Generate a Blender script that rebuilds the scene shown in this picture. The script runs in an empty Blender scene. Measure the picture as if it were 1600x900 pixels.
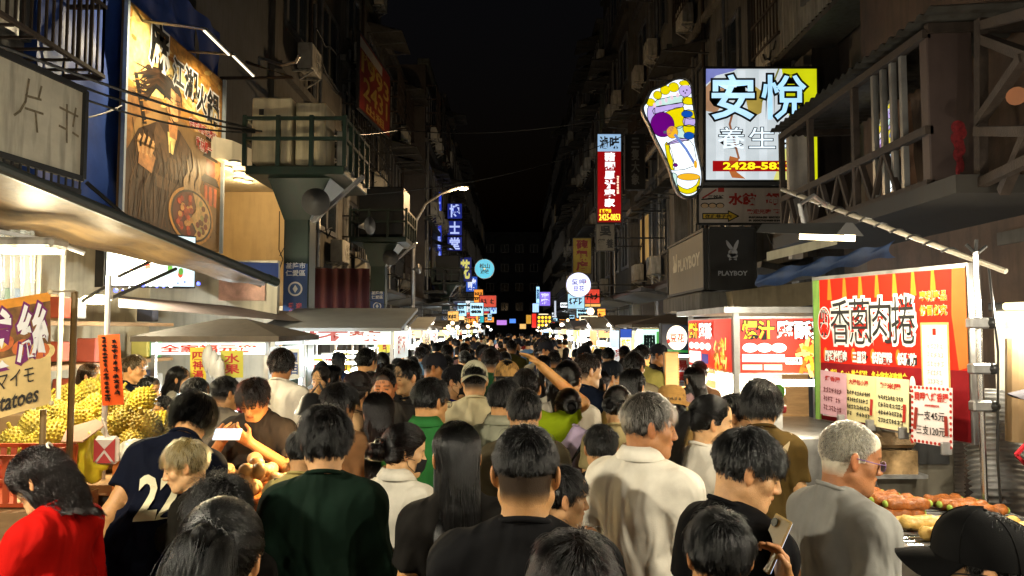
import bpy, math, random
import numpy as np
from mathutils import Vector, Matrix

# ------------------------------------------------------------------ camera, sky, exposure
SC = bpy.context.scene
COL = SC.collection
CAM_Z = 1.9
FPX = 1150.0                              # focal length in photo pixels (1600 wide)
PITCH = math.atan(65 / FPX)
cam = bpy.data.cameras.new('camera')
cam.sensor_width = 36.0
cam.lens = FPX / 1600 * 36.0
cam.clip_start = 0.05
cam.clip_end = 1500
camo = bpy.data.objects.new('camera', cam)
COL.objects.link(camo)
camo.location = (0, 0, CAM_Z)
camo.rotation_euler = (math.pi / 2 + PITCH, 0, 0)
SC.camera = camo

W = bpy.data.worlds.new('World')
SC.world = W
W.use_nodes = True
_n = W.node_tree.nodes
_sky = _n.new('ShaderNodeTexSky')
_sky.sky_type = 'NISHITA'
_sky.sun_disc = False
_sky.sun_elevation = math.radians(-4.0)
_sky.sun_rotation = math.radians(200)
_bg = _n['Background']
_bg.inputs['Strength'].default_value = 0.15
W.node_tree.links.new(_sky.outputs[0], _bg.inputs['Color'])

SC.view_settings.view_transform = 'Standard'
SC.view_settings.look = 'None'
SC.view_settings.gamma = 1
SC.view_settings.exposure = 0.0
SC.cycles.use_denoising = True
SC.cycles.max_bounces = 5
SC.cycles.diffuse_bounces = 3
SC.cycles.glossy_bounces = 3
SC.cycles.transparent_max_bounces = 8
SC.cycles.sample_clamp_indirect = 4.0
SC.cycles.sample_clamp_direct = 0
SC.cycles.caustics_reflective = False
SC.cycles.caustics_refractive = False

random.seed(7)
LAMP_GAIN = 2.1
R = math.radians


def P(px, py, Y):
    """the point at depth Y (metres down the street) seen at photo pixel px, py"""
    u = (px - 800) / FPX
    v = (450 - py) / FPX
    c, s = math.cos(PITCH), math.sin(PITCH)
    dy = c - v * s
    dz = s + v * c
    k = Y / dy
    return Vector((u * k, Y, CAM_Z + dz * k))


# ------------------------------------------------------------------ materials
MATS = {}


def srgb(h):
    h = h.lstrip('#')
    c = [int(h[i:i + 2], 16) / 255 for i in (0, 2, 4)]
    return tuple(x / 12.92 if x <= .04045 else ((x + .055) / 1.055) ** 2.4 for x in c)


def col(c):
    if isinstance(c, str):
        return srgb(c) + (1,)
    if isinstance(c, (int, float)):
        return (c, c, c, 1)
    return tuple(c)[:3] + (1,)


def mat(name, c=.5, rough=.6, metal=0, var=.25, scale=3.0, bump=0, bscale=None, spec=.4, alpha=1, trans=0, stretch=(1, 1, 1), grime=0, use_attr=None, sheen=0, coat=0):
    """a painted / cloth / metal surface: base colour with a noise in it, grime streaks, uneven gloss and fine relief"""
    if name in MATS:
        return MATS[name]
    m = bpy.data.materials.new(name)
    m.use_nodes = True
    nt = m.node_tree
    N, L = nt.nodes, nt.links
    b = N['Principled BSDF']
    tc = N.new('ShaderNodeTexCoord')
    mp = N.new('ShaderNodeMapping')
    mp.inputs['Scale'].default_value = stretch
    L.new(tc.outputs['Object'], mp.inputs['Vector'])
    nz = N.new('ShaderNodeTexNoise')
    nz.inputs['Scale'].default_value = scale
    nz.inputs['Detail'].default_value = 5
    nz.inputs['Roughness'].default_value = .65
    L.new(mp.outputs[0], nz.inputs['Vector'])
    base = N.new('ShaderNodeMix')
    base.data_type = 'RGBA'
    base.blend_type = 'MULTIPLY'
    base.inputs['Factor'].default_value = 1
    if use_attr == 'object':
        oi = N.new('ShaderNodeObjectInfo')
        L.new(oi.outputs['Color'], base.inputs['A'])
    elif use_attr:
        at = N.new('ShaderNodeAttribute')
        at.attribute_name = use_attr
        L.new(at.outputs['Color'], base.inputs['A'])
    else:
        base.inputs['A'].default_value = col(c)
    mr = N.new('ShaderNodeMapRange')
    mr.inputs['From Min'].default_value = .3
    mr.inputs['From Max'].default_value = .7
    mr.inputs['To Min'].default_value = 1 - var
    mr.inputs['To Max'].default_value = 1 + var * .5
    L.new(nz.outputs[0], mr.inputs['Value'])
    L.new(mr.outputs[0], base.inputs['B'])
    out = base.outputs['Result']
    if grime:
        mg = N.new('ShaderNodeMapping')
        mg.inputs['Scale'].default_value = (5, 5, .55)
        L.new(tc.outputs['Object'], mg.inputs['Vector'])
        ng = N.new('ShaderNodeTexNoise')
        ng.inputs['Scale'].default_value = 2.2
        ng.inputs['Detail'].default_value = 6
        L.new(mg.outputs[0], ng.inputs['Vector'])
        rg = N.new('ShaderNodeMapRange')
        rg.inputs['From Min'].default_value = .48
        rg.inputs['From Max'].default_value = .72
        rg.inputs['To Max'].default_value = grime
        L.new(ng.outputs[0], rg.inputs['Value'])
        gm = N.new('ShaderNodeMix')
        gm.data_type = 'RGBA'
        L.new(rg.outputs[0], gm.inputs['Factor'])
        L.new(out, gm.inputs['A'])
        gm.inputs['B'].default_value = (.03, .022, .015, 1)
        out = gm.outputs['Result']
    L.new(out, b.inputs['Base Color'])
    rr = N.new('ShaderNodeMapRange')
    rr.inputs['To Min'].default_value = max(0.02, rough - .12)
    rr.inputs['To Max'].default_value = min(1, rough + .12)
    L.new(nz.outputs[0], rr.inputs['Value'])
    L.new(rr.outputs[0], b.inputs['Roughness'])
    b.inputs['Metallic'].default_value = metal
    b.inputs['Specular IOR Level'].default_value = spec
    b.inputs['Transmission Weight'].default_value = trans
    b.inputs['Alpha'].default_value = alpha
    if sheen:
        b.inputs['Sheen Weight'].default_value = sheen
    if coat:
        b.inputs['Coat Weight'].default_value = coat
        b.inputs['Coat Roughness'].default_value = .2
    if bump:
        n2 = N.new('ShaderNodeTexNoise')
        n2.inputs['Scale'].default_value = bscale or scale * 12
        n2.inputs['Detail'].default_value = 3
        L.new(mp.outputs[0], n2.inputs['Vector'])
        bp = N.new('ShaderNodeBump')
        bp.inputs['Strength'].default_value = min(1, bump)
        bp.inputs['Distance'].default_value = .01
        L.new(n2.outputs[0], bp.inputs['Height'])
        L.new(bp.outputs[0], b.inputs['Normal'])
    MATS[name] = m
    return m


def em(c, s=1.0, var=.06, scale=4.0):
    """something that gives off light: a lamp, tube or backlit print"""
    k = 'lit_%s_%s_%s' % (c, s, var)
    if k in MATS:
        return MATS[k]
    m = bpy.data.materials.new(k)
    m.use_nodes = True
    nt = m.node_tree
    N, L = nt.nodes, nt.links
    b = N['Principled BSDF']
    b.inputs['Base Color'].default_value = tuple(x * .5 for x in col(c)[:3]) + (1,)
    b.inputs['Roughness'].default_value = .35
    b.inputs['Emission Color'].default_value = col(c)
    if var:
        tc = N.new('ShaderNodeTexCoord')
        nz = N.new('ShaderNodeTexNoise')
        nz.inputs['Scale'].default_value = scale
        L.new(tc.outputs['Object'], nz.inputs['Vector'])
        mr = N.new('ShaderNodeMapRange')
        mr.inputs['From Min'].default_value = .25
        mr.inputs['From Max'].default_value = .75
        mr.inputs['To Min'].default_value = s * (1 - var)
        mr.inputs['To Max'].default_value = s * (1 + var)
        L.new(nz.outputs[0], mr.inputs['Value'])
        L.new(mr.outputs[0], b.inputs['Emission Strength'])
    else:
        b.inputs['Emission Strength'].default_value = s
    MATS[k] = m
    return m


# ------------------------------------------------------------------ mesh building
class MB:
    """collects shapes; build() links them as one mesh object"""

    def __init__(self):
        self.v, self.f, self.m, self.mats = [], [], [], []

    def mi(self, m):
        if m is None:
            return 0
        if m not in self.mats:
            self.mats.append(m)
        return self.mats.index(m)

    def add(self, v, f, m=None):
        o = len(self.v)
        self.v += [tuple(p) for p in v]
        self.f += [tuple(i + o for i in q) for q in f]
        self.m += [self.mi(m)] * len(f)
        return self

    def box(self, c, s, m=None, rot=None, bev=0):
        hx, hy, hz = s[0] / 2, s[1] / 2, s[2] / 2
        if bev:
            e = min(bev, hx * .9, hy * .9, hz * .9)
            v, f = [], []
            for sx in (-1, 1):
                for sy in (-1, 1):
                    for sz in (-1, 1):
                        v += [(sx * hx, sy * (hy - e), sz * (hz - e)), (sx * (hx - e), sy * hy, sz * (hz - e)), (sx * (hx - e), sy * (hy - e), sz * hz)]
            idx = lambda a, b_, c_, k: ((a * 2 + b_) * 2 + c_) * 3 + k
            for s_ in (0, 1):
                q = [idx(s_, 0, 0, 0), idx(s_, 1, 0, 0), idx(s_, 1, 1, 0), idx(s_, 0, 1, 0)]
                f.append(q if s_ else q[::-1])
                q = [idx(0, s_, 0, 1), idx(0, s_, 1, 1), idx(1, s_, 1, 1), idx(1, s_, 0, 1)]
                f.append(q if s_ else q[::-1])
                q = [idx(0, 0, s_, 2), idx(1, 0, s_, 2), idx(1, 1, s_, 2), idx(0, 1, s_, 2)]
                f.append(q if s_ else q[::-1])
            for a in (0, 1):
                for c_ in (0, 1):
                    f.append([idx(a, c_, 0, 0), idx(a, c_, 1, 0), idx(a, c_, 1, 1), idx(a, c_, 0, 1)])
                    f.append([idx(a, 0, c_, 0), idx(a, 1, c_, 0), idx(a, 1, c_, 2), idx(a, 0, c_, 2)])
                    f.append([idx(0, a, c_, 1), idx(1, a, c_, 1), idx(1, a, c_, 2), idx(0, a, c_, 2)])
                    for b_ in (0, 1):
                        f.append([idx(a, c_, b_, 0), idx(a, c_, b_, 1), idx(a, c_, b_, 2)])
        else:
            v = [(sx * hx, sy * hy, sz * hz) for sx in (-1, 1) for sy in (-1, 1) for sz in (-1, 1)]
            f = [(0, 1, 3, 2), (4, 6, 7, 5), (0, 4, 5, 1), (2, 3, 7, 6), (0, 2, 6, 4), (1, 5, 7, 3)]
        c = Vector(c)
        if rot is not None:
            if not isinstance(rot, Matrix):
                rot = Matrix.Rotation(rot, 3, 'Z')
            v = [c + rot @ Vector(p) for p in v]
        else:
            v = [c + Vector(p) for p in v]
        return self.add(v, f, m)

    def beam(self, a, b, w, h, m=None, up=(0, 0, 1)):
        """a rectangular bar from a to b"""
        a, b = Vector(a), Vector(b)
        d = (b - a).normalized()
        u = d.cross(Vector(up))
        if u.length < 1e-4:
            u = d.cross(Vector((1, 0, 0)))
        u.normalize()
        t = u.cross(d)
        v = [p + u * (sx * w / 2) + t * (sy * h / 2) for p in (a, b) for sx, sy in ((-1, -1), (1, -1), (1, 1), (-1, 1))]
        return self.add(v, [(0, 3, 2, 1), (4, 5, 6, 7), (0, 1, 5, 4), (1, 2, 6, 5), (2, 3, 7, 6), (3, 0, 4, 7)], m)

    def tube(self, pts, r, n=8, m=None, cap=True):
        pts = [Vector(p) for p in pts]
        rs = r if isinstance(r, (list, tuple)) else [r] * len(pts)
        v, f = [], []
        d0 = (pts[1] - pts[0]).normalized()
        u = d0.cross(Vector((0, 0, 1)))
        if u.length < .05:
            u = d0.cross(Vector((1, 0, 0)))
        u.normalize()
        for i, p in enumerate(pts):
            d = (pts[min(i + 1, len(pts) - 1)] - pts[max(i - 1, 0)]).normalized()
            u = (u - d * u.dot(d)).normalized()
            w = d.cross(u)
            v += [p + (u * math.cos(2 * math.pi * k / n) + w * math.sin(2 * math.pi * k / n)) * rs[i] for k in range(n)]
        for i in range(len(pts) - 1):
            for k in range(n):
                f.append((i * n + k, i * n + (k + 1) % n, (i + 1) * n + (k + 1) % n, (i + 1) * n + k))
        if cap:
            f.append(tuple(range(n))[::-1])
            f.append(tuple(range((len(pts) - 1) * n, len(pts) * n)))
        return self.add(v, f, m)

    def quad(self, a, b, c, d, m=None):
        return self.add([a, b, c, d], [(0, 1, 2, 3)], m)

    def slab(self, corners, t, m=None, n=None):
        """a plate: polygon corners thickened by t along its normal"""
        cs = [Vector(c) for c in corners]
        nn = Vector(n) if n is not None else (cs[1] - cs[0]).cross(cs[-1] - cs[0]).normalized()
        k = len(cs)
        v = cs + [c + nn * t for c in cs]
        f = [tuple(range(k))[::-1], tuple(range(k, 2 * k))] + [(i, (i + 1) % k, k + (i + 1) % k, k + i) for i in range(k)]
        return self.add(v, f, m)

    def ball(self, c, r, nu=12, nv=8, m=None, fn=None):
        c = Vector(c)
        rr = r if isinstance(r, (tuple, list)) else (r, r, r)
        v, f = [], []
        for j in range(nv + 1):
            th = math.pi * j / nv
            for i in range(nu):
                ph = 2 * math.pi * i / nu
                d = Vector((math.sin(th) * math.cos(ph), math.sin(th) * math.sin(ph), math.cos(th)))
                k = fn(d) if fn else 1
                v.append(c + Vector((d.x * rr[0], d.y * rr[1], d.z * rr[2])) * k)
        for j in range(nv):
            for i in range(nu):
                f.append((j * nu + i, (j + 1) * nu + i, (j + 1) * nu + (i + 1) % nu, j * nu + (i + 1) % nu))
        return self.add(v, f, m)

    def sheet(self, fn, nu, nv, m=None):
        """a cloth or plate surface from fn(u, v) -> point"""
        v = [fn(i / nu, j / nv) for j in range(nv + 1) for i in range(nu + 1)]
        f = [(j * (nu + 1) + i, j * (nu + 1) + i + 1, (j + 1) * (nu + 1) + i + 1, (j + 1) * (nu + 1) + i) for j in range(nv) for i in range(nu)]
        return self.add(v, f, m)

    def build(self, name, m=None, parent=None, smooth=False):
        me = bpy.data.meshes.new(name)
        me.from_pydata([tuple(p) for p in self.v], [], self.f)
        mats = self.mats if self.mats else [m]
        for x in mats:
            me.materials.append(x)
        if len(mats) > 1:
            me.polygons.foreach_set('material_index', self.m)
        if smooth:
            me.polygons.foreach_set('use_smooth', [True] * len(me.polygons))
        me.update()
        return link(name, me, parent)


def link(name, data, parent=None):
    o = bpy.data.objects.new(name, data)
    COL.objects.link(o)
    if parent:
        o.parent = parent
    return o


def tag(o, label=None, cat=None, group=None, kind=None):
    if label:
        o['label'] = label
    if cat:
        o['category'] = cat
    if group:
        o['group'] = group
    if kind:
        o['kind'] = kind
    return o


def thing(name, label, cat, group=None, loc=(0, 0, 0), rz=0):
    o = link(name, None)
    o.location = loc
    o.rotation_euler = (0, 0, rz)
    o.empty_display_size = .1
    return tag(o, label, cat, group)


def copy_tree(o, parent=None):
    c = o.copy()
    COL.objects.link(c)
    c.parent = parent
    for ch in o.children:
        copy_tree(ch, c)
    return c


def lamp(parent, loc, power, c=(1, .8, .5), size=.06, kind='POINT', aim=None, spot=None):
    """the light a lit lamp gives off, a child of that lamp"""
    li = bpy.data.lights.new('lamp_light', kind)
    li.energy = power * LAMP_GAIN
    li.color = c
    if kind == 'AREA':
        li.shape = 'RECTANGLE'
        li.size = size[0]
        li.size_y = size[1]
    else:
        li.shadow_soft_size = size
    if kind == 'SPOT':
        li.spot_size = spot or R(100)
        li.spot_blend = .6
    o = bpy.data.objects.new('lamp_light', li)
    COL.objects.link(o)
    o.parent = parent
    o.location = loc
    if aim is not None:
        o.rotation_euler = Vector(aim).to_track_quat('-Z', 'Y').to_euler()
    return o


# ------------------------------------------------------------------ lettering and prints
_glyphs = {}


def glyphs(s, bold=0.0, shear=0.0):
    k = (s, bold, shear)
    if k not in _glyphs:
        c = bpy.data.curves.new('lettering', 'FONT')
        c.body = s
        c.offset = bold
        c.shear = shear
        c.resolution_u = 2
        o = bpy.data.objects.new('lettering', c)
        me = o.to_mesh()
        v = [tuple(p.co[:2]) for p in me.vertices]
        f = [tuple(p.vertices) for p in me.polygons]
        o.to_mesh_clear()
        bpy.data.objects.remove(o)
        bpy.data.curves.remove(c)
        _glyphs[k] = (v, f)
    return _glyphs[k]


class Face:
    """a flat printed face: origin at its lower left corner, u to the right, w up, both unit; size W x H"""

    def __init__(self, bl, br, tl):
        bl, br, tl = Vector(bl), Vector(br), Vector(tl)
        self.o = bl
        self.W = (br - bl).length
        self.H = (tl - bl).length
        self.u = (br - bl) / self.W
        self.w = (tl - bl) / self.H
        self.n = self.u.cross(self.w).normalized()
        self.mb = MB()

    def pt(self, a, b, off=0):
        return self.o + self.u * (a * self.W) + self.w * (b * self.H) + self.n * off

    def rect(self, a0, b0, a1, b1, m, off=.002):
        self.mb.quad(self.pt(a0, b0, off), self.pt(a1, b0, off), self.pt(a1, b1, off), self.pt(a0, b1, off), m)
        return self

    def poly(self, pts, m, off=.004):
        self.mb.add([self.pt(a, b, off) for a, b in pts], [tuple(range(len(pts)))], m)
        return self

    def disc(self, a, b, ra, rb, m, off=.004, n=20, rot=0):
        c, s = math.cos(rot), math.sin(rot)
        q = []
        for k in range(n):
            x, y = ra * math.cos(2 * math.pi * k / n), rb * math.sin(2 * math.pi * k / n)
            q.append((a + (x * c - y * s), b + (x * s + y * c)))
        return self.poly(q, m, off)

    def line(self, pts, w, m, off=.005):
        """a stroke of metre width w through face points"""
        P3 = [self.pt(a, b, off) for a, b in pts]
        for p, q in zip(P3, P3[1:]):
            d = (q - p)
            if d.length < 1e-6:
                continue
            d.normalize()
            s = self.n.cross(d) * (w / 2)
            e = d * (w * .3)
            self.mb.quad(p - s - e, q - s + e, q + s + e, p + s - e, m)
        return self

    def text(self, s, a0, b0, a1, b1, m, off=.006, bold=.02, out=None, ow=.05, vert=False, shear=0, rot=0):
        """fit the string in the box; out is an outline material of width ow"""
        if vert:
            k = len(s)
            for i, ch in enumerate(s):
                t1 = b1 - (b1 - b0) * i / k
                t0 = b1 - (b1 - b0) * (i + .94) / k
                self.text(ch, a0, t0, a1, t1, m, off, bold, out, ow)
            return self
        v, f = glyphs(s, bold, shear)
        if not v:
            return self
        xs = [p[0] for p in v]
        ys = [p[1] for p in v]
        x0, x1, y0, y1 = min(xs), max(xs), min(ys), max(ys)
        if all(ord(ch) > 0x2e80 for ch in s):
            y0, y1 = min(y0, -.06), max(y1, .86)
        sx = (a1 - a0) / max(x1 - x0, .05)
        sy = (b1 - b0) / max(y1 - y0, .05)
        cr, sr = math.cos(rot), math.sin(rot)
        ca, cb = (a0 + a1) / 2, (b0 + b1) / 2

        def put(v, f, m, off):
            w = []
            for p in v:
                a = a0 + (p[0] - x0) * sx
                b = b0 + (p[1] - y0) * sy
                if rot:
                    dx, dy = (a - ca) * self.W, (b - cb) * self.H
                    a = ca + (dx * cr - dy * sr) / self.W
                    b = cb + (dx * sr + dy * cr) / self.H
                w.append(self.pt(a, b, off))
            self.mb.add(w, f, m)
        if out is not None:
            v2, f2 = glyphs(s, bold + ow, shear)
            put(v2, f2, out, off - .0025)
        put(v, f, m, off)
        return self

    def scribble(self, a0, b0, a1, b1, rows, m, off=.005, w=.006, seed=1, vert=False):
        """rows of small writing too fine to read"""
        rg = random.Random(seed)
        for r in range(rows):
            if vert:
                x = a0 + (a1 - a0) * (r + .5) / rows
                y = b1
                while y > b0 + .03:
                    h = rg.uniform(.4, 1) * (a1 - a0) / rows * .55 * self.W / self.H
                    for k in range(3):
                        yy = y - h * k / 3
                        dx = (a1 - a0) / rows * rg.uniform(.2, .42)
                        self.line([(x - dx, yy), (x + dx * rg.uniform(.4, 1), yy - h * rg.uniform(-.1, .2))], w, m, off)
                    self.line([(x, y + h * .2), (x + rg.uniform(-.2, .2) * (a1 - a0) / rows, y - h)], w, m, off)
                    y -= h * 1.6
            else:
                y = b1 - (b1 - b0) * (r + .5) / rows
                h = (b1 - b0) / rows * .55
                x = a0
                while x < a1 - h * self.H / self.W * .4:
                    cw = h * self.H / self.W * rg.uniform(.55, .9)
                    if rg.random() > .08:
                        self.line([(x, y + h * rg.uniform(0, .5)), (x + cw * .8, y + h * rg.uniform(0, .5))], w, m, off)
                        self.line([(x, y - h * rg.uniform(0, .5)), (x + cw * .8, y - h * rg.uniform(0, .5))], w, m, off)
                        self.line([(x + cw * rg.uniform(.2, .7), y + h * .5), (x + cw * rg.uniform(.1, .8), y - h * .5)], w, m, off)
                    x += cw * 1.15
        return self

    def build(self, name, parent):
        return self.mb.build(name, None, parent)

# ------------------------------------------------------------------ smooth solid modelling for people
def axis(lo, hi, c, fines=()):
    pts = [lo]
    x = lo
    while x < hi:
        st = c
        for a, b, f in fines:
            if a - 1e-6 <= x < b:
                st = min(st, f)
            elif x < a < x + st:
                st = max(a - x, f)
        x += st
        pts.append(x)
    return np.array(pts, np.float32)


class Field:
    def __init__(self, X, Y, Z):
        self.A = (X, Y, Z)
        self.D = np.full((len(X), len(Y), len(Z)), .5, np.float32)

    def sl(self, lo, hi):
        return tuple(slice(max(0, int(np.searchsorted(A, l)) - 1), int(np.searchsorted(A, h)) + 1) for A, l, h in zip(self.A, lo, hi))

    def pts(self, s, T=None):
        x = self.A[0][s[0]][:, None, None]
        y = self.A[1][s[1]][None, :, None]
        z = self.A[2][s[2]][None, None, :]
        if T is None:
            return x, y, z
        o, M = T
        x, y, z = x - o[0], y - o[1], z - o[2]
        return (M[0][0] * x + M[1][0] * y + M[2][0] * z, M[0][1] * x + M[1][1] * y + M[2][1] * z, M[0][2] * x + M[1][2] * y + M[2][2] * z)

    def box(self, pts, rad, T):
        if T is not None:
            o, M = T
            pts = [[o[i] + sum(M[i][j] * p[j] for j in range(3)) for i in range(3)] for p in pts]
        lo = [min(p[i] for p in pts) - rad for i in range(3)]
        hi = [max(p[i] for p in pts) + rad for i in range(3)]
        return self.sl(lo, hi)

    def put(self, s, d, k, cut=False):
        D = self.D[s]
        if D.size == 0:
            return
        if cut:
            d = -d
            if k:
                h = np.maximum(k - np.abs(D - d), 0) / k
                self.D[s] = np.maximum(D, d) + h * h * k * .25
            else:
                self.D[s] = np.maximum(D, d)
        else:
            h = np.maximum(k - np.abs(D - d), 0) / k if k else 0
            self.D[s] = np.minimum(D, d) - h * h * k * .25

    def cone(self, a, b, ra, rb=None, k=.02, sq=(1, 1, 1), T=None, cut=False, grow=0, pad=0, flat=False):
        """tapered limb from a to b"""
        rb = ra if rb is None else rb
        s = self.box([a, b], max(ra, rb) * max(sq) + grow + k + .03 + pad, T)
        x, y, z = self.pts(s, T)
        ax, ay, az = [a[i] / sq[i] for i in range(3)]
        dx, dy, dz = [b[i] / sq[i] - a[i] / sq[i] for i in range(3)]
        l2 = max(dx * dx + dy * dy + dz * dz, 1e-9)
        x, y, z = x / sq[0] - ax, y / sq[1] - ay, z / sq[2] - az
        t0 = (x * dx + y * dy + z * dz) / l2
        t = np.clip(t0, 0, 1)
        d = (np.sqrt((x - t * dx) ** 2 + (y - t * dy) ** 2 + (z - t * dz) ** 2) - (ra + (rb - ra) * t)) * min(sq) - grow
        if flat:
            d = np.maximum(d, (t0 - 1) * math.sqrt(l2))
        self.put(s, d.astype(np.float32), k, cut)

    def ell(self, c, r, k=.02, T=None, cut=False, M=None):
        s = self.box([c], max(r) + k + .03, T)
        x, y, z = self.pts(s, T)
        x, y, z = x - c[0], y - c[1], z - c[2]
        if M is not None:
            x, y, z = (M[0][0] * x + M[1][0] * y + M[2][0] * z, M[0][1] * x + M[1][1] * y + M[2][1] * z, M[0][2] * x + M[1][2] * y + M[2][2] * z)
        q = np.sqrt((x / r[0]) ** 2 + (y / r[1]) ** 2 + (z / r[2]) ** 2)
        g = np.sqrt((x / r[0] ** 2) ** 2 + (y / r[1] ** 2) ** 2 + (z / r[2] ** 2) ** 2) + 1e-6
        self.put(s, (q * (q - 1) / g).astype(np.float32), k, cut)


def nets(D, X, Y, Z):
    """the zero surface of D as quads"""
    S = D < 0
    n = np.zeros(tuple(k - 1 for k in S.shape), np.uint8)
    cn = [(i, j, k) for i in (0, 1) for j in (0, 1) for k in (0, 1)]
    for i, j, k in cn:
        n += S[i:S.shape[0] - 1 + i, j:S.shape[1] - 1 + j, k:S.shape[2] - 1 + k]
    I = np.argwhere((n > 0) & (n < 8))
    if len(I) == 0:
        return np.zeros((0, 3)), np.zeros((0, 4), int)
    val = np.stack([D[I[:, 0] + i, I[:, 1] + j, I[:, 2] + k] for i, j, k in cn])
    pos = np.stack([np.stack([X[I[:, 0] + i], Y[I[:, 1] + j], Z[I[:, 2] + k]], 1) for i, j, k in cn])
    acc = np.zeros((len(I), 3))
    cnt = np.zeros(len(I))
    for a in range(8):
        for b in range(a + 1, 8):
            if sum(abs(cn[a][q] - cn[b][q]) for q in range(3)) != 1:
                continue
            va, vb = val[a], val[b]
            m = (va < 0) != (vb < 0)
            t = np.where(m, va / np.where(m, va - vb, 1), 0)[:, None]
            acc += np.where(m[:, None], pos[a] + (pos[b] - pos[a]) * t, 0)
            cnt += m
    V = acc / cnt[:, None]
    ids = np.full(n.shape, -1, np.int32)
    ids[I[:, 0], I[:, 1], I[:, 2]] = np.arange(len(I))
    F = []
    for ax in range(3):
        o1, o2 = (ax + 1) % 3, (ax + 2) % 3
        A = np.moveaxis(S, (ax, o1, o2), (0, 1, 2))
        G = np.moveaxis(ids, (ax, o1, o2), (0, 1, 2))
        a, b = A[:-1, 1:-1, 1:-1], A[1:, 1:-1, 1:-1]
        E = np.argwhere(a != b)
        fl = a[E[:, 0], E[:, 1], E[:, 2]]
        i, j, k = E[:, 0], E[:, 1], E[:, 2]
        q = np.stack([G[i, j, k], G[i, j + 1, k], G[i, j + 1, k + 1], G[i, j, k + 1]], 1)
        q[~fl] = q[~fl][:, ::-1]
        F.append(q)
    F = np.concatenate(F)
    return V, F[(F >= 0).all(1)]


def np_mesh(name, V, F, m, colors=None):
    me = bpy.data.meshes.new(name)
    me.vertices.add(len(V))
    me.vertices.foreach_set('co', np.ascontiguousarray(V, np.float32).ravel())
    me.loops.add(F.size)
    me.loops.foreach_set('vertex_index', np.ascontiguousarray(F, np.int32).ravel())
    me.polygons.add(len(F))
    me.polygons.foreach_set('loop_start', np.arange(0, F.size, F.shape[1], dtype=np.int32))
    me.polygons.foreach_set('use_smooth', np.ones(len(F), bool))
    me.materials.append(m)
    if colors is not None:
        at = me.color_attributes.new('tone', 'FLOAT_COLOR', 'POINT')
        at.data.foreach_set('color', np.concatenate([colors, np.ones((len(V), 1))], 1).astype(np.float32).ravel())
    me.update(calc_edges=True)
    me.validate()
    return me


def wob(x, y, z, seed, wl, n=5, st=(1, 1, 1)):
    """soft pseudo-noise"""
    rg = np.random.RandomState(seed)
    d = 0
    for i in range(n):
        k = rg.normal(size=3)
        k *= 2 * math.pi / wl * rg.uniform(.6, 1.5) / np.linalg.norm(k)
        d = d + np.sin(k[0] * st[0] * x + k[1] * st[1] * y + k[2] * st[2] * z + rg.uniform(0, 6.28) + 1.3 * np.sin(x * 9 * rg.uniform(.5, 1.5) + z * 7 + i))
    return d / n


# ------------------------------------------------------------------ hair
SCALP_C = np.array((0, -.012, .025))
SCALP_R = np.array((.074, .093, .092))
TORSO_C = np.array((0, -.02, -.39))
TORSO_R = np.array((.21, .125, .22))
CROWN = np.array((.012, -.055, .10))


def hairline(y, low=-.082):
    return np.interp(y, [-.12, -.035, -.018, .028, .034, .062, .092], [low, low + .008, -.012, -.004, .026, .044, .068])


HAIR_MATS = {}


def hair_mat(c, strand):
    k = (c, strand)
    if k in HAIR_MATS:
        return HAIR_MATS[k]
    base = srgb(c)
    if strand:
        m = bpy.data.materials.new('hair_strand_' + c)
        m.use_nodes = True
        nt = m.node_tree
        for n in list(nt.nodes):
            if n.type == 'BSDF_PRINCIPLED':
                nt.nodes.remove(n)
        h = nt.nodes.new('ShaderNodeBsdfHairPrincipled')
        if sum(base) < .06:
            h.parametrization = 'MELANIN'
            h.inputs['Melanin'].default_value = 1.0 - min(.10, max(0, sum(base) - .012) * 2.0)
            h.inputs['Melanin Redness'].default_value = .3
        else:
            h.parametrization = 'COLOR'
            h.inputs['Color'].default_value = base + (1,)
        h.inputs['Roughness'].default_value = .17
        h.inputs['Radial Roughness'].default_value = .45
        h.inputs['Random Roughness'].default_value = .3
        nt.links.new(h.outputs[0], [n for n in nt.nodes if n.type == 'OUTPUT_MATERIAL'][0].inputs[0])
    else:
        m = mat('hair_' + c, tuple(x * .35 for x in base), .55, var=.5, scale=40, bump=.6, bscale=140, stretch=(1, 1, .12), spec=.12)
    HAIR_MATS[k] = m
    return m


def scalp_roots(n, rg, low, ztop=None):
    out = []
    c = 0
    while c < n:
        d = rg.normal(size=(n * 3, 3))
        d /= np.linalg.norm(d, axis=1)[:, None]
        p = SCALP_C + d * SCALP_R
        ok = p[:, 2] > hairline(p[:, 1], low) + rg.uniform(0, .006, len(p))
        out.append(p[ok])
        c += ok.sum()
    p = np.concatenate(out)[:n]
    nn = (p - SCALP_C) / SCALP_R ** 2
    return p, nn / np.linalg.norm(nn, axis=1)[:, None]


def nrm(v):
    return v / (np.linalg.norm(v, axis=1)[:, None] + 1e-9)


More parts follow.
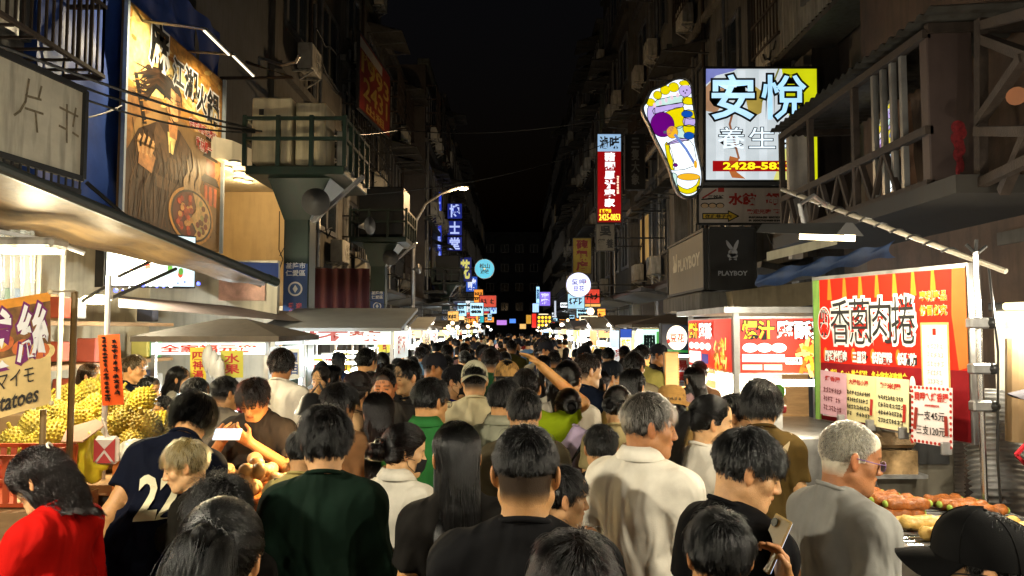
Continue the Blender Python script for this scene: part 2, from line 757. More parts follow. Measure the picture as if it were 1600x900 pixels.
def strands(style, N, seed, L=.06, Ls=.03, lift=.35, fringe=.5, curl=0, low=-.08, vol=.012, gather=(0, -.11, .02), clump=.5):
    rg = np.random.RandomState(seed)
    p, nn = scalp_roots(N, rg, low)
    n = 9 if style in ('short', 'curly') else (22 if style == 'long' else 16)
    out = np.zeros((N, n, 3))
    out[:, 0] = p
    jit = rg.normal(size=(N, 3))
    if style in ('pony', 'bun'):
        g = np.array(gather, float)
        lay = rg.uniform(0, vol, N)[:, None]
        n1 = 8
        for i in range(1, n1 + 1):
            t = i / n1
            q = p * (1 - t) + g * t
            q = q + np.array((0, -.0, .018)) * math.sin(math.pi * t) * (p[:, 2:3] > .03)
            e = (q - SCALP_C) / (SCALP_R + .003 + lay)
            l = np.linalg.norm(e, axis=1)[:, None]
            q = np.where(l < 1.0, SCALP_C + e / l * (SCALP_R + .003 + lay), SCALP_C + e / np.maximum(l, 1) ** .6 * (SCALP_R + .003 + lay))
            out[:, i] = q * (1 - t ** 6) + (g + jit * .006) * t ** 6
        off = jit * np.array((.016, .012, .01))
        tl = L * rg.uniform(.7, 1.05, N)[:, None]
        for i in range(n1 + 1, n):
            t = (i - n1) / (n - 1 - n1)
            if style == 'pony':
                q = g + np.array((0, -.05, .012)) * min(1, t * 2.2) + np.array((0, .03, 0)) * max(0, t - .45) + np.array((0, 0, -1)) * tl * t ** 1.25
                q = q + off * (1 - abs(t - .4)) * 1.5 + np.stack([np.sin(t * 5 + jit[:, 0]), np.cos(t * 4 + jit[:, 1]), 0 * tl[:, 0]], 1) * .006
            else:
                a = t * 5.5 + jit[:, 0] * .5
                bc = g + np.array((0, -.022, 0))
                q = bc + np.stack([np.cos(a) * .034, -.012 + jit[:, 2] * .012, np.sin(a) * .034], 1) * (1 + .1 * jit[:, 1:2])
            out[:, i] = q
    else:
        tz = np.clip((p[:, 2] - .0) / .075, 0, 1)
        tn = 1
        tz = tz * tz * (3 - 2 * tz)
        tn = np.clip((p[:, 2] + .075) / .07, 0, 1) * (p[:, 1] < .0) + (p[:, 1] >= .0)
        ln = (Ls + (L - Ls) * tz) * rg.uniform(.72, 1.08, N) * (.3 + .7 * tn)
        if style == 'long':
            tn = np.ones(N)
            ln = L * rg.uniform(.82, 1.04, N)
            flow = np.stack([np.sign(p[:, 0] + .01 * jit[:, 1] - .008) * (.12 + .6 * (p[:, 1] > -.01)), -.55 - .3 * (p[:, 1] > .02), -.5 + 0 * p[:, 0]], 1)
            flow = flow - nn * (flow * nn).sum(1)[:, None]
        else:
            flow = (p - CROWN)
            flow = flow - nn * (flow * nn).sum(1)[:, None]
            flow = nrm(flow)
            flow[:, 1] += fringe * np.clip(p[:, 1] / .06 + .3, 0, 1)
            flow[:, 0] += .35 * fringe * np.clip(p[:, 1] / .06, 0, 1)
        cl = rg.randint(0, max(8, N // 22), N)
        cj = rg.normal(size=(cl.max() + 1, 3))[cl]
        lf = lift * (.35 + .65 * tz)[:, None]
        jj = .07 if style == 'long' and not curl else (.3 if style == 'curly' else .13)
        fly = (rg.uniform(0, 1, N) < .05)[:, None] * 1.0
        ln = ln * (1 + .15 * fly[:, 0])
        d = nrm(nn * (lf + .5 * fly) * (.25 + .75 * tn)[:, None] + nrm(flow) + (jit * jj * .8 + cj * jj * 1.3))
        step = (ln / (n - 1))[:, None]
        lay = (rg.uniform(0, 1, N) ** .8 * vol)[:, None]
        ph = rg.uniform(0, 6.28, N)
        q = p.copy()
        wst = np.ones(n)
        if style == 'long':
            wst[1:] = np.where(np.arange(1, n) < 12, .42, 1.64)
            wst[1:] *= (n - 1) / wst[1:].sum()
        gmax = .75 if style == 'long' else .22
        for i in range(1, n):
            t = i / (n - 1)
            g = gmax * min(1, t * 1.6) if style != 'long' else .38
            d = d * (1 - g) + g * np.array((0, 0, -1.0))
            if curl:
                a = ph + i * 1.25 + cj[:, 0] * 2
                d = d + curl * np.stack([np.sin(a), np.cos(a * 1.1 + 1), .6 * np.sin(a * .9 + 2)], 1)
            if style == 'long':
                fr = (q[:, 1] > .035) & (q[:, 2] < .055)
                d[fr, 1] -= .45
                d[fr, 0] += np.sign(q[fr, 0]) * .25
            d = nrm(d)
            q = q + d * (step * wst[i])
            for C, RR, ex in ((SCALP_C, SCALP_R, .001), (np.array((0, .02, -.04)), np.array((.062, .066, .075)), 0), (TORSO_C, TORSO_R, .0)):
                rr = RR + ex + lay
                e = (q - C) / rr
                l = np.linalg.norm(e, axis=1)
                m = l < 1
                if m.any():
                    if C is TORSO_C:
                        sg = np.where(q[m, 1] < .03, -1, 1)
                        q[m, 1] = C[1] + sg * rr[m, 1] * np.sqrt(np.maximum(1 - e[m, 0] ** 2 - e[m, 2] ** 2, .02))
                    else:
                        q[m] = C + e[m] / l[m][:, None] * rr[m]
                    no = nrm(e[m] / rr[m])
                    dn = np.minimum((d[m] * no).sum(1), 0)[:, None]
                    d[m] = d[m] - no * dn
            out[:, i] = q
        if style == 'long':
            lim = .100 + vol * .6
            bl = np.clip((.06 - out[:, :, 2]) / .08, 0, 1)
            out[:, :, 0] = out[:, :, 0] * (1 - bl) + lim * np.tanh(out[:, :, 0] / lim) * bl
        if clump:
            gi = rg.choice(N, max(6, N // 26), replace=False)
            near = np.argmin(((p[:, None, :] - p[gi][None]) ** 2).sum(2), 1)
            tt = (np.linspace(0, 1, n) ** 1.4 * clump)[None, :, None]
            tgt = out[gi][near] + (p - p[gi][near])[:, None, :] * .35
            out = out * (1 - tt) + tgt * tt
    return out


HAIR_CACHE = {}
STYLES = {
    # style: strand kind and settings, cap thickness
    'short': dict(kind='short', L=.055, Ls=.024, lift=.40, fringe=.5, vol=.008, t=.011),
    'crop': dict(kind='short', L=.035, Ls=.008, lift=.55, fringe=.5, vol=.005, t=.006, low=-.06),
    'fade': dict(kind='short', L=.045, Ls=.006, lift=.35, fringe=.3, vol=.006, t=.007, low=.0),
    'buzz': dict(kind='short', L=.012, Ls=.008, lift=1.3, fringe=.2, vol=.004, t=.002, low=-.07),
    'mop': dict(kind='short', L=.075, Ls=.048, lift=.40, fringe=.6, vol=.016, t=.015, low=-.09, curl=.16, clump=.7),
    'fringe': dict(kind='short', L=.068, Ls=.022, lift=.32, fringe=.6, vol=.010, t=.010, low=-.075, clump=.65),
    'curly': dict(kind='curly', L=.15, Ls=.12, lift=.9, fringe=.3, vol=.045, t=.026, low=-.09, curl=.55),
    'long': dict(kind='long', L=.47, lift=.12, vol=.018, t=.002, low=-.08),
    'longwavy': dict(kind='long', L=.40, lift=.2, vol=.024, t=.003, low=-.08, curl=.16, clump=.65),
    'bob': dict(kind='long', L=.20, lift=.18, vol=.018, t=.003, low=-.08),
    'frizzy': dict(kind='long', L=.31, lift=.4, vol=.034, t=.004, low=-.08, curl=.30, clump=.7),
    'pony': dict(kind='pony', L=.30, vol=.012, t=.007, low=-.08, gather=(0, -.112, .035)),
    'lowpony': dict(kind='pony', L=.26, vol=.012, t=.007, low=-.08, gather=(0, -.108, -.03)),
    'bun': dict(kind='bun', L=.1, vol=.012, t=.008, low=-.08, gather=(0, -.108, .0)),
}


def hair_data(style, color, lod, seed, over=None):
    """cap mesh and strand curves of a hairstyle in head space"""
    key = (style, color, lod, seed, str(over))
    if key in HAIR_CACHE:
        return HAIR_CACHE[key]
    S = dict(STYLES[style])
    S.update(over or {})
    kind, t, low = S['kind'], S['t'], S.get('low', -.08)
    res = {0: .0055, 1: .009, 2: .014}[lod]
    zl = -.16
    if kind == 'long':
        zl = .09 - S['L'] - .03
    elif kind == 'pony':
        zl = S['gather'][2] - S['L'] - .05
    X, Y, Z = axis(-.17, .17, res), axis(-.22, .16, res), axis(zl, .19, res)
    F = Field(X, Y, Z)
    x, y, z = F.pts((slice(None),) * 3)
    tz = np.clip(z / .075, 0, 1)
    ts = t if kind in ('long', 'curly', 'bun', 'pony') else (S['Ls'] * .3 + (t - S['Ls'] * .3) * tz)
    rr = SCALP_R
    q = np.sqrt((x / (rr[0] + ts)) ** 2 + ((y + .012) / (rr[1] + ts)) ** 2 + ((z - .025) / (rr[2] + ts)) ** 2)
    am = {'short': .0025, 'curly': .009, 'long': .003}.get(kind, .001) * (2 if style in ('mop', 'frizzy') else 1)
    d = (q - 1) * .083 + am * wob(x, y, z, seed + 3, .022 if kind != 'curly' else .035, 6, (1, 1, .5))
    d = np.maximum(d, (np.interp(np.broadcast_to(y, (1, len(Y), 1)), [-.12, -.035, -.018, .028, .034, .062, .092], [low, low + .008, -.012, -.004, .026, .044, .068]) - z) * .6 + .003 * wob(x, y, z, seed, .03))
    F.D[:] = d
    if kind == 'long':
        L = S['L']
        zt = .09 - L
        s = (slice(None),) * 3
        tt = np.clip((.03 - z) / (.03 - zt), 0, 1)
        cy = -.042 - .056 * np.clip(tt * 2.2, 0, 1) if L > .3 else -.036 - .008 * tt
        wx = .074 * (1 + .06 * np.sin(tt * 3)) - .012 * tt
        wy = .052 * (1 - .45 * tt)
        dd = (np.sqrt((x / wx) ** 2 + ((y - cy) / wy) ** 2) - 1) * wy * .8
        dd = np.maximum(dd, np.maximum(z - .05, zt + .02 - z + .015 * wob(x, y, 0, seed, .04)))
        dd = dd + .005 * wob(x, y, z, seed + 9, .03, 6, (1, 1, .15))
        F.put(s, dd.astype(np.float32), .03)
    if kind == 'pony':
        g = S['gather']
        F.cone(g, (g[0], g[1] - .045, g[2] + .0), .012, .018, .02)
        F.cone((g[0], g[1] - .045, g[2]), (g[0], g[1] - .035, g[2] - S['L'] * .5), .02, .02, .02)
        F.cone((g[0], g[1] - .035, g[2] - S['L'] * .5), (g[0], g[1] - .02, g[2] - S['L'] * .85), .02, .006, .02)
    if kind == 'bun':
        g = S['gather']
        F.ell((g[0], g[1] - .022, g[2]), (.042, .032, .042), .015)
    V, Q = nets(F.D, X, Y, Z)
    me = np_mesh('hair', V, Q, hair_mat(color, False))
    cu = None
    nst = {0: S.get('n', 5200), 1: 1800, 2: 0}[lod]
    if style in ('buzz', 'fade') and lod == 0:
        nst = 6000
    if nst:
        pts = strands(kind, nst, seed, **{k: v for k, v in S.items() if k in ('L', 'Ls', 'lift', 'fringe', 'curl', 'low', 'vol', 'gather', 'clump')})
        cu = bpy.data.hair_curves.new('strands')
        n = pts.shape[1]
        cu.add_curves([n] * len(pts))
        cu.points.foreach_set('position', pts.astype(np.float32).ravel())
        r0 = {0: .00062, 1: .0011}[lod]
        cu.points.foreach_set('radius', np.tile(np.linspace(r0, r0 * .35, n), len(pts)).astype(np.float32))
        cu.materials.append(hair_mat(color, True))
    HAIR_CACHE[key] = (me, cu)
    return me, cu


# ------------------------------------------------------------------ people
SKIN = mat('skin', use_attr='tone', rough=.45, var=.22, scale=22, bump=.25, bscale=300, spec=.4)
SKIN.node_tree.nodes['Principled BSDF'].inputs['Subsurface Weight'].default_value = .08
SKIN.node_tree.nodes['Principled BSDF'].inputs['Subsurface Radius'].default_value = (.02, .008, .004)
CLOTH = mat('cloth', use_attr='object', rough=.85, var=.14, scale=9, bump=.07, bscale=260, spec=.1)


def wrinkles(m):
    nt = m.node_tree
    b = nt.nodes['Principled BSDF']
    old = b.inputs['Normal'].links[0].from_node
    tc = nt.nodes.new('ShaderNodeTexCoord')
    mp = nt.nodes.new('ShaderNodeMapping')
    mp.inputs['Scale'].default_value = (1, 1, .45)
    mp.inputs['Rotation'].default_value = (.2, .35, .4)
    nz = nt.nodes.new('ShaderNodeTexNoise')
    nz.inputs['Scale'].default_value = 5.5
    nz.inputs['Detail'].default_value = 2.0
    nz.inputs['Roughness'].default_value = .4
    nz.inputs['Distortion'].default_value = .9
    bp = nt.nodes.new('ShaderNodeBump')
    bp.inputs['Strength'].default_value = 1.0
    bp.inputs['Distance'].default_value = .06
    nt.links.new(tc.outputs['Object'], mp.inputs['Vector'])
    nt.links.new(mp.outputs[0], nz.inputs['Vector'])
    nt.links.new(nz.outputs[0], bp.inputs['Height'])
    nt.links.new(bp.outputs[0], old.inputs['Normal'])


wrinkles(CLOTH)
BLACKP = mat('black_plastic', .012, .35, var=.2)
SILVER = mat('silver_metal', .6, .25, metal=1, var=.15)
LENS = mat('lens_glass', .9, .05, trans=.95, var=0, spec=.5)
SHOE = mat('shoe_rubber', .03, .6)
BELLY = {'m': (.135, .150, .118), 'f': (.112, .128, .112)}


def rotm(hy, hp, hr=0):
    return Matrix.Rotation(R(hy), 3, 'Z') @ Matrix.Rotation(R(-hp), 3, 'X') @ Matrix.Rotation(R(hr), 3, 'Y')


def head_prims(F, T, ear=True):
    s = F.box([(0, 0, 0)], .19, T)
    C = lambda *a, **k: F.cone(*a, T=T, **k)
    E = lambda *a, **k: F.ell(*a, T=T, **k)
    E((0, -.012, .025), (.074, .093, .092), .03)
    E((0, .030, -.042), (.057, .060, .066), .035)
    C((-.016, .070, -.098), (.016, .070, -.098), .019, k=.03)
    for sx in (-1, 1):
        E((sx * .043, .052, -.022), (.022, .022, .022), .022)
        C((sx * .052, .0, -.06), (sx * .028, .055, -.092), .018, .016, .03)
    C((-.034, .072, .018), (.034, .072, .018), .014, k=.02)
    E((0, .062, .05), (.045, .024, .04), .03)
    for sx in (-1, 1):
        E((sx * .031, .093, -.003), (.015, .014, .010), .010, cut=True)
        E((sx * .031, .0735, -.004), (.0135, .0130, .0125), .005)
    C((0, .088, .006), (0, .106, -.032), .0065, .0105, .012)
    for sx in (-1, 1):
        E((sx * .0115, .0965, -.0365), (.0085, .0105, .0075), .007)
    C((-.019, .082, -.0625), (0, .0905, -.0585), .0065, .0075, .010)
    C((.019, .082, -.0625), (0, .0905, -.0585), .0065, .0075, .010)
    C((-.015, .083, -.072), (.015, .083, -.072), .0085, k=.010)
    C((-.021, .092, -.0655), (.021, .092, -.0655), .0022, k=.003, cut=True)
    if ear:
        for sx in (-1, 1):
            M = Matrix.Rotation(sx * .5, 3, 'Z') @ Matrix.Rotation(.22, 3, 'X')
            E((sx * .079, -.008, -.008), (.0085, .019, .032), .008, M=M)
            E((sx * .088, -.002, -.006), (.0065, .011, .020), .006, M=M, cut=True)


def hand_prims(F, w, d, nrm_, side, curl=.5, spread=1.0):
    """palm and five fingers from wrist w along d; nrm_ points out of the palm"""
    d = Vector(d).normalized()
    n = Vector(nrm_)
    n = (n - d * n.dot(d)).normalized()
    s = d.cross(n) * side                      # towards the thumb
    w = Vector(w)
    for k in (-1, -.33, .33, 1):
        F.cone(w + s * (.014 * k) + d * .005, w + s * (.028 * k) + d * .078, .016, .0125, .015)
    L = (.062, .074, .078, .068)
    tips = []
    for i, k in enumerate((-1, -.33, .33, 1)):
        b = w + s * (.027 * k * spread) + d * .080
        a1, a2 = curl * .75, curl * 1.75
        m1 = b + (d * math.cos(a1) + n * math.sin(a1) + s * (.08 * k * spread)) * L[i] * .5
        m2 = m1 + (d * math.cos(a2) + n * math.sin(a2)) * L[i] * .55
        F.cone(b, m1, .0095, .0085, .004)
        F.cone(m1, m2, .0085, .007, .003)
        tips.append(m2)
    b = w + s * .026 + d * .022
    t1 = b + (s * .75 + d * .65 + n * .35).normalized() * .045
    t2 = t1 + (d * .85 + n * (.2 + .5 * curl) + s * .05).normalized() * .035
    F.cone(b, t1, .014, .0105, .012)
    F.cone(t1, t2, .0105, .008, .004)
    return tips


PEOPLE = []
SHOE_ME = None


def person(label, at, h, yaw=0, hy=0, hp=8, hr=0, sex='m', skin='#c99a6b', hair='short', hc='#0d0a08', top='tee', tc='#222222', bc='#22242a', acc=(), build=1.0,
           arms=None, lod=0, face=False, lean=0, hands=(), seed=None, group=None, hair_over=None, sit=0, fine=None, extra=None, lowneck=False, side=0):
    """a person of height h standing at `at` (x, y), facing down the street when yaw is 0"""
    global SHOE_ME
    seed = seed if seed is not None else len(PEOPLE) * 7 + 11
    rg = random.Random(seed)
    s = h / 1.735
    Rl = Matrix.Rotation(-R(lean), 3, 'X') @ Matrix.Rotation(R(side), 3, 'Y')

    def J(p):
        p = Vector(p)
        if p.z > .93 and (lean or side):
            q = Vector((0, 0, .93))
            p = q + Rl @ (p - q)
        return p
    bw = build
    fem = sex == 'f'
    shx = (.138 if fem else .160) * (.5 + .5 * bw)
    sh = {1: J((shx, -.005, 1.385)), -1: J((-shx, -.005, 1.385))}
    A = {}
    for sd, nm in ((1, 'R'), (-1, 'L')):
        if arms and nm in arms:
            el, wr = arms[nm][:2]
            nn = arms[nm][2] if len(arms[nm]) > 2 else (-sd, 0, 0)
            cu = arms[nm][3] if len(arms[nm]) > 3 else .5
        else:
            sw = rg.uniform(-.04, .05)
            el, wr, nn, cu = (sd * (shx + .05), -.03 + sw, 1.13), (sd * (shx + .035), .05 + sw * 2, .90), (-sd, 0, 0), .55
        A[sd] = (J(el), J(wr), Vector(nn), cu)
    piv = J((0, -.005, 1.525))
    M = Rl @ rotm(hy, hp, hr)
    ho = piv + M @ Vector((0, .018, .088))
    T = (tuple(ho), [list(r) for r in M])
    rh = {0: .0042 if face else .0068, 1: .0085, 2: .014}[lod]
    rb = {0: .016, 1: .022, 2: .032}[lod]
    fx, fy, fz = [(ho.x - .105, ho.x + .105, rh)], [(ho.y - .13, ho.y + .14, rh)], [(ho.z - .14, ho.z + .135, rh)]
    for nm in hands:
        w = A[1 if nm == 'R' else -1][1]
        dd = (w - A[1 if nm == 'R' else -1][0]).normalized() * .09
        c = w + dd
        fx.append((c.x - .10, c.x + .10, .006))
        fy.append((c.y - .10, c.y + .10, .006))
        fz.append((c.z - .11, c.z + .11, .006))
    pts = [sh[1], sh[-1]] + [q for v in A.values() for q in v[:2]]
    xl = min([p.x for p in pts] + [-.25]) - .2
    xh = max([p.x for p in pts] + [.25]) + .2
    yl = min([p.y for p in pts] + [-.15, ho.y - .14]) - .14
    yh = max([p.y for p in pts] + [.15, ho.y + .14]) + .22
    zh = max([p.z + .15 for p in pts] + [ho.z + .15])
    F = Field(axis(xl, xh, rb, fx), axis(yl, yh, rb, fy), axis(-.02, zh, rb, fz))
    wa, chs, hp_ = BELLY['f' if fem else 'm']
    wa *= bw
    chs *= (.4 + .6 * bw)
    sqt = (1, .66, 1)

    def torso(F, g=0, hem=None, k=.05):
        F.cone(J((0, 0, 1.05)), J((0, -.005, 1.30)), wa, chs, k, sqt, grow=g)
        F.cone(J((-shx * .62, -.012, 1.375)), J((shx * .62, -.012, 1.375)), .068, .068, k, grow=g)
        F.cone((0, 0, .93), J((0, 0, 1.08)), hp_ * (1.1 + .1 * bw) + .02, wa, k, (1, .78, 1), grow=g)
        for sd in (1, -1):
            F.cone(J((sd * .035, -.022, 1.465)), sh[sd] + Vector((-sd * .02, 0, .005)), .042, .045, .04, grow=g * .7)
            F.cone(sh[sd], sh[sd] + Vector((0, 0, -.01)), .052, .052, .04, grow=g)
            if fem:
                F.ell(J((sd * .07, .085, 1.26)), (.062 + g, .055 + g, .06 + g), .04)

    def legs(F, g=0, end=.09):
        kn = {sd: Vector((sd * .095, .02, .50)) for sd in (1, -1)}
        an = {sd: Vector((sd * .095, -.02, end)) for sd in (1, -1)}
        if sit:
            kn = {sd: Vector((sd * .12, .40, .90)) for sd in (1, -1)}
            an = {sd: Vector((sd * .11, .36, .50)) for sd in (1, -1)}
        for sd in (1, -1):
            F.cone((sd * .08, 0, .90), kn[sd], .085, .056, .03, grow=g)
            F.cone(kn[sd], an[sd], .056, .036, .03, grow=g)
    torso(F)
    legs(F)
    if not sit:
        for sd in (1, -1):
            F.cone((sd * .095, -.03, .05), (sd * .105, .13, .03), .042, .032, .03)
    for sd in (1, -1):
        el, wr, nn, cu = A[sd]
        F.cone(sh[sd], el, .046 * (.6 + .4 * bw), .037, .03)
        F.cone(el, wr, .041, .028, .02)
        hand_prims(F, wr, wr - el, nn, sd, cu)
    F.cone(J((0, -.02, 1.42)), piv + M @ Vector((0, -.008, .03)), .050 if fem else .057, .046 if fem else .051, .03)
    F.cone(piv, piv + M @ Vector((0, -.012, .05)), .046, .046, .03)
    head_prims(F, T, lod < 2)
    V, Q = nets(F.D, *F.A)
    sk = np.array(srgb(skin))
    C = np.tile(sk, (len(V), 1))
    Mi = np.array(M)
    lp = (V - np.array(ho)) @ Mi                  # head space
    if lod < 2:
        ax_ = np.abs(lp[:, 0])

        def paint(mask, c, a):
            C[mask] = C[mask] * (1 - a) + np.array(c) * a
        paint(((lp[:, 0] / .021) ** 2 + ((lp[:, 2] + .0655) / .011) ** 2 < 1) & (lp[:, 1] > .07), sk * np.array((.85, .48, .42)), .8)
        paint((np.abs(lp[:, 2] + .0655) < .0028) & (ax_ < .022) & (lp[:, 1] > .07), sk * .25, .8)
        paint(((ax_ - .031) ** 2 / .014 ** 2 + (lp[:, 2] + .0055) ** 2 / .0048 ** 2 < 1) & (lp[:, 1] > .06), (.012, .009, .008), .9)
        zb = .0215 - 4 * (ax_ - .03) ** 2
        paint((ax_ > .010) & (ax_ < .052) & (np.abs(lp[:, 2] - zb) < .0048) & (lp[:, 1] > .045), srgb(hc) if sum(srgb(hc)) < .5 else sk * .4, .8)
        paint((ax_ > .073) & (np.abs(lp[:, 2]) < .05), sk * np.array((1.05, .75, .65)), .5)
        paint(((ax_ - .035) ** 2 + (lp[:, 2] + .035) ** 2 < .02 ** 2) & (lp[:, 1] > .05), sk * np.array((1.0, .8, .72)), .5)
        if hair in ('fade', 'crop', 'buzz'):
            reg = (lp[:, 2] > hairline(lp[:, 1], -.09)) & (np.linalg.norm((lp - SCALP_C) / SCALP_R, axis=1) < 1.3)
            a = np.clip((lp[:, 2] + .088) / .055, 0, 1)
            a = (a * a * (3 - 2 * a) * .94)[:, None]
            C = np.where(reg[:, None] & (ax_ < .078)[:, None], C * (1 - a) + (np.array(srgb(hc)) + .008) * a, C)
    me = np_mesh('person', V, Q, SKIN, C)
    o = link('person', me)
    o.location = (at[0], at[1], 0)
    o.rotation_euler = (0, 0, R(yaw))
    o.scale = (s, s, s)
    tag(o, label, 'person', group)

    def cloth(name, F, color, m=None):
        V, Q = nets(F.D, *F.A)
        c = link(name, np_mesh(name, V, Q, m or CLOTH), o)
        c.color = col(color)
        return c
    # the upper garment
    rc = {0: .010, 1: .016, 2: .026}[lod]
    longs = top in ('long', 'shirt', 'hood')
    F = Field(axis(xl, xh, rc), axis(yl, yh, rc), axis(.74, 1.62 if not lean else 1.6, rc))
    g = {'tank': .008}.get(top, .017)
    torso(F, g)
    hem = .80 if top != 'tank' else .86
    F.cone(J((0, -.024, 1.38)), J((0, -.020, 1.470)), .053, .052, .03, grow=g * .5)
    F.cone((0, 0, hem), (0, 0, 1.02), hp_ * (1.1 + .1 * bw) + .03, wa + .012, .05, (1, .80, 1), grow=g)
    for sd in (1, -1):
        el, wr, nn, cu = A[sd]
        if top == 'tank':
            continue
        F.cone(sh[sd], sh[sd].lerp(el, .98 if longs else (.72 if not fem else .6)), .050 * (.6 + .4 * bw), .052 if not longs else .040, .04, grow=g * .9, flat=not longs)
        if longs:
            F.cone(el, el.lerp(wr, .93), .040, .030, .03, grow=.014, flat=True)
    x, y, z = F.pts((slice(None),) * 3)
    xf, yf, zf = np.broadcast_arrays(x, y, z)
    amp = {0: .009, 1: .007, 2: .004}[lod]
    lowz = np.clip((1.46 - zf) * 5, .15, 1)
    F.D -= amp * 1.5 * (np.maximum(0, .35 - np.abs(wob(xf, yf, zf, seed + 2, .30, 4, (1.2, 1.2, .7)))) * 2.2 - .4) * lowz
    F.D += amp * .6 * wob(xf, yf, zf, seed, .11, 5, (1, 1, .45)) + .6 * amp * wob(xf, yf, zf, seed + 1, .05, 5, (.8, .8, .8)) * np.clip((1.42 - zf) * 4, .25, 1)
    F.D = np.maximum(F.D, hem + .01 * np.sin(xf * 20 + seed) - zf)
    # neck opening
    F.cone(J((0, .018, 1.478 - (.02 if lowneck or fem else 0))), J((0, .06, 1.60)), .056, .085, k=.006, cut=True)
    F.cone(J((0, -.02, 1.548)), J((0, -.03, 1.66)), .058, .075, k=.006, cut=True)
    if top == 'tank':
        for sd in (1, -1):
            F.ell(J((sd * (shx + .012), 0, 1.37)), (.075, .13, .13), .01, cut=True)
    tp = cloth('shirt', F, tc)
    if top in ('tee', 'long', 'tank') and lod < 2:
        mb = MB()
        mb.tube([J((.068 * math.cos(a * math.pi / 12), -.010 + .072 * math.sin(a * math.pi / 12), 1.490 - .030 * math.sin(a * math.pi / 12) - (.02 if lowneck or fem else 0) * (math.sin(a * math.pi / 12) > 0) * math.sin(a * math.pi / 12))) for a in range(25)], .0085, 7, cap=False)
        cl = mb.build('neckband', CLOTH, tp, True)
        cl.color = col(tc)
    if top in ('polo', 'shirt') and lod < 2:
        mb = MB()
        nu = 26
        vs = []
        for i in range(nu + 1):
            a = -math.pi / 2 + (i / nu - .5) * 2 * 2.65
            cx, cy = math.cos(a), math.sin(a)
            drop = .045 * max(0, cy)
            for rr, zz in ((.064, 1.512), (.069, 1.540), (.098, 1.500), (.096, 1.488)):
                vs.append(J((cx * rr, cy * rr * .98 - .014, zz - drop * 1.0 - .012 * (1 - abs(cx)) * (cy > 0))))
        mb.add(vs, [(i * 4 + j, (i + 1) * 4 + j, (i + 1) * 4 + j + 1, i * 4 + j + 1) for i in range(nu) for j in range(3)])
        cl = mb.build('collar', CLOTH, tp, True)
        cl.color = col(tc)
    # trousers
    if lod < 2 or extra:
        F = Field(axis(-.3, .3, .022), axis(-.25, .25 if not sit else .55, .022), axis(.04, 1.02, .03))
        F.cone((-.06, 0, .93), (.06, 0, .93), hp_, hp_, .05, (1, .85, 1), grow=.008)
        legs(F, .02, .09)
        x, y, z = F.pts((slice(None),) * 3)
        F.D += .006 * wob(x, y, z, seed + 4, .12, 4)
        cloth('trousers', F, bc)
        if SHOE_ME is None:
            f2 = Field(axis(-.06, .06, .012), axis(-.11, .2, .012), axis(-.02, .12, .012))
            f2.cone((0, -.04, .055), (.008, .13, .04), .046, .038, .03, (1, 1, .9))
            x, y, z = f2.pts((slice(None),) * 3)
            f2.D = np.maximum(f2.D, -z + .002)
            SHOE_ME = np_mesh('shoe', *nets(f2.D, *f2.A), SHOE)
        for sd in (1, -1):
            so = link('shoe', SHOE_ME, o)
            so.location = (sd * .095, -.02, 0) if not sit else (sd * .11, .34, .42)
    # hair and headwear in head space
    T4 = Matrix.Translation(ho) @ M.to_4x4()
    if hair:
        me, cu = hair_data(hair, hc, lod, seed % 3 if lod else seed, hair_over)
        ho_ = link('hair', me, o)
        ho_.matrix_local = T4
        if cu:
            st = link('strands', cu, ho_)
    for a in acc:
        ACC[a[0]](o, T4, *a[1:])
    PEOPLE.append(o)
    o['head'] = 0
    del o['head']
    return o


def acc_glasses(o, T4, c='#101010', clear=True):
    mb = MB()
    gm = mat('spectacle_' + c, col(c)[:3], .3, var=.05)
    for sx in (-1, 1):
        mb.tube([(sx * .034 + .023 * math.cos(t * math.pi / 8), .100, -.006 + .018 * math.sin(t * math.pi / 8)) for t in range(17)], .0016, 6)
        mb.tube([(sx * .057, .099, .002), (sx * .079, .06, .003), (sx * .082, -.005, .006), (sx * .080, -.022, -.012)], .0018, 6)
    mb.tube([(-.011, .101, .0), (0, .104, .003), (.011, .101, .0)], .0016, 6)
    g = mb.build('glasses', gm, o, True)
    g.matrix_local = T4
    for sx in (-1, 1):
        lb = MB()
        lb.add([(sx * .034 + .022 * math.cos(k * math.pi / 8), .0995, -.006 + .017 * math.sin(k * math.pi / 8)) for k in range(16)], [tuple(range(16))])
        lb.build('lens', LENS, g)


def acc_mask(o, T4, c='#0b0b0d'):
    mm = mat('mask_' + c, col(c)[:3], .8, var=.1, bump=.3, bscale=200)

    def fn(u, v):
        a = (u - .5) * 2
        x = .066 * math.sin(a * 1.25)
        z = -.026 - v * .078
        yy = .034 + .068 * math.cos(a * 1.25) + .016 * math.exp(-(a * 3.2) ** 2) * (1 - .5 * v) - .018 * max(0, v - .6) * 2.5
        return (x * (1 - .22 * v * v), yy, z + .012 * (abs(a) ** 2) * (1 - 2 * v))
    mb = MB().sheet(fn, 16, 8)
    for sx in (-1, 1):
        for zz in (-.03, -.085):
            mb.tube([(sx * .062, .052, zz), (sx * .078, .01, zz * .6 - .005), (sx * .082, -.012, -.01)], .0014, 5)
    g = mb.build('face_mask', mm, o, True)
    g.matrix_local = T4


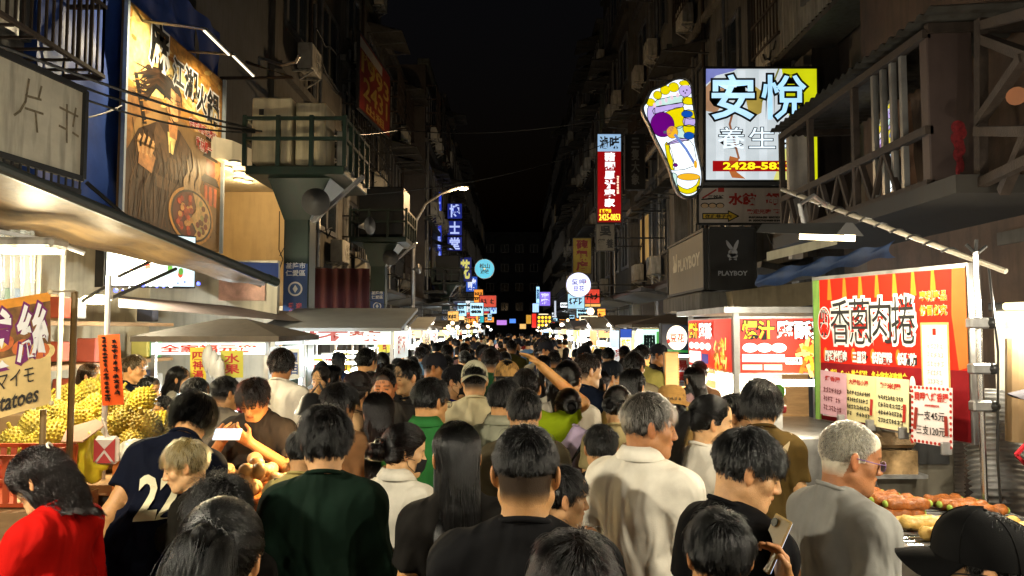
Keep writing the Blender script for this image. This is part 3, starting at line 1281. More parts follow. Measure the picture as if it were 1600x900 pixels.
def acc_cap(o, T4, c='#101014', turn=0, stripes=False, c2=None):
    cm = mat('cap_cloth_' + c, col(c)[:3], .85, var=.15, bump=.08, bscale=420, spec=.15)
    mb = MB()

    def dome(u, v):
        a = u * 2 * math.pi
        b = v * math.pi / 2
        r = math.cos(b) ** .8
        k = 1 + .012 * math.cos(6 * a) * v * (1 - v) * 2
        return (.089 * r * math.cos(a) * k, -.010 + .111 * r * math.sin(a) * k, .020 + .010 * math.sin(a) + .108 * math.sin(b) ** .9)
    mb.sheet(dome, 36, 10)
    mb.ball((0, -.010, .129), (.007, .007, .004), 8, 4)
    for k in range(6):
        a = (k + .5) * math.pi / 3
        mb.tube([tuple(Vector(dome(a / (2 * math.pi), t / 8)) * 1.006) for t in range(8)], .0011, 4)
    g = mb.build('cap', cm, o, True)
    T = T4 @ Matrix.Rotation(R(turn), 4, 'Z')
    g.matrix_local = T
    bb = MB()

    def brim(top):
        def fn(u, v):
            a = (u - .5) * 2.3
            e = v * .078 * math.cos(a * .72)
            x = (.084 + e * .25) * math.sin(a)
            y = -.010 + .109 * math.cos(a) + e
            z = .030 + .0 - .010 * v - .055 * (x / .1) ** 2 * (.25 + .75 * v) + (.003 if top else 0)
            return (x, y, z)
        return fn
    bb.sheet(brim(True), 20, 8).sheet(brim(False), 20, 8)
    br = bb.build('brim', mat('cap_cloth_' + (c2 or c), col(c2 or c)[:3], .85, var=.15, bump=.08, bscale=420), g, True)
    if stripes:
        sb = MB()
        f = brim(True)
        for k in range(3):
            u0 = .60 + k * .10
            sb.sheet(lambda u, v: tuple(Vector(f(u0 + u * .055 + .04 * v, .05 + v * .85)) + Vector((0, 0, .0015))), 3, 8)
        sb.build('stripes', mat('white_print', .75, .6, var=.1), br)


def acc_hat(o, T4, c='#b08a52'):
    cm = mat('hat_straw_' + c, col(c)[:3], .9, var=.25, scale=25, bump=.6, bscale=120, stretch=(1, 1, 3))
    prof = [(.135, .0), (.13, .006), (.112, .022), (.09, .032), (.088, .07), (.082, .10), (.06, .123), (.02, .13), (.0, .13)]
    mb = MB()
    n = 28
    v = []
    for r, z in prof:
        for k in range(n):
            a = 2 * math.pi * k / n
            v.append((r * math.cos(a), -.012 + r * 1.15 * math.sin(a), z + .008 * math.sin(3 * a) * (r > .1)))
    mb.add(v, [(i * n + k, i * n + (k + 1) % n, (i + 1) * n + (k + 1) % n, (i + 1) * n + k) for i in range(len(prof) - 1) for k in range(n)])
    g = mb.build('hat', cm, o, True)
    g.matrix_local = T4


def acc_strap(o, T4, c='#0c0c0c', side=1):
    """a bag strap across the back and chest"""
    mb = MB()
    pts = [(side * .13, -.02, 1.47), (side * .09, -.118, 1.40), (0, -.148, 1.26), (-side * .10, -.142, 1.08), (-side * .165, -.09, .94), (-side * .175, .06, .96), (-side * .08, .145, 1.12), (side * .06, .145, 1.30), (side * .115, .085, 1.43), (side * .13, -.02, 1.47)]
    v = [Vector(p) for p in pts]
    sm = []
    for i in range(len(v) - 1):
        for t in range(4):
            sm.append(v[i].lerp(v[i + 1], t / 4))
    sm.append(v[-1])
    for a, b in zip(sm, sm[1:]):
        mb.beam(a, b + (b - a) * .1, .006, .03, up=(a + b) * .5 - Vector((0, 0, (a.z + b.z) / 2)) if (a.xy.length > .01) else (0, 0, 1))
    mb.build('bag_strap', mat('strap_' + c, col(c)[:3], .7), o)


def acc_clip(o, T4, c='#0b0b0c', at=(0, -.118, .0)):
    mb = MB()
    for k in range(5):
        z = at[2] - .04 + k * .02
        for sx in (-1, 1):
            mb.tube([(at[0], at[1] - .028, z), (at[0] + sx * .022, at[1] - .024, z + .004), (at[0] + sx * .036, at[1] + .006, z + .006)], .0042, 6)
    mb.tube([(at[0], at[1] - .03, at[2] - .045), (at[0], at[1] - .034, at[2]), (at[0], at[1] - .03, at[2] + .05)], .007, 6)
    g = mb.build('hair_claw', mat('claw_plastic' + c, col(c)[:3], .25), o, True)
    g.matrix_local = T4


def acc_tie(o, T4, c='#c9a86a', at=(0, -.117, .035), r=.017):
    mb = MB()
    mb.tube([(at[0] + r * math.cos(k * math.pi / 8), at[1] - .006, at[2] + r * math.sin(k * math.pi / 8)) for k in range(17)], .005, 6)
    g = mb.build('hair_tie', mat('tie_' + c, col(c)[:3], .6), o, True)
    g.matrix_local = T4


ACC = dict(glasses=acc_glasses, mask=acc_mask, cap=acc_cap, hat=acc_hat, strap=acc_strap, clip=acc_clip, tie=acc_tie)

# ------------------------------------------------------------------ the setting: ground, street, buildings
ASPHALT = mat('asphalt', .05, .75, var=.4, scale=6, bump=.5, bscale=90)
PAVING = mat('paving', .13, .8, var=.35, scale=4, bump=.4, bscale=50, grime=.4)
MB().quad((-300, -120, -.006), (300, -120, -.006), (300, 600, -.006), (-300, 600, -.006)).build('ground', mat('dark_ground', .04, .9, var=.3, scale=.3))['kind'] = 'structure'
MB().box((.1, 60, -.003), (6.4, 160, .006)).build('street', ASPHALT)['kind'] = 'structure'
for nm, x0, x1 in (('pavement', -5.3, -3.1), ('pavement', 3.3, 6.0)):
    MB().box(((x0 + x1) / 2, 60, .06), (x1 - x0, 160, .13), bev=.015).build(nm, PAVING)['kind'] = 'structure'

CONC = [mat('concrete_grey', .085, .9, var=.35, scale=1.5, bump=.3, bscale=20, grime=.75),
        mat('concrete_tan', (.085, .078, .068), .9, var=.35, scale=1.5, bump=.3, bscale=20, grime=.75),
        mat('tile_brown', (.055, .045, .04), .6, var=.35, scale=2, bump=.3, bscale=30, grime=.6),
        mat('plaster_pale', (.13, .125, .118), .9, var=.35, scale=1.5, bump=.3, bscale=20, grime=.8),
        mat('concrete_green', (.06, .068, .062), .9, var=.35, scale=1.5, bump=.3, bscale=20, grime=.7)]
FRAME = mat('aluminium_frame', .22, .4, metal=.7, var=.25, grime=.3)
PANE = mat('dark_window_glass', (.015, .02, .026), .08, var=.3, scale=1.2, spec=.7)
RUST = mat('rusty_iron', (.045, .033, .027), .75, metal=.3, var=.5, scale=8, bump=.4, bscale=60)
IRON = mat('dark_iron', .035, .6, metal=.5, var=.3)
GALV = mat('galvanised_steel', .35, .42, metal=.85, var=.3, scale=6, grime=.35)
CORR = mat('corrugated_sheet', (.075, .073, .068), .55, metal=.3, var=.35, scale=2, grime=.7)
GREENP = mat('green_painted_steel', (.010, .026, .017), .5, var=.35, scale=4, grime=.35)
ACW = mat('unit_casing', (.38, .36, .31), .6, var=.3, scale=4, grime=.7)


def unit(fn):
    m = MB()
    fn(m)
    me = bpy.data.meshes.new('unit')
    me.from_pydata([tuple(p) for p in m.v], [], m.f)
    return me


def with_mat(me, m):
    c = me.copy()
    c.materials.append(m)
    return c


def _win(m):          # facing +x, 1 m wide, 1 m high
    for a, b in (((0, -.5, 0), (0, .5, 0)), ((0, -.5, 1), (0, .5, 1)), ((0, 0, 0), (0, 0, 1))):
        m.beam(a, b, .09, .06)
    for y in (-.5, .5):
        m.beam((0, y, -.03), (0, y, 1.03), .10, .06)


def _cage(m):
    for i in range(9):
        y = -.5 + i / 8
        m.beam((.35, y, 0), (.35, y, 1), .022, .022)
    for z in (0, .33, .66, 1):
        m.beam((.352, -.51, z), (.352, .51, z), .025, .025)
        for y in (-.51, .51):
            m.beam((0, y, z), (.365, y, z), .025, .025)


def _rail(m):
    m.box((.45, 0, -.06), (.9, 1.0, .12))
    for i in range(11):
        m.beam((.86, -.49 + i * .098, 0), (.86, -.49 + i * .098, .95), .022, .022)
    m.beam((.86, -.5, .96), (.86, .5, .96), .05, .05)
    m.beam((.86, -.5, .5), (.86, .5, .5), .03, .03)


def _ac(m):
    m.box((.3, 0, .32), (.34, .82, .6), bev=.02)
    m.tube([(.47, .12 + .22 * math.cos(k * math.pi / 8), .32 + .22 * math.sin(k * math.pi / 8)) for k in range(17)], .012, 5)
    for k in range(6):
        a = k * math.pi / 6
        m.beam((.475, .12 - .21 * math.cos(a), .32 - .21 * math.sin(a)), (.475, .12 + .21 * math.cos(a), .32 + .21 * math.sin(a)), .008, .008)
    for y in (-.3, .3):
        m.beam((0, y, -.01), (.48, y, -.01), .04, .04)
        m.beam((.02, y, -.3), (.45, y, -.02), .03, .03)


def _awn(m):          # corrugated sloping awning 1 m long
    n = 24
    v = []
    for i in range(n + 1):
        y = -.5 + i / n
        dz = .02 * (1 if i % 2 else -1)
        v += [(0, y, .0 + dz), (.95, y, -.33 + dz)]
    m.add(v, [(2 * i, 2 * i + 2, 2 * i + 3, 2 * i + 1) for i in range(n)])
    m.add([(p[0], p[1], p[2] - .012) for p in v], [(2 * i, 2 * i + 1, 2 * i + 3, 2 * i + 2) for i in range(n)])
    for y in (-.48, 0, .48):
        m.beam((0, y, -.42), (.9, y, -.34), .03, .03)


U = {k: unit(f) for k, f in dict(window=_win, cage=_cage, balcony=_rail, unit=_ac, awning=_awn).items()}
UM = {}


def fit(kind, m, root, side, x, y, z, sy=1, sz=1, name=None, sx=1):
    k = (kind, m.name)
    if k not in UM:
        UM[k] = with_mat(U[kind], m)
    o = link(name or kind, UM[k], root)
    o.location = (x, y, z)
    o.rotation_euler = (0, 0, 0 if side < 0 else math.pi)
    o.scale = (sx, sy, sz)
    return o


PANE_ME = {}


def pane(parent, m=None):
    m = m or PANE
    if m.name not in PANE_ME:
        b = MB()
        b.box((-.01, -.25, .5), (.02, .44, .94)).box((-.004, .25, .5), (.02, .44, .94))
        b.build('pane_source', m)
        o = bpy.data.objects['pane_source']
        PANE_ME[m.name] = o.data
        bpy.data.objects.remove(o)
    return link('pane', PANE_ME[m.name], parent)


WARMWIN = em('#e8b868', .35, .4, 2)


def building(label, side, xf, y0, y1, H, seed, wallm, depth=7, floors=None, z0=3.3, rich=True, group=None):
    """a narrow town building whose facade stands at xf along the street"""
    rg = random.Random(seed)
    root = thing('town_building', label, 'building', group, (0, 0, 0))
    xm = xf + side * depth / 2
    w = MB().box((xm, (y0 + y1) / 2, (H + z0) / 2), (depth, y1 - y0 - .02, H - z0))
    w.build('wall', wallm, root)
    b = MB()
    for k in (0, 1, 2):
        yy = y0 + .2 + (y1 - y0 - .4) * k / 2
        b.box((xf + side * .3, yy, z0 / 2), (.45, .4, z0))
    b.box((xf + side * 2.2, (y0 + y1) / 2, z0 / 2), (.2, y1 - y0 - .02, z0 - .02))
    b.build('arcade', CONC[seed % 5], root)
    MB().box((xf + side * .1, (y0 + y1) / 2, H + .15), (.55, y1 - y0 + .05, .3), bev=.04).build('parapet', CONC[(seed + 1) % 5], root)
    fl = floors or max(2, int((H - z0) / 3.1))
    fh = (H - z0) / fl
    for f in range(fl):
        zb = z0 + f * fh
        MB().box((xf - side * .06, (y0 + y1) / 2, zb + .08), (.2, y1 - y0 - .06, .18)).build('ledge', CONC[(seed + f) % 5], root)
        nw = max(1, int((y1 - y0) / 2.2))
        mode = rg.choice(('plain', 'cage', 'balcony', 'awning', 'cage', 'awning'))
        for i in range(nw):
            yc = y0 + (y1 - y0) * (i + .5) / nw
            ww = (y1 - y0) / nw * rg.uniform(.5, .75)
            hh = fh * rg.uniform(.42, .52)
            wn = fit('window', FRAME, root, side, xf - side * .03, yc, zb + fh * .3, ww, hh)
            pane(wn, WARMWIN if rg.random() < .04 else None)
            if not rich:
                continue
            if mode == 'cage':
                fit('cage', RUST if rg.random() < .6 else IRON, root, side, xf - side * .02, yc, zb + fh * .22, ww * 1.12, hh * 1.25, sx=1.3)
            if mode == 'balcony':
                fit('balcony', IRON, root, side, xf, yc, zb + fh * .1, (y1 - y0) / nw * .98, 1)
            if mode == 'awning' or rg.random() < .35:
                fit('awning', CORR, root, side, xf, yc, zb + fh * .86, ww * 1.25, 1, sx=rg.uniform(.8, 1.4))
            if rg.random() < .5:
                fit('unit', ACW, root, side, xf, yc + rg.uniform(-.5, .5), zb + fh * .02 + .32, 1, 1, name='cooling_unit')
    if rich:
        for k in range(7):
            ya_, yb_ = sorted((rg.uniform(y0, y1), rg.uniform(y0, y1)))
            zz = z0 + rg.uniform(.1, min(6.5, H - z0 - 1))
            xo = xf - side * rg.uniform(.12, .5)
            MB().tube([(xo, ya_ + (yb_ - ya_) * t / 6, zz - rg.uniform(.1, .35) * 4 * (t / 6) * (1 - t / 6) + (.4 if k % 3 == 0 else 0) * t / 6) for t in range(7)], rg.uniform(.012, .022), 5).build('cable', IRON, root)
        for k in range(3):
            yy = rg.uniform(y0 + .2, y1 - .2)
            MB().tube([(xf - side * .1, yy, z0), (xf - side * .1, yy, H * rg.uniform(.6, 1))], .05, 8).build('drainpipe', GALV if k else RUST, root)
        MB().box((xf - side * .5, (y0 + y1) / 2, z0 - .25), (1.1, y1 - y0 - .1, .12), rot=Matrix.Rotation(side * .18, 3, 'Y')).build('canopy', CORR, root)
    return root


# far side of the street, houses in both rows
LROW = [(-5.0, 15.2, 21, 15.6), (-5.0, 21, 27.5, 16.2), (-4.9, 27.5, 33, 12.8), (-3.95, 33, 41, 14.0), (-3.9, 41, 49, 15.0), (-3.8, 49, 59, 14.2), (-3.7, 59, 74, 14.8), (-3.6, 74, 95, 15.5)]
LNAMES = ['dark grey town building with caged windows behind the green steel gantry', 'tall dark building carrying the slanted red telephone banner', 'low tan building set between two taller dark ones beside the second green gantry',
          'dark building with flat roof where the street begins to narrow', 'narrow building carrying the tall blue lit sign', 'building behind the cyan round lit sign', 'long dark building beyond the blue signs', 'last building in the row beside the far lights']
for i, (x, a, b, H) in enumerate(LROW):
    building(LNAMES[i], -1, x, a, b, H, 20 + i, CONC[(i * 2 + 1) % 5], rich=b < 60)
RROW = [(5.8, 13.95, 16.5, 14.5), (5.4, 16.5, 22.5, 17.5), (5.0, 22.5, 29, 18), (4.7, 29, 37, 18.5), (4.5, 37, 46, 17.6), (4.3, 46, 58, 18), (4.2, 58, 76, 18.6), (4.1, 76, 96, 17)]
RNAMES = ['old building behind the massage lightbox and the foot shaped sign', 'tall building with tiled eaves behind the red vertical sign', 'building behind the white round lit sign', 'dark building with yellow unlit vertical sign',
          'tall dark building halfway down the street with small balconies', 'building behind the purple lit sign', 'long dark building beyond the yellow dot sign', 'last tall building beside the far lights on the sausage stall side']
for i, (x, a, b, H) in enumerate(RROW):
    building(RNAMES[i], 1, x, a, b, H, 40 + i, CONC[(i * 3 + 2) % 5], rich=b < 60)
er = thing('apartment_block', 'dim apartment block closing the end of the street', 'building', None, (0, 0, 0))
MB().box((1.5, 126, 9), (22, 10, 18)).build('wall', CONC[0], er)
for i in range(7):
    for j in range(4):
        w = link('window', with_mat(U['window'], FRAME) if (i, j) == (0, 0) else bpy.data.meshes['unit.005'] if False else UM[('window', FRAME.name)], er)
        w.location = (-6 + i * 2.4, 120.9, 5 + j * 3.2)
        w.rotation_euler = (0, 0, -math.pi / 2)
        w.scale = (1, 1.2, 1.3)
        pane(w, WARMWIN if (i * 5 + j * 3) % 11 == 0 else None)

# ---- beige corner restaurant with recessed ceiling lights
br = thing('corner_restaurant', 'beige corner restaurant with glazed upper windows and round ceiling lights', 'building', None, (0, 0, 0))
BEIGE = mat('beige_wall', (.52, .38, .20), .8, var=.12, scale=2, bump=.15, bscale=40, grime=.12)
WHITEW = mat('white_band', (.62, .55, .42), .7, var=.1, scale=2, grime=.15)
MB().box((-5.55, 15.1, 3.3), (1.9, .25, 3.0)).build('end_wall', BEIGE, br)
MB().box((-5.52, 14.94, 2.45), (1.84, .08, 1.15)).build('white_band', WHITEW, br)
MB().box((-6.75, 13.2, 3.9), (.3, 3.6, 3.2)).build('side_wall', BEIGE, br)
MB().box((-4.62, 14.99, 2.8), (.10, .10, 3.5)).build('corner_post', WHITEW, br)
sof = MB()
cv = [(-7, 11.4), (-5.3, 11.4), (-4.7, 12.2), (-4.45, 13.4), (-4.5, 15.0), (-7, 15.0)]
sof.slab([(a, b, 4.72) for a, b in cv], .35, n=(0, 0, 1))
sof.build('soffit', WHITEW, br)
sof = MB()
sof.slab([(a, b, 2.06) for a, b in [(-7, 12.0), (-5.0, 12.0), (-4.55, 13.0), (-4.5, 14.8), (-7, 14.8)]], .30, n=(0, 0, 1))
sof.build('lower_soffit', WHITEW, br)
for px, py, d in ((353, 281, 12.6), (373, 281, 13.6), (374, 296, 13.0), (386, 307, 13.8), (366, 288, 12.2)):
    q = P(px, py, d)
    dl = MB()
    dl.tube([(q.x, q.y, 4.725), (q.x, q.y, 4.69)], .105, 14, m=FRAME)
    dl.tube([(q.x, q.y, 4.689), (q.x, q.y, 4.684)], .09, 14, m=em('#ffe2a8', 3, 0))
    o = dl.build('ceiling_light', None, br)
    lamp(o, (q.x, q.y, 4.6), 8, (1, .74, .38), .08)
for k, (ya, yb) in enumerate(((12.1, 12.9), (13.0, 13.7), (13.8, 14.5))):
    w = MB().box((-6.55, (ya + yb) / 2, 3.55), (.06, yb - ya, 1.9)).build('window', em('#e8b44c', .55, .35, 1.5), br)
    f = MB()
    for a, b in (((-6.5, ya, 2.6), (-6.5, ya, 4.5)), ((-6.5, yb, 2.6), (-6.5, yb, 4.5)), ((-6.5, ya, 2.6), (-6.5, yb, 2.6)), ((-6.5, ya, 4.5), (-6.5, yb, 4.5))):
        f.beam(a, b, .09, .09)
    f.build('frame', mat('gold_frame', (.45, .33, .14), .35, metal=.7), w)
for px, py, d in ((405, 490, 13.6), (412, 492, 13.9), (340, 452, 12.8)):
    q = P(px, py, d)
    o = MB().tube([(q.x, q.y, 2.05), (q.x, q.y, 2.02)], .11, 14).build('ceiling_light', em('#fff3d8', 8, 0), br)
    lamp(o, (q.x, q.y, 1.95), 22, (1, .85, .6), .08)
q = MB().box((-4.45, 15.0, 2.95), (.5, .3, 3.3)).build('flank_wall', BEIGE, br)
bl = MB()
for k in range(14):
    bl.add([(-4.4 + .0, 0, 0)], []) if False else None
MB().tube([P(437, 330, 14.7), P(436, 390, 14.7), P(442, 405, 14.7), P(437, 420, 14.7), P(434, 455, 14.7)], .012, 5).build('cable', IRON, br)
MB().tube([P(447, 365, 14.7), P(445, 385, 14.7), P(437, 400, 14.7)], .010, 5).build('cable', IRON, br)

# ---- near building with the iron balcony, blank board, blue tarpaulin and the hot pot banner
nb = thing('town_building', 'dark old building with an iron cage balcony above the fruit stalls', 'building', None, (0, 0, 0))
MB().box((-7.2, 6, 8.5), (4, 11, 11)).build('wall', CONC[0], nb)
MB().box((-6.2, 13.4, 9.5), (2.2, 3.6, 9)).build('rear_wall', mat('dark_grey_wall', .07, .85, var=.4, scale=1, grime=.5), nb)
for k in range(3):
    wn = fit('window', FRAME, nb, -1, -5.17, 5.6 + k * 1.3, 5.0, 1.1, 1.5)
    pane(wn, em('#caa050', .22, .5, 1.5) if k == 1 else None)
cb = thing('cage_balcony', 'rusty iron cage balcony with vertical bars above the blank white board', 'balcony', None, (0, 0, 0))
B0, B1 = P(-60, -20, 6.3), P(153, 96, 8.2)
zf = 4.75
cg = MB()
bx, byl, byh = -4.62, 4.9, 8.15
for i in range(30):
    y = byl + (byh - byl) * i / 29
    b_ = MB().beam((bx, y, zf), (bx, y, zf + 1.6), .022, .022)
    b_.build('bar', RUST, cb)
for i in range(5):
    x = -5.2 + (bx + 5.2) * i / 4
    MB().beam((x, byh, zf), (x, byh, zf + 1.6), .022, .022).build('bar', RUST, cb)
for z in (zf, zf + .8, zf + 1.6):
    MB().beam((bx, byl, z), (bx, byh + .02, z), .05, .04).build('rail', RUST, cb)
    MB().beam((-5.2, byh, z), (bx, byh, z), .05, .04).build('rail', RUST, cb)
for i in range(12):
    y = byl + (byh - byl) * i / 11
    MB().beam((-5.2, y, zf - .03), (bx, y, zf - .03), .03, .025).build('floor_bar', RUST, cb)
MB().box((-4.95, 6.6, zf + .35), (.3, .7, .55), bev=.03).build('stored_box', ACW, cb)

bd = thing('blank_board', 'weathered blank white signboard with ghost marks of removed letters', 'signboard', None, (0, 0, 0))
tl, tr, bl_, brr = P(-70, 70, 5.3), P(133, 130, 6.5), P(-70, 210, 5.3), P(133, 276, 6.5)
bl_ = Vector((tl.x, tl.y, 3.28))
brr = Vector((tr.x, tr.y, 3.24))
tl.z, tr.z = 4.08, 4.04
MB().slab([bl_, brr, tr, tl], -.08).build('panel', mat('weathered_white', (.50, .46, .36), .6, var=.2, scale=3, grime=.55), bd)
fr = MB()
for a, b in ((bl_, brr), (brr, tr), (tr, tl), (tl, bl_)):
    fr.beam(a, b, .05, .05)
fr.build('frame', IRON, bd)
fc = Face(bl_, brr, tl)
gh = mat('ghost_glue', (.20, .16, .10), .8, var=.5, scale=20)
for sgn in ([(.18, .95), (.14, .75), (.20, .62), (.12, .5), (.04, .42)], [(.10, .8), (.22, .78)], [(.52, .86), (.5, .62), (.46, .5), (.42, .44)], [(.5, .68), (.62, .70)], [(.62, .84), (.6, .7)], [(.58, .55), (.60, .35)], [(.50, .55), (.64, .56)],
            [(.78, .70), (.94, .68)], [(.84, .76), (.85, .35)], [(.92, .76), (.9, .55)], [(.78, .5), (.84, .49)], [(.90, .48), (.95, .46)]):
    fc.line(sgn, .02, gh, .003)
fc.build('ghost_letters', bd)
MB().beam(bl_ + Vector((.0, -.03, -.12)), brr + Vector((0, -.03, -.12)), .04, .04).build('rail', IRON, bd)
for k in range(17):
    p_ = bl_.lerp(brr, k / 16) + Vector((0, -.03, 0))
    MB().beam(p_ + Vector((0, 0, -.02)), p_ + Vector((0, 0, -.24)), .015, .015).build('bar', IRON, bd)

tp = thing('tarpaulin', 'blue tarpaulin hoarding wrapped round the sign frame behind the hot pot banner', 'tarpaulin', None, (0, 0, 0))
BLUE = mat('blue_tarpaulin', (.02, .06, .28), .5, var=.3, scale=3, bump=.3, bscale=14)


def _tarp(u, v):
    y = 7.7 + u * 4.75
    z = 2.42 + v * 4.6
    x = -5.06 + .03 * math.sin(y * 9 + z * 2) + .025 * math.sin(z * 5 + y * 3) - .35 * max(0, .14 - v) ** 1.2 * 3 * (1 - .6 * u)
    return (x, y, z)


MB().sheet(_tarp, 60, 50).build('cover', BLUE, tp, True)
MB().sheet(lambda u, v: (-5.06 - u * 1.4, 12.45 + .04 * math.sin(v * 14), 2.42 + v * 4.6), 10, 20).build('return_side', BLUE, tp, True)
MB().sheet(lambda u, v: (-5.06 - u * 1.0, 7.7 + .03 * math.sin(v * 11), 2.6 + v * 4.4), 10, 20).build('return_side', BLUE, tp, True)

# the banner itself
bn = thing('hot_pot_banner', 'tall printed banner of a robed long haired swordsman over a two sided hot pot', 'banner', None, (0, 0, 0))
F0 = Face((-4.93, 9.2, 3.22), (-4.93, 12.3, 3.22), (-4.93, 9.2, 6.12))
MB().box((-4.955, 10.75, 4.67), (.05, 3.14, 2.94)).build('panel', mat('banner_canvas', (.27, .15, .05), .55, var=.5, scale=1.2), bn)


def smooth2(pts, n=3):
    out = []
    m = len(pts)
    for i in range(m):
        p0, p1, p2, p3 = [pts[(i + k - 1) % m] for k in range(4)]
        for j in range(n):
            t = j / n
            out.append(tuple(.5 * (2 * p1[c] + (p2[c] - p0[c]) * t + (2 * p0[c] - 5 * p1[c] + 4 * p2[c] - p3[c]) * t * t + (3 * p1[c] - p0[c] - 3 * p2[c] + p3[c]) * t ** 3) for c in (0, 1)))
    return out


def pm(n, c, **k):
    return mat('print_' + n, c if not isinstance(c, str) else srgb(c), k.pop('rough', .5), var=k.pop('var', .55), scale=k.pop('scale', 9), **k)


TAN, YEL, ROBE, ROBE2, ROBE3 = pm('tan', '#c58a3c'), pm('straw', '#f0cf80'), pm('robe', '#3b281a'), pm('robe_fold', '#5c432c'), pm('robe_deep', '#1d130c')
FLESH, FLESH2, HAIRP, INK, PAPER = pm('flesh', '#b77d4a'), pm('flesh_light', '#d9a56c'), pm('painted_hair', '#2a1c12'), mat('ink_black', .008, .5), mat('paper_white', .78, .6, var=.1)
F0.poly([(0, .62), (.3, .66), (.65, .60), (1, .66), (1, 1), (0, 1)], TAN, .002)
F0.poly([(0, .66), (.2, .64), (.5, .70), (.95, .66), (.98, .8), (.55, .86), (.3, .97), (.05, .99)], YEL, .003)
F0.poly([(.02, .3), (.1, .5), (.25, .58), (.05, .62), (0, .6), (0, .3)], pm('smoke', '#8a6034'), .003)
# pagoda
for b0, w_ in ((.36, .13), (.50, .10), (.60, .07)):
    F0.poly([(.87 - w_, b0), (.87 + w_ * .95, b0), (.87 + w_ * .6, b0 + .045), (.87 - w_ * .6, b0 + .045)], ROBE3, .004)
    F0.rect(.87 - w_ * .55, b0 - .10, .87 + w_ * .55, b0 - .005, pm('pagoda', '#7a3a18'), .0035)
for a in (.80, .86, .92):
    F0.rect(a, .24, a + .035, .345, pm('lantern', '#d05a20'), .0045)
# sword, body and robe
F0.poly([(.07, .70), (.10, .71), (.19, .50), (.155, .49)], ROBE3, .0045)
for k in range(5):
    F0.line([(.085 + k * .02, .675 - k * .042), (.115 + k * .02, .685 - k * .042)], .012, TAN, .0055)
F0.poly([(.0, .02), (.62, .02), (.72, .22), (.70, .42), (.62, .50), (.50, .56), (.30, .55), (.12, .46), (.03, .34)], ROBE, .005)
F0.poly([(.28, .55), (.36, .50), (.44, .40), (.36, .36), (.24, .44)], ROBE2, .0065)
F0.poly([(.52, .55), (.62, .49), (.66, .38), (.52, .38), (.46, .42)], ROBE2, .0065)
F0.poly([(.38, .52), (.47, .52), (.44, .42), (.40, .42)], YEL, .0072)
F0.poly([(.26, .29), (.60, .27), (.60, .22), (.28, .23)], ROBE2, .0072)
F0.poly([(.40, .40), (.47, .40), (.48, .30), (.42, .30)], ROBE2, .008)
for k in range(16):
    a = .06 + k * .036
    F0.line([(a, .04), (a + .03 * math.sin(k), .2 + .05 * math.sin(k * 2.3)), (a + .05, .30 + .1 * math.sin(k * 1.7) ** 2)], .03, ROBE3 if k % 2 else ROBE2, .0085)
for k in range(9):
    F0.line([(.14 + k * .055, .44 + .02 * math.sin(k)), (.2 + k * .05, .36), (.22 + k * .05, .28)], .014, ROBE3 if k % 2 else ROBE2, .0092)
# neck, head, hair
F0.poly([(.38, .58), (.48, .58), (.47, .50), (.40, .50)], FLESH, .0095)
F0.poly([(.35, .70), (.37, .62), (.42, .575), (.48, .60), (.50, .67), (.49, .735), (.38, .74)], FLESH2, .0105)
F0.poly([(.455, .735), (.50, .73), (.505, .64), (.485, .60), (.47, .66)], FLESH, .0112)
F0.line([(.385, .682), (.42, .676)], .012, INK, .0125).line([(.445, .676), (.485, .682)], .012, INK, .0125).line([(.38, .70), (.42, .695)], .016, HAIRP, .0125).line([(.445, .695), (.49, .702)], .016, HAIRP, .0125)
F0.line([(.437, .68), (.43, .645), (.445, .64)], .01, FLESH, .0125).line([(.415, .618), (.46, .62)], .012, pm('lips', '#7a3020'), .0125).poly([(.40, .60), (.43, .575), (.47, .595), (.44, .588)], HAIRP, .0125)
F0.poly([(.33, .66), (.35, .74), (.40, .785), (.47, .785), (.51, .745), (.52, .66), (.505, .70), (.47, .735), (.40, .745), (.365, .70)], HAIRP, .0118)
rg = random.Random(8)
for k in range(26):
    t = k / 25
    y0_, y1_ = .775 - .085 * t, .80 - .15 * t + rg.uniform(-.02, .02)
    e = (rg.uniform(.02, .16), .70 - .09 * t + rg.uniform(-.03, .05))
    m0, m1 = (.30 - .04 * t, y0_ + .015), (.18, y1_ - .02)
    w_ = rg.uniform(.008, .016)
    F0.poly([(.40, y0_ + w_), (m0[0], m0[1] + w_), (m1[0], m1[1] + w_ * .6), e, (m1[0], m1[1] - w_ * .5), (m0[0], m0[1] - w_), (.40, y0_ - w_)], (HAIRP, INK, ROBE)[k % 3], .0104 + k * .00002)
for k in range(6):
    F0.line([(.36 + k * .022, .775), (.37 + k * .018, .80), (.40 + k * .012, .81)], .012, HAIRP, .0121)
F0.poly([(.45, .735), (.497, .73), (.503, .65), (.48, .605), (.475, .66), (.455, .70)], pm('flesh_shade', '#8a5a30'), .0122).poly([(.37, .66), (.385, .62), (.42, .58), (.40, .62), (.385, .66)], pm('flesh_shade', '#8a5a30'), .0122)
rg = random.Random(18)
for k in range(120):
    a, b = rg.uniform(.04, .68), rg.uniform(.03, .50)
    F0.line([(a, b), (a + rg.uniform(-.03, .03), b - rg.uniform(.03, .09))], rg.uniform(.008, .022), pm(*(('stroke_a', '#4a3420'), ('stroke_b', '#1a110b'), ('stroke_c', '#6a4c30'), ('stroke_d', '#301f14'))[k % 4]), .0096 + k * .00001)
for k in range(60):
    a, b = rg.uniform(.0, .98), rg.uniform(.62, .99)
    F0.disc(a, b, rg.uniform(.02, .07), rg.uniform(.006, .02), pm(*(('cloud_a', '#d8a050'), ('cloud_b', '#a8702c'), ('cloud_c', '#e8c070'))[k % 3]), .0034 + k * .00001, 8, rg.uniform(-.4, .4))
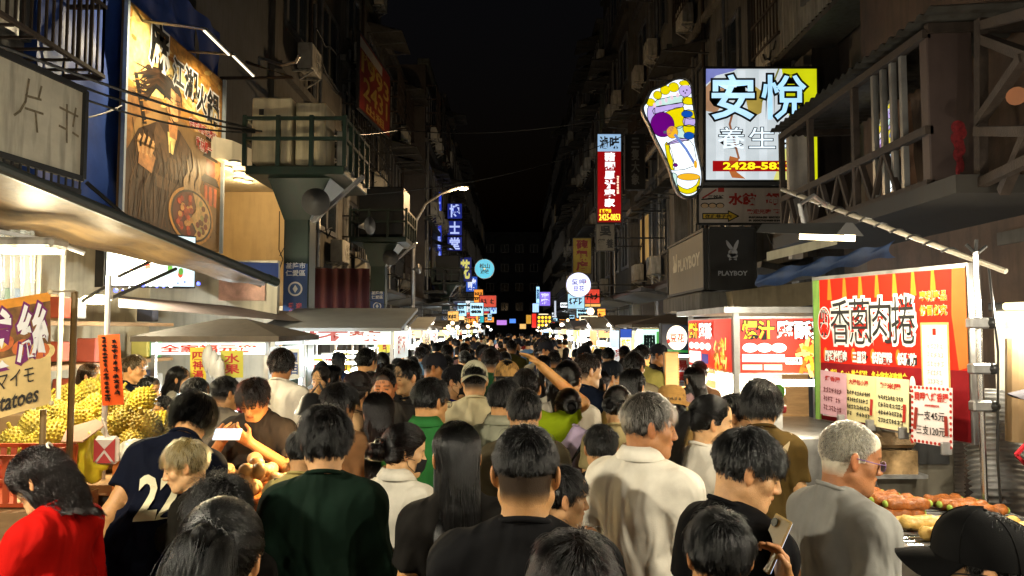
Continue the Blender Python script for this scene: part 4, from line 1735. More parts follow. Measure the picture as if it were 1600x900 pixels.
for k in range(50):
    a, b = rg.uniform(.70, .99), rg.uniform(.03, .58)
    F0.line([(a, b), (a + rg.uniform(-.05, .05), b + rg.uniform(.0, .05))], rg.uniform(.012, .03), pm(*(('dusk_a', '#3a2414'), ('dusk_b', '#6a4020'), ('dusk_c', '#8a5828'))[k % 3]), .0031 + k * .00001)
# hand
F0.poly([(.12, .30), (.24, .28), (.27, .36), (.20, .40), (.13, .38)], FLESH, .0115)
for k in range(4):
    a = .125 + k * .034
    F0.line([(a, .36), (a - .012 + k * .006, .40), (a + .005 + k * .006, .445 - .012 * abs(k - 1.4))], .055, FLESH2, .0122)
F0.line([(.22, .36), (.25, .40), (.245, .43)], .05, FLESH2, .0124)
# two sided hot pot with steam
ar = F0.H / F0.W
F0.disc(.66, .145, .255, .150, TAN, .0125, 28).disc(.66, .145, .232, .136, ROBE3, .0133, 28)
F0.poly([(.66 + .215 * math.cos(t), .145 + .125 * math.sin(t)) for t in [math.pi / 2 + k * math.pi / 12 for k in range(13)]] + [(.70, .06), (.62, .12), (.70, .18)], pm('broth_red', '#5a1508'), .0141)
F0.poly([(.66 + .215 * math.cos(t), .145 + .125 * math.sin(t)) for t in [-math.pi / 2 + k * math.pi / 12 for k in range(13)]] + [(.70, .20), (.64, .13), (.71, .07)], pm('broth_cream', '#d8b070'), .0141)
rg = random.Random(5)
for k in range(34):
    a, r = rg.uniform(math.pi * .55, math.pi * 1.45), rg.uniform(.2, .9)
    F0.disc(.655 + .2 * r * math.cos(a), .145 + .115 * r * math.sin(a), .022, .016, pm(('meat', 'pepper', 'tofu')[k % 3], ('#a03018', '#c84a20', '#d89a50')[k % 3]), .0148 + k * .00012, 7)
for k in range(14):
    a, r = rg.uniform(-1.3, 1.3), rg.uniform(.3, .85)
    F0.disc(.69 + .17 * r * math.cos(a), .145 + .11 * r * math.sin(a), .024, .017, pm(('mush', 'date', 'herb')[k % 3], ('#6a4020', '#7a2818', '#a8a060')[k % 3]), .0148 + k * .00012, 7)
for a, hgt, wd in ((.60, .20, .03), (.66, .26, .035), (.73, .22, .03)):
    F0.poly(smooth2([(a - wd, .25), (a - wd * 1.6, .25 + hgt * .35), (a - wd * .2, .25 + hgt * .6), (a - wd * .9, .25 + hgt), (a + wd * .1, .25 + hgt * .75), (a + wd * .9, .25 + hgt * .5), (a + wd * .2, .25 + hgt * .25), (a + wd, .25)]), pm('steam', '#b8956a', var=.6, scale=9), .0128)
# title and subtitle
for ch, a, b, s_ in (('麻', .28, .905, .18), ('江', .47, .845, .115), ('湖', .605, .835, .14), ('火', .735, .80, .125), ('鍋', .875, .795, .155)):
    F0.text(ch, a - s_ * .5, b - s_ * .62, a + s_ * .5, b + s_ * .62, INK, .018, .03, PAPER, .055)
RED = mat('print_red', (.42, .02, .012), .5, var=.15)
F0.text('字號湯底三麻辣', .60, .615, .93, .665, RED, .018, .02, PAPER, .05)
F0.text('武林第一鍋', .68, .52, .92, .585, RED, .018, .02, PAPER, .05)
F0.build('print', bn)
for side_ in (9.16, 12.34):
    MB().beam((-4.9, side_, 3.18), (-4.9, side_, 6.15), .05, .05).build('edge_tube', mat('pale_tube', (.35, .42, .5), .4), bn)
for k, (px, py, px2, py2, d1, d2) in enumerate(((248, 32, 320, 45, 9.6, 9.4), (305, 80, 365, 85, 11.0, 10.8))):
    a, b = P(px, py, d1), P(px2, py2, d2)
    a.x = -4.95
    fx = thing('sign_lamp', ('slim arm lamp lighting the top of the swordsman banner', 'second arm lamp lighting the banner title characters')[k], 'lamp', 'arm lamps over the hot pot banner')
    MB().tube([a, b], .022, 8).build('arm', GALV, fx)
    e = b + Vector((.12, .55, -.12))
    MB().beam(b, e, .045, .035).build('lamp_head', GALV, fx)
    MB().beam(b + Vector((-.012, 0, -.024)), e + Vector((-.012, 0, -.024)), .025, .01).build('lamp_face', em('#fff0cc', 2.5, 0), fx)
    m_ = (b + e) / 2 + Vector((-.02, 0, -.06))
    lamp(fx, m_, 115 if k == 0 else 55, (1, .82, .5), .05, 'SPOT', Vector((-4.93, m_.y + (-.2 if k == 0 else .3), 5.0)) - m_, R(125))
fx = thing('drying_bracket', 'bent steel bracket arms jutting from the dark wall beside the banner', 'bracket', None)
MB().tube([P(345, 122, 12.6), P(457, 121, 12.2), P(385, 97, 12.5)], .03, 8).build('arm', RUST, fx)
MB().tube([P(405, 106, 12.6), P(405, 90, 12.6), P(420, 95, 12.5), P(440, 102, 12.4), P(462, 97, 12.3), P(468, 86, 12.2)], .03, 8).build('hook', GALV, fx)

# menu lightbox under the banner with blue fairy lights
mb_ = thing('menu_lightbox', 'white lit menu box with food pictures under the hot pot banner', 'lightbox', None)
F1 = Face(P(172, 446, 7.6), P(302, 434, 8.6), P(172, 400, 7.6) + Vector((0, 0, .0)))
F1 = Face((-4.2, 7.6, 2.36), (-3.72, 8.6, 2.40), (-4.2, 7.6, 2.94))
MB().slab([F1.pt(-.02, -.03, -.01), F1.pt(1.02, -.03, -.01), F1.pt(1.02, 1.03, -.01), F1.pt(-.02, 1.03, -.01)], -.14, n=F1.n).build('box', IRON, mb_)
F1.rect(0, 0, 1, 1, em('#cfe4ea', 1.1), .002)
F1.text('特色小火鍋', .14, .30, .46, .48, em('#d83a18', .9, 0), .005, .02)
F1.text('麻辣鍋物', .06, .55, .34, .72, em('#303840', .3, 0), .005, .02)
rg = random.Random(3)
for k in range(9):
    F1.disc(rg.uniform(.6, .95), rg.uniform(.2, .85), .03, .07, em(('#e8c030', '#60a040', '#d85030')[k % 3], .9, 0), .004 + k * .0003, 10)
F1.build('print', mb_)
fl_ = thing('fairy_lights', 'string of tiny blue and white lights along the blue hoarding', 'lights', None)
for k in range(14):
    t = k / 13
    q = P(170 + 140 * t, 452 - 10 * t + 3 * math.sin(k), 7.5 + t)
    MB().ball(q, .022 if k % 4 == 1 else .012, 8, 6).build('bulb', em('#5060ff' if k % 3 else '#dfe6ff', 5 if k % 4 == 1 else 1.5, 0), fl_)

# ------------------------------------------------------------------ green steel gantries with platforms
CREAM = mat('cream_cabinet', (.50, .43, .28), .5, var=.2, scale=3, grime=.45)


def gantry(label, x, y, sc=1.0, cab=True, horn=True):
    g = thing('steel_gantry', label, 'gantry', 'green steel gantries along the street', (x, y, 0))
    MB().box((0, 0, 1.95), (.36 * sc, .36, 3.9), bev=.02).build('post', GREENP, g)
    # flared bracket under the platform
    v = [(-.18, -.18, 3.45), (.18, -.18, 3.45), (.18, .18, 3.45), (-.18, .18, 3.45), (-.34, -.40, 4.0), (.52, -.40, 4.0), (.52, .6, 4.0), (-.34, .6, 4.0)]
    MB().add(v, [(0, 3, 2, 1), (4, 5, 6, 7), (0, 1, 5, 4), (1, 2, 6, 5), (2, 3, 7, 6), (3, 0, 4, 7)]).build('bracket', GREENP, g)
    MB().box((.08, .2, 4.07), (1.35, 1.6, .12), bev=.015).build('platform', GREENP, g)
    # the platform is open grid work: bearers and the railing
    for i, (a, b) in enumerate((((-.6, -.6), (.76, -.6)), ((.76, -.6), (.76, 1.0)), ((.76, 1.0), (-.6, 1.0)), ((-.6, 1.0), (-.6, -.6)))):
        for z in (4.78, 4.5):
            MB().beam((a[0], a[1], z), (b[0], b[1], z), .045, .045).build('rail', GREENP, g)
        n = 3 if i % 2 == 0 else 4
        for k in range(n):
            t = k / n
            px, py = a[0] + (b[0] - a[0]) * t, a[1] + (b[1] - a[1]) * t
            MB().beam((px, py, 4.12), (px, py, 4.82), .055, .055).build('rail_post', GREENP, g)
    if cab:
        c = MB().box((-.28, -.18, 4.65), (.55, .6, .92), bev=.02).build('cabinet', CREAM, g)
        MB().box((.24, -.14, 4.62), (.42, .55, .88), bev=.02).build('cabinet', CREAM, g)
        MB().box((-.42, -.49, 4.9), (.06, .02, .08)).build('latch', IRON, c)
        MB().box((.60, .3, 4.5), (.24, .4, .6), bev=.02).build('cabinet', ACW, g)
    else:
        MB().box((.1, .2, 4.8), (1.1, 1.1, 1.2), bev=.03).build('cabinet', IRON, g)
    MB().beam((.25, -.3, 3.4), (1.0, -.5, 4.0), .05, .05).build('strut', GALV, g)
    # painted sign sleeve round the post
    MB().box((0, -.186, 2.35), (.33, .012, .95)).build('sign_plate', mat('plate_blue', (.03, .07, .22), .5, var=.3), g)
    f = Face((-.15, -.1925, 1.9), (.15, -.1925, 1.9), (-.15, -.1925, 2.85))
    wh, pk = mat('paint_white', .7, .6, var=.15), mat('paint_pink', (.62, .12, .16), .6, var=.15)
    f.text('基隆市', .04, .90, .96, .99, wh, .003, .02).text('仁愛區', .04, .79, .96, .88, wh, .003, .02)
    f.disc(.5, .60, .34, .107, wh, .003, 24).disc(.5, .60, .26, .082, mat('plate_blue2', (.06, .12, .3), .5), .004, 24).poly([(.5, .66), (.62, .60), (.5, .54), (.38, .60)], wh, .005)
    for i in range(2):
        for j in range(2):
            f.text('歡迎光臨'[i * 2 + j], .2 + j * .34, .30 - i * .11, .48 + j * .34, .395 - i * .11, pk, .003, .05)
    for j in range(3):
        f.text('三號亭'[j], .06 + j * .31, .06, .34 + j * .31, .155, pk, .003, .05)
    f.build('lettering', g)
    if horn:
        for (hx, hy, hz, dx, dy, s_) in ((.36, -.45, 3.62, .15, -1, 1), (.78, .3, 3.42, .9, -.45, .7)):
            d = Vector((dx, dy, 0)).normalized()
            b = Vector((hx, hy, hz))
            h = MB()
            h.tube([b, b + d * .06, b + d * .14, b + d * .20, b + d * .205, b + d * .15, b + d * .10], [.03 * s_, .05 * s_, .10 * s_, .19 * s_, .185 * s_, .10 * s_, .04 * s_], 20, cap=False)
            ho_ = h.build('horn_speaker', mat('horn_grey', .10, .5, var=.2), g, True)
            MB().ball(b + d * .13, .035 * s_, 10, 8).build('driver', GALV, ho_)
    return g


gantry('green steel post and railed platform holding cream electrical cabinets and loudspeakers', -3.04, 10.5)
gantry('second green steel gantry with dark cabinet before the tan building', -3.3, 18.2, cab=False)
gantry('third green gantry with dark cabinet beside the blue lit sign', -3.15, 35.0, cab=False, horn=False)

# street lamp
sl = thing('street_lamp', 'curved arm street lamp glowing warm orange over the stalls', 'lamp')
pb = P(645, 500, 22)
pts = [(pb.x, 22, 0), (pb.x, 22, 4.2), P(650, 345, 22), P(665, 318, 21.7), P(690, 302, 21.3), P(715, 294, 21)]
MB().tube(pts, [.07, .06, .05, .045, .04, .035], 10).build('pole', GALV, sl, True)
a = P(722, 292, 20.9)
MB().ball(a, (.20, .12, .06), 14, 8).build('lamp_head', GALV, sl, True)
MB().ball(a + Vector((.03, 0, -.05)), (.15, .09, .04), 14, 8).build('lamp_glass', em('#ffd9a0', 16, 0), sl, True)
lamp(sl, a + Vector((.05, 0, -.15)), 330, (1, .66, .32), .1)

# ------------------------------------------------------------------ hanging signs


def lightbox(label, bl, br, tl, draw, face, depth=.16, frame=IRON, cat='sign', name='shop_sign', arm=None, group=None):
    s_ = thing(name, label, cat, group)
    f = Face(bl, br, tl)
    MB().slab([f.pt(-.015, -.01, -.004), f.pt(1.015, -.01, -.004), f.pt(1.015, 1.01, -.004), f.pt(-.015, 1.01, -.004)], -depth, n=f.n).build('box', frame, s_)
    e = MB()
    for p_, q_ in (((0, 0), (1, 0)), ((1, 0), (1, 1)), ((1, 1), (0, 1)), ((0, 1), (0, 0))):
        e.beam(f.pt(*p_, .004), f.pt(*q_, .004), .04 * min(1, f.W), .04 * min(1, f.W), up=f.n)
    e.build('rim', frame, s_)
    if face:
        f.rect(0, 0, 1, 1, face, .002)
    draw(f)
    f.build('print', s_)
    for a_ in (arm or ()):
        MB().tube(a_, .03, 6).build('bracket', IRON, s_)
    return s_


WHITE_L, BLK = em('#e9f4ff', 1.5, .08), mat('print_black', .006, .5, var=.1)


def d_massage(f):
    f.rect(0, 0, 1, 1, em('#c9d2d6', 1.0, .12, 2), .0025)
    for k in range(5):
        f.rect(.10 + k * .19, .02, .17 + k * .19, .98, em('#d4dde2', 1.04, .12, 2), .0028)
    f.poly([(.68, 1), (1, 1), (1, 0), (.86, 0), (.80, .3), (.74, .6)], em('#c9cc10', 1.0, .15, 2), .0032)
    f.poly([(.60, .0), (.86, 0), (.80, .3), (.70, .28)], em('#dcd97a', 1.0, .1, 2), .0036)
    f.poly([(0, .82), (.08, .90), (.12, .80), (.2, .86), (.26, .78), (.18, .7), (.1, .6), (0, .62)], em('#b98d6a', .8, .2), .004)
    f.poly([(0, 1), (0, .84), (.1, .93), (.25, .97), (.3, 1)], em('#7f86c8', .9, .2), .004)
    f.poly([(.22, .22), (.30, .2), (.28, .08), (.36, .02), (.24, .03), (.2, .12)], em('#c2713a', .8, .2), .004)
    f.poly([(.36, .74), (.44, .84), (.52, .78), (.5, .6), (.4, .55)], em('#b9a04a', .8, .2), .004)
    f.line([(.3, .2), (.22, .5), (.3, .8)], .04, em('#a56a4a', .7, .2), .0042).line([(.66, 1), (.58, .8), (.5, .7)], .03, em('#8a8a30', .7, .2), .0042)
    f.text('安', .06, .54, .44, .94, em('#b4dcf8', 1.25, .12), .009, .02, BLK, .045)
    f.text('悅', .50, .54, .90, .94, em('#a8d6f4', 1.25, .12), .009, .012, BLK, .045)
    for ch, a0 in (('養', .12), ('生', .39), ('館', .66)):
        f.text(ch, a0, .285, a0 + .23, .475, em('#dff0fb', 1.3, .05), .009, .0, BLK, .032)
    f.rect(.07, .085, .92, .178, em('#a80d10', .8), .004)
    f.text('2428-5833', .16, .10, .77, .166, em('#ffd21c', 1.6, 0), .009, .035, BLK, .03)


S1a, S1b = P(1101, 283, 13.6), P(1279, 283, 13.6)
lightbox('large lit massage parlour box with blue white characters and a telephone number', S1a, S1b, P(1101, 106, 13.6), d_massage, None, .3)

# the lit foot with its reflexology zones
OUTL = [(.10, .62), (.02, .70), (.0, .76), (.06, .80), (.10, .845), (.17, .90), (.30, .925), (.42, .95), (.54, .985), (.68, 1.0), (.80, .985), (.87, .93), (.88, .84), (.90, .74), (.93, .64), (.91, .55), (.90, .46), (.95, .34), (1.0, .20), (.98, .09), (.88, .02), (.72, .0), (.58, .04), (.50, .12), (.44, .24), (.34, .36), (.22, .48)]


smooth = smooth2


def foot_sign(label, bl, br, tl, arms=(), group=None):
    s_ = thing('foot_sign', label, 'sign', group)
    f = Face(bl, br, tl)
    o = smooth(OUTL)
    big = [((a - .5) * 1.05 + .495, (b - .5) * 1.02 + .498) for a, b in o]
    MB().slab([f.pt(a, b, 0) for a, b in big], -.15, n=f.n).build('casing', mat('foot_casing', (.40, .24, .17), .5, var=.3), s_)
    r_ = MB()
    r_.tube([f.pt(a, b, .004) for a, b in big] + [f.pt(*big[0], .004)], .022, 6)
    r_.build('rim', GALV, s_)
    f.poly(o, em('#dce8f4', 1.5, .08), .006)
    Yl, Pu, Bl, Lv, Mt, Og = em('#d9c800', 1.2, .08), em('#6a007e', .9, .1), em('#0a4fae', 1.0, .1), em('#b9a6e0', 1.1, .08), em('#bfe0d8', 1.1, .06), em('#e0a820', 1.2, .06)
    zones = [([(.10, .60), (.06, .70), (.10, .78), (.20, .76), (.18, .62)], Lv), ([(.20, .76), (.24, .82), (.70, .86), (.70, .80), (.45, .78)], Mt), ([(.18, .70), (.20, .76), (.46, .78), (.70, .80), (.70, .76), (.42, .73)], Lv),
             ([(.24, .66), (.42, .72), (.72, .76), (.72, .60), (.56, .58), (.4, .6)], Yl), ([(.72, .84), (.88, .84), (.88, .78), (.72, .79)], Yl), ([(.72, .73), (.90, .73), (.92, .66), (.72, .67)], Yl), ([(.72, .67), (.92, .66), (.90, .60), (.72, .60)], Lv),
             ([(.56, .58), (.72, .60), (.90, .60), (.90, .50), (.60, .50)], Mt), ([(.70, .60), (.90, .60), (.92, .54), (.74, .53)], Yl), ([(.36, .44), (.44, .44), (.52, .28), (.50, .22), (.42, .26)], Yl), ([(.44, .45), (.82, .47), (.90, .36), (.88, .26), (.52, .22), (.50, .3)], em('#eef6f4', 1.6, .05)),
             ([(.40, .445), (.60, .49), (.80, .48), (.44, .44)], Lv), ([(.56, .10), (.58, .05), (.72, .02), (.88, .04), (.96, .10), (.97, .17), (.90, .10), (.74, .06), (.62, .08)], Yl), ([(.48, .20), (.50, .14), (.6, .03), (.55, .12), (.56, .18)], Mt)]
    for k, (z, m_) in enumerate(zones):
        f.poly(smooth(z, 2), m_, .008 + k * .0004)
        f.line(smooth(z, 2) + [z[0]], .012, BLK, .0150)
    for a, b, ra, rb, m_ in ((.13, .80, .075, .032, Yl), (.26, .862, .075, .034, Yl), (.40, .905, .085, .038, Yl), (.555, .93, .09, .040, Yl), (.76, .965, .10, .022, Yl), (.76, .90, .11, .05, Lv), (.78, .70, .10, .028, Bl), (.80, .515, .09, .03, Bl), (.33, .61, .21, .105, Pu), (.50, .545, .10, .052, Og), (.77, .165, .20, .028, Og), (.54, .265, .035, .014, Pu), (.37, .545, .03, .01, em('#10a050', 1, 0))):
        f.disc(a, b, ra + .008, rb + .004, BLK, .0156, 22).disc(a, b, ra, rb, m_, .0166, 22)
    for k in range(5):
        a = .20 + k * .105
        f.disc(a, .775 + k * .022, .028, .022, em('#e6c8d8', 1.1, 0), .0172, 10)
    for a, b in ((.73, .895), (.79, .905), (.76, .88)):
        f.disc(a, b, .015, .007, BLK, .018, 8)
    f.line([(.55, .52), (.74, .40), (.88, .28)], .05, em('#6a86c8', 1, 0), .0172).disc(.90, .27, .03, .035, Og, .018, 12)
    f.line(o + [o[0]], .02, BLK, .0185)
    f.build('print', s_)
    for a_ in arms:
        MB().tube(a_, .03, 6).build('bracket', IRON, s_)
    return s_


foot_sign('lit sign shaped as a footprint with coloured reflexology zones', P(1010, 307, 13.3), P(1097, 307, 13.3), P(1004, 124, 13.3))
foot_sign('lit foot shaped sign partly hidden behind upright bars of the steel balcony', (4.30, 8.6, 3.15), (4.0, 7.5, 3.15), (4.30, 8.6, 4.35))


def d_dumpl(f):
    RD = mat('print_dull_red', (.36, .02, .015), .5, var=.2)
    f.text('水餃', .30, .50, .58, .84, RD, .006, .045).text('鍋貼', .66, .50, .95, .84, RD, .006, .045)
    f.text('歡迎光臨 舊雨新知', .48, .27, .97, .40, RD, .006, .03)
    f.scribble(.50, .05, .92, .22, 2, BLK, .006, .012, 4)
    f.poly([(.05, .14), (.30, .14), (.30, .07), (.40, .21), (.30, .35), (.30, .28), (.05, .28)], mat('print_yellow', (.62, .42, .03), .5, var=.15), .004)
    f.line([(.05, .14), (.30, .14), (.30, .07), (.40, .21), (.30, .35), (.30, .28), (.05, .28), (.05, .14)], .02, BLK, .005)
    f.text('在此巷子內', .07, .16, .33, .26, BLK, .006, .03)
    for k in range(3):
        f.disc(.07 + k * .075, .50, .042, .075, BLK, .004, 12).disc(.07 + k * .075, .49, .034, .06, mat('print_cream', (.6, .42, .25), .5), .005, 12)
    f.line([(.05, .70), (.18, .92)], .03, RD, .005).line([(.04, .66), (.24, .70)], .025, BLK, .005)
    f.text('三姊妹', .10, .68, .26, .78, BLK, .006, .03).rect(.20, .86, .26, .98, RD, .004)


lightbox('pale dumpling shop board with a yellow arrow under the massage lightbox', P(1090, 350, 13.3), P(1250, 350, 13.3), P(1090, 292, 13.3), d_dumpl, mat('board_pink', (.50, .44, .40), .5, var=.15, grime=.2), .08, cat='signboard', name='dumpling_board')


def rabbit(f, ca, cb, s_, m_):
    k = f.W / f.H
    E = lambda a, b, ra, rb, rot=0, mm=None, off=.008: f.disc(ca + a * s_, cb + b * s_ * k, ra * s_, rb * s_ * k, mm or m_, off, 18, rot)
    f.poly([(ca + a * s_, cb + b * s_ * k) for a, b in smooth([(-.12, .2), (-.30, .42), (-.36, .68), (-.28, .66), (-.14, .50), (.02, .24)])], m_, .008)
    f.poly([(ca + a * s_, cb + b * s_ * k) for a, b in smooth([(.02, .22), (.08, .46), (.24, .70), (.30, .66), (.26, .42), (.16, .18)])], m_, .0082)
    E(0, .05, .24, .20)
    E(-.12, -.10, .17, .12)
    E(.08, -.12, .18, .12)
    E(-.10, .08, .035, .035, 0, BLK, .0095)
    f.poly([(ca - .20 * s_, cb - .36 * s_ * k), (ca - .02 * s_, cb - .30 * s_ * k), (ca - .20 * s_, cb - .24 * s_ * k)], m_, .008)
    f.poly([(ca + .20 * s_, cb - .36 * s_ * k), (ca + .02 * s_, cb - .30 * s_ * k), (ca + .20 * s_, cb - .24 * s_ * k)], m_, .008)


def d_play_black(f):
    f.rect(0, 0, 1, 1, mat('sign_black', .012, .4, var=.2), .002)
    gr = mat('sign_silver', (.30, .31, .34), .45, var=.2)
    rabbit(f, .50, .58, .42, gr)
    f.text('PLAYBOY', .18, .22, .82, .30, gr, .006, .03)


def d_play_tan(f):
    f.rect(0, 0, 1, 1, mat('sign_taupe', (.17, .14, .095), .6, var=.2, grime=.2), .002)
    gr = mat('sign_cream', (.55, .49, .36), .5, var=.2)
    f.poly([(.17, .44), (.27, .44), (.29, .56), (.27, .62), (.20, .62), (.16, .54)], gr, .006)
    f.poly([(.19, .60), (.17, .78), (.20, .78), (.23, .62)], gr, .0062).poly([(.24, .60), (.26, .80), (.29, .78), (.27, .62)], gr, .0064)
    f.text('PLAYBOY', .32, .42, .90, .66, gr, .006, .035)


X0 = P(1108, 450, 11).x
lightbox('black clothes shop sign with a silver rabbit head wearing a bow tie', P(1109, 452, 11), P(1181, 452, 11), P(1109, 356, 11), d_play_black, None, .05, cat='signboard', name='clothes_sign')
lightbox('taupe clothes shop sign with cream capitals turned towards the street', (X0 - .03, 13.7, 2.52), (X0 - .03, 11.12, 2.52), (X0 - .03, 13.7, 3.42), d_play_tan, None, .3, cat='signboard', name='clothes_sign')
pb_ = thing('shopfront_canopy', 'grimy tan concrete ledge beneath the rabbit signs', 'canopy')
MB().box((X0 + .5, 12.3, 2.33), (1.3, 2.7, .28), bev=.03).build('ledge', CONC[3], pb_)
MB().box((X0 + .85, 10.9, 2.36), (1.2, .5, .34), rot=Matrix.Rotation(-.12, 3, 'Y')).build('valance', mat('tan_sheet', (.30, .25, .16), .6, grime=.3), pb_)
MB().box((X0 + .3, 13.4, 1.5), (.5, .4, 1.5)).build('pier', CONC[3], pb_)
MB().box((X0 - .0, 12.6, 1.95), (.05, .8, .35)).build('notice', mat('paper_white', .78), pb_)


def d_pork(f):
    f.rect(0, .80, 1, 1, em('#8fb4d8', 1.0), .003).rect(0, 0, 1, .80, em('#a5050e', .62, .15), .003)
    f.text('滷', .10, .83, .44, .97, BLK, .006, .03).text('味', .52, .83, .92, .97, BLK, .006, .03)
    f.text('豬腳原汁專家', .30, .17, .74, .79, em('#f4f0f4', 1.5, 0), .006, .05, None, vert=True)
    f.scribble(.80, .30, .92, .52, 1, em('#f0d8c0', 1, 0), .005, .02, 5, vert=True)
    f.text('訂購專線', .10, .11, .58, .155, em('#ffd820', 1.4, 0), .006, .03).text('2425-0853', .08, .025, .95, .10, em('#ffe040', 1.5, 0), .006, .03)


def bkt(px, py, d, xf):
    a = P(px, py, d)
    return [a, (xf, d, a.z)]


lightbox('lit red vertical sign with white characters and a yellow telephone number', P(933, 348, 24), P(971, 348, 24), P(933, 209, 24), d_pork, None, .25, arm=[bkt(970, 225, 24.15, 5.2), bkt(970, 330, 24.15, 5.2)])


def d_eleph(f):
    f.text('三隻大象', .3, .06, .72, .96, mat('dull_grey_letter', .10, .5), .006, .03, vert=True)


lightbox('dark unlit vertical sign with grey characters next to the footprint sign', P(977, 295, 21.5), P(1008, 295, 21.5), P(977, 210, 21.5), d_eleph, mat('sign_black', .012), .2, arm=[bkt(1006, 220, 21.6, 5.4)])


def d_wu(f):
    f.text('吳', .2, .55, .85, .95, BLK, .006, .04).text('營', .1, .1, .5, .45, BLK, .006, .04).text('養', .55, .1, .95, .45, BLK, .006, .02)


lightbox('small grimy grey sign hanging below the red vertical sign', P(931, 392, 23.5), P(960, 392, 23.5), P(931, 350, 23.5), d_wu, mat('board_grey', (.10, .095, .08), .6, grime=.4), .1, arm=[bkt(960, 372, 23.6, 5.2)])


def d_yel(f):
    f.text('碗粿店', .18, .06, .82, .96, mat('print_maroon', (.14, .01, .015), .5), .006, .05, vert=True)


lightbox('unlit yellow vertical sign with maroon characters above the round white sign', P(895, 428, 27.5), P(924, 428, 27.5), P(895, 372, 27.5), d_yel, mat('board_yellow', (.22, .17, .02), .6, grime=.4), .2, arm=[bkt(922, 385, 27.6, 5.0)])


def round_sign(label, px, py, rpx, d, fm, draw, xf):
    s_ = thing('round_sign', label, 'sign')
    c = P(px, py, d)
    r = rpx * d / FPX
    f = Face(c + Vector((-r, 0, -r)), c + Vector((r, 0, -r)), c + Vector((-r, 0, r)))
    MB().tube([c + Vector((0, .02, 0)), c + Vector((0, .22, 0))], r * 1.03, 32).build('drum', GALV, s_)
    f.disc(.5, .5, .5, .5, fm, .0, 40)
    draw(f)
    f.build('print', s_)
    MB().tube([c + Vector((0, .1, 0)), (xf, d + .1, c.z)], .03, 6).build('bracket', IRON, s_)
    return s_


round_sign('round white lit sign with purple brush writing', 904, 445, 19, 25.5, em('#cdd3f4', 1.6, .05), lambda f: (f.text('愛呷', .22, .50, .80, .74, em('#3a2a9a', .5, 0), .006, .01), f.text('豆花', .28, .24, .74, .47, em('#4a30a8', .5, 0), .006, .01), f.disc(.80, .62, .03, .03, em('#d04020', .8, 0), .006)), 4.9)
round_sign('round cyan lit sign with dark brush characters', 757, 420, 15, 30, em('#3ab2d0', 1.1, .1), lambda f: (f.text('松山', .24, .52, .78, .78, mat('ink_black', .008), .006, .02), f.text('滷味', .28, .24, .74, .48, mat('ink_black', .008), .006, .02), f.disc(.5, .5, .05, .04, em('#e6d890', 1, 0), .006)), -4.2)


# the slanted red telephone banner high on the facade
def d_tel(f):
    f.rect(.0, .82, .7, .96, mat('print_dirty_white', (.4, .36, .3), .6), .003)
    f.text('1993', .06, .52, .95, .80, mat('print_old_yellow', (.42, .28, .05), .5, var=.3), .005, .02).text('大樓', .1, .70, .5, .82, mat('print_old_yellow', .4), .005, .02)
    f.text('2431', .12, .22, .90, .50, mat('print_old_yellow', (.42, .28, .05), .5), .005, .02).text('出租', .2, .04, .8, .18, mat('print_old_yellow', .4), .005, .02)


q0, q1 = P(563, 158, 20.5), P(603, 200, 25.5)
lightbox('faded red telephone banner with yellow digits high on the dark facade', (-4.3, 20.3, 8.1), (-4.3, 25.5, 8.6), (-4.3, 20.3, 10.3), d_tel, mat('banner_red', (.20, .018, .01), .6, var=.35, grime=.2), .06, cat='banner', name='telephone_banner')


def d_cols(txt, c):
    return lambda f: f.text(txt, .15, .05, .85, .95, c, .006, .03, vert=True)


# blue lit signs and the far lights
BLU = em('#2a3fd0', .75, .35, 2)
lightbox('tall narrow blue lit sign on the facade behind the third gantry', P(680, 455, 39), P(690, 455, 39), P(680, 300, 39), d_cols('大藥局健康', em('#9ab0ff', .9, 0)), BLU, .15)
for k, (y0, y1) in enumerate(((318, 342), (345, 368), (370, 392))):
    lightbox('blue square lit sign of three hung one above another, %s' % ('topmost', 'middle one', 'lowest')[k], P(699, y1, 41), P(722, y1, 41), P(699, y0, 41), d_cols('博士堂'[k], em('#b8c8ff', 1.0, 0)), em('#1c2f9a', .55, .3, 2), .15, arm=[bkt(699, (y0 + y1) / 2, 41.1, -4.0)])
FARS = [(716, 402, 737, 440, 46, '#1a2a80', .5, '花', '#d8d070'), (728, 432, 746, 456, 50, '#2858c8', .8, '館', '#e8eeff'), (709, 486, 726, 500, 34, '#ffc890', 2.2, '', '#ffffff'), (708, 470, 727, 484, 38, '#6a7080', .5, '眼鏡', '#10204a'), (730, 470, 748, 500, 44, '#a0c4cc', .9, '茶', '#c02018'), (752, 470, 764, 490, 52, '#c01828', .9, '飲', '#ffffff'),
        (766, 464, 776, 490, 55, '#a8d4ff', 1.3, '冰', '#2040a0'), (838, 448, 843, 478, 60, '#a8e0ff', 1.6, '藥', '#104080'), (843, 456, 860, 478, 54, '#8a70e8', 1.1, '寶雅', '#ffffff'), (832, 474, 842, 488, 56, '#a8ccff', 1.4, '', '#ffffff'), (839, 492, 862, 512, 42, '#1a1408', .4, '', '#000000'), (831, 490, 838, 512, 43, '#d81c10', 1.3, '', '#000000'),
        (822, 492, 830, 506, 50, '#c89020', .9, '', '#000000'), (776, 500, 792, 508, 48, '#b070d0', 1.2, '', '#000000'), (796, 498, 806, 505, 60, '#3878e0', 1.4, '', '#000000'), (750, 478, 756, 504, 40, '#20a0a8', 1.0, '', '#ffffff'), (812, 506, 822, 514, 62, '#e0b060', 1.2, '', '#fff'), (866, 470, 869, 500, 50, '#c8d0e0', .9, '', '#fff')]
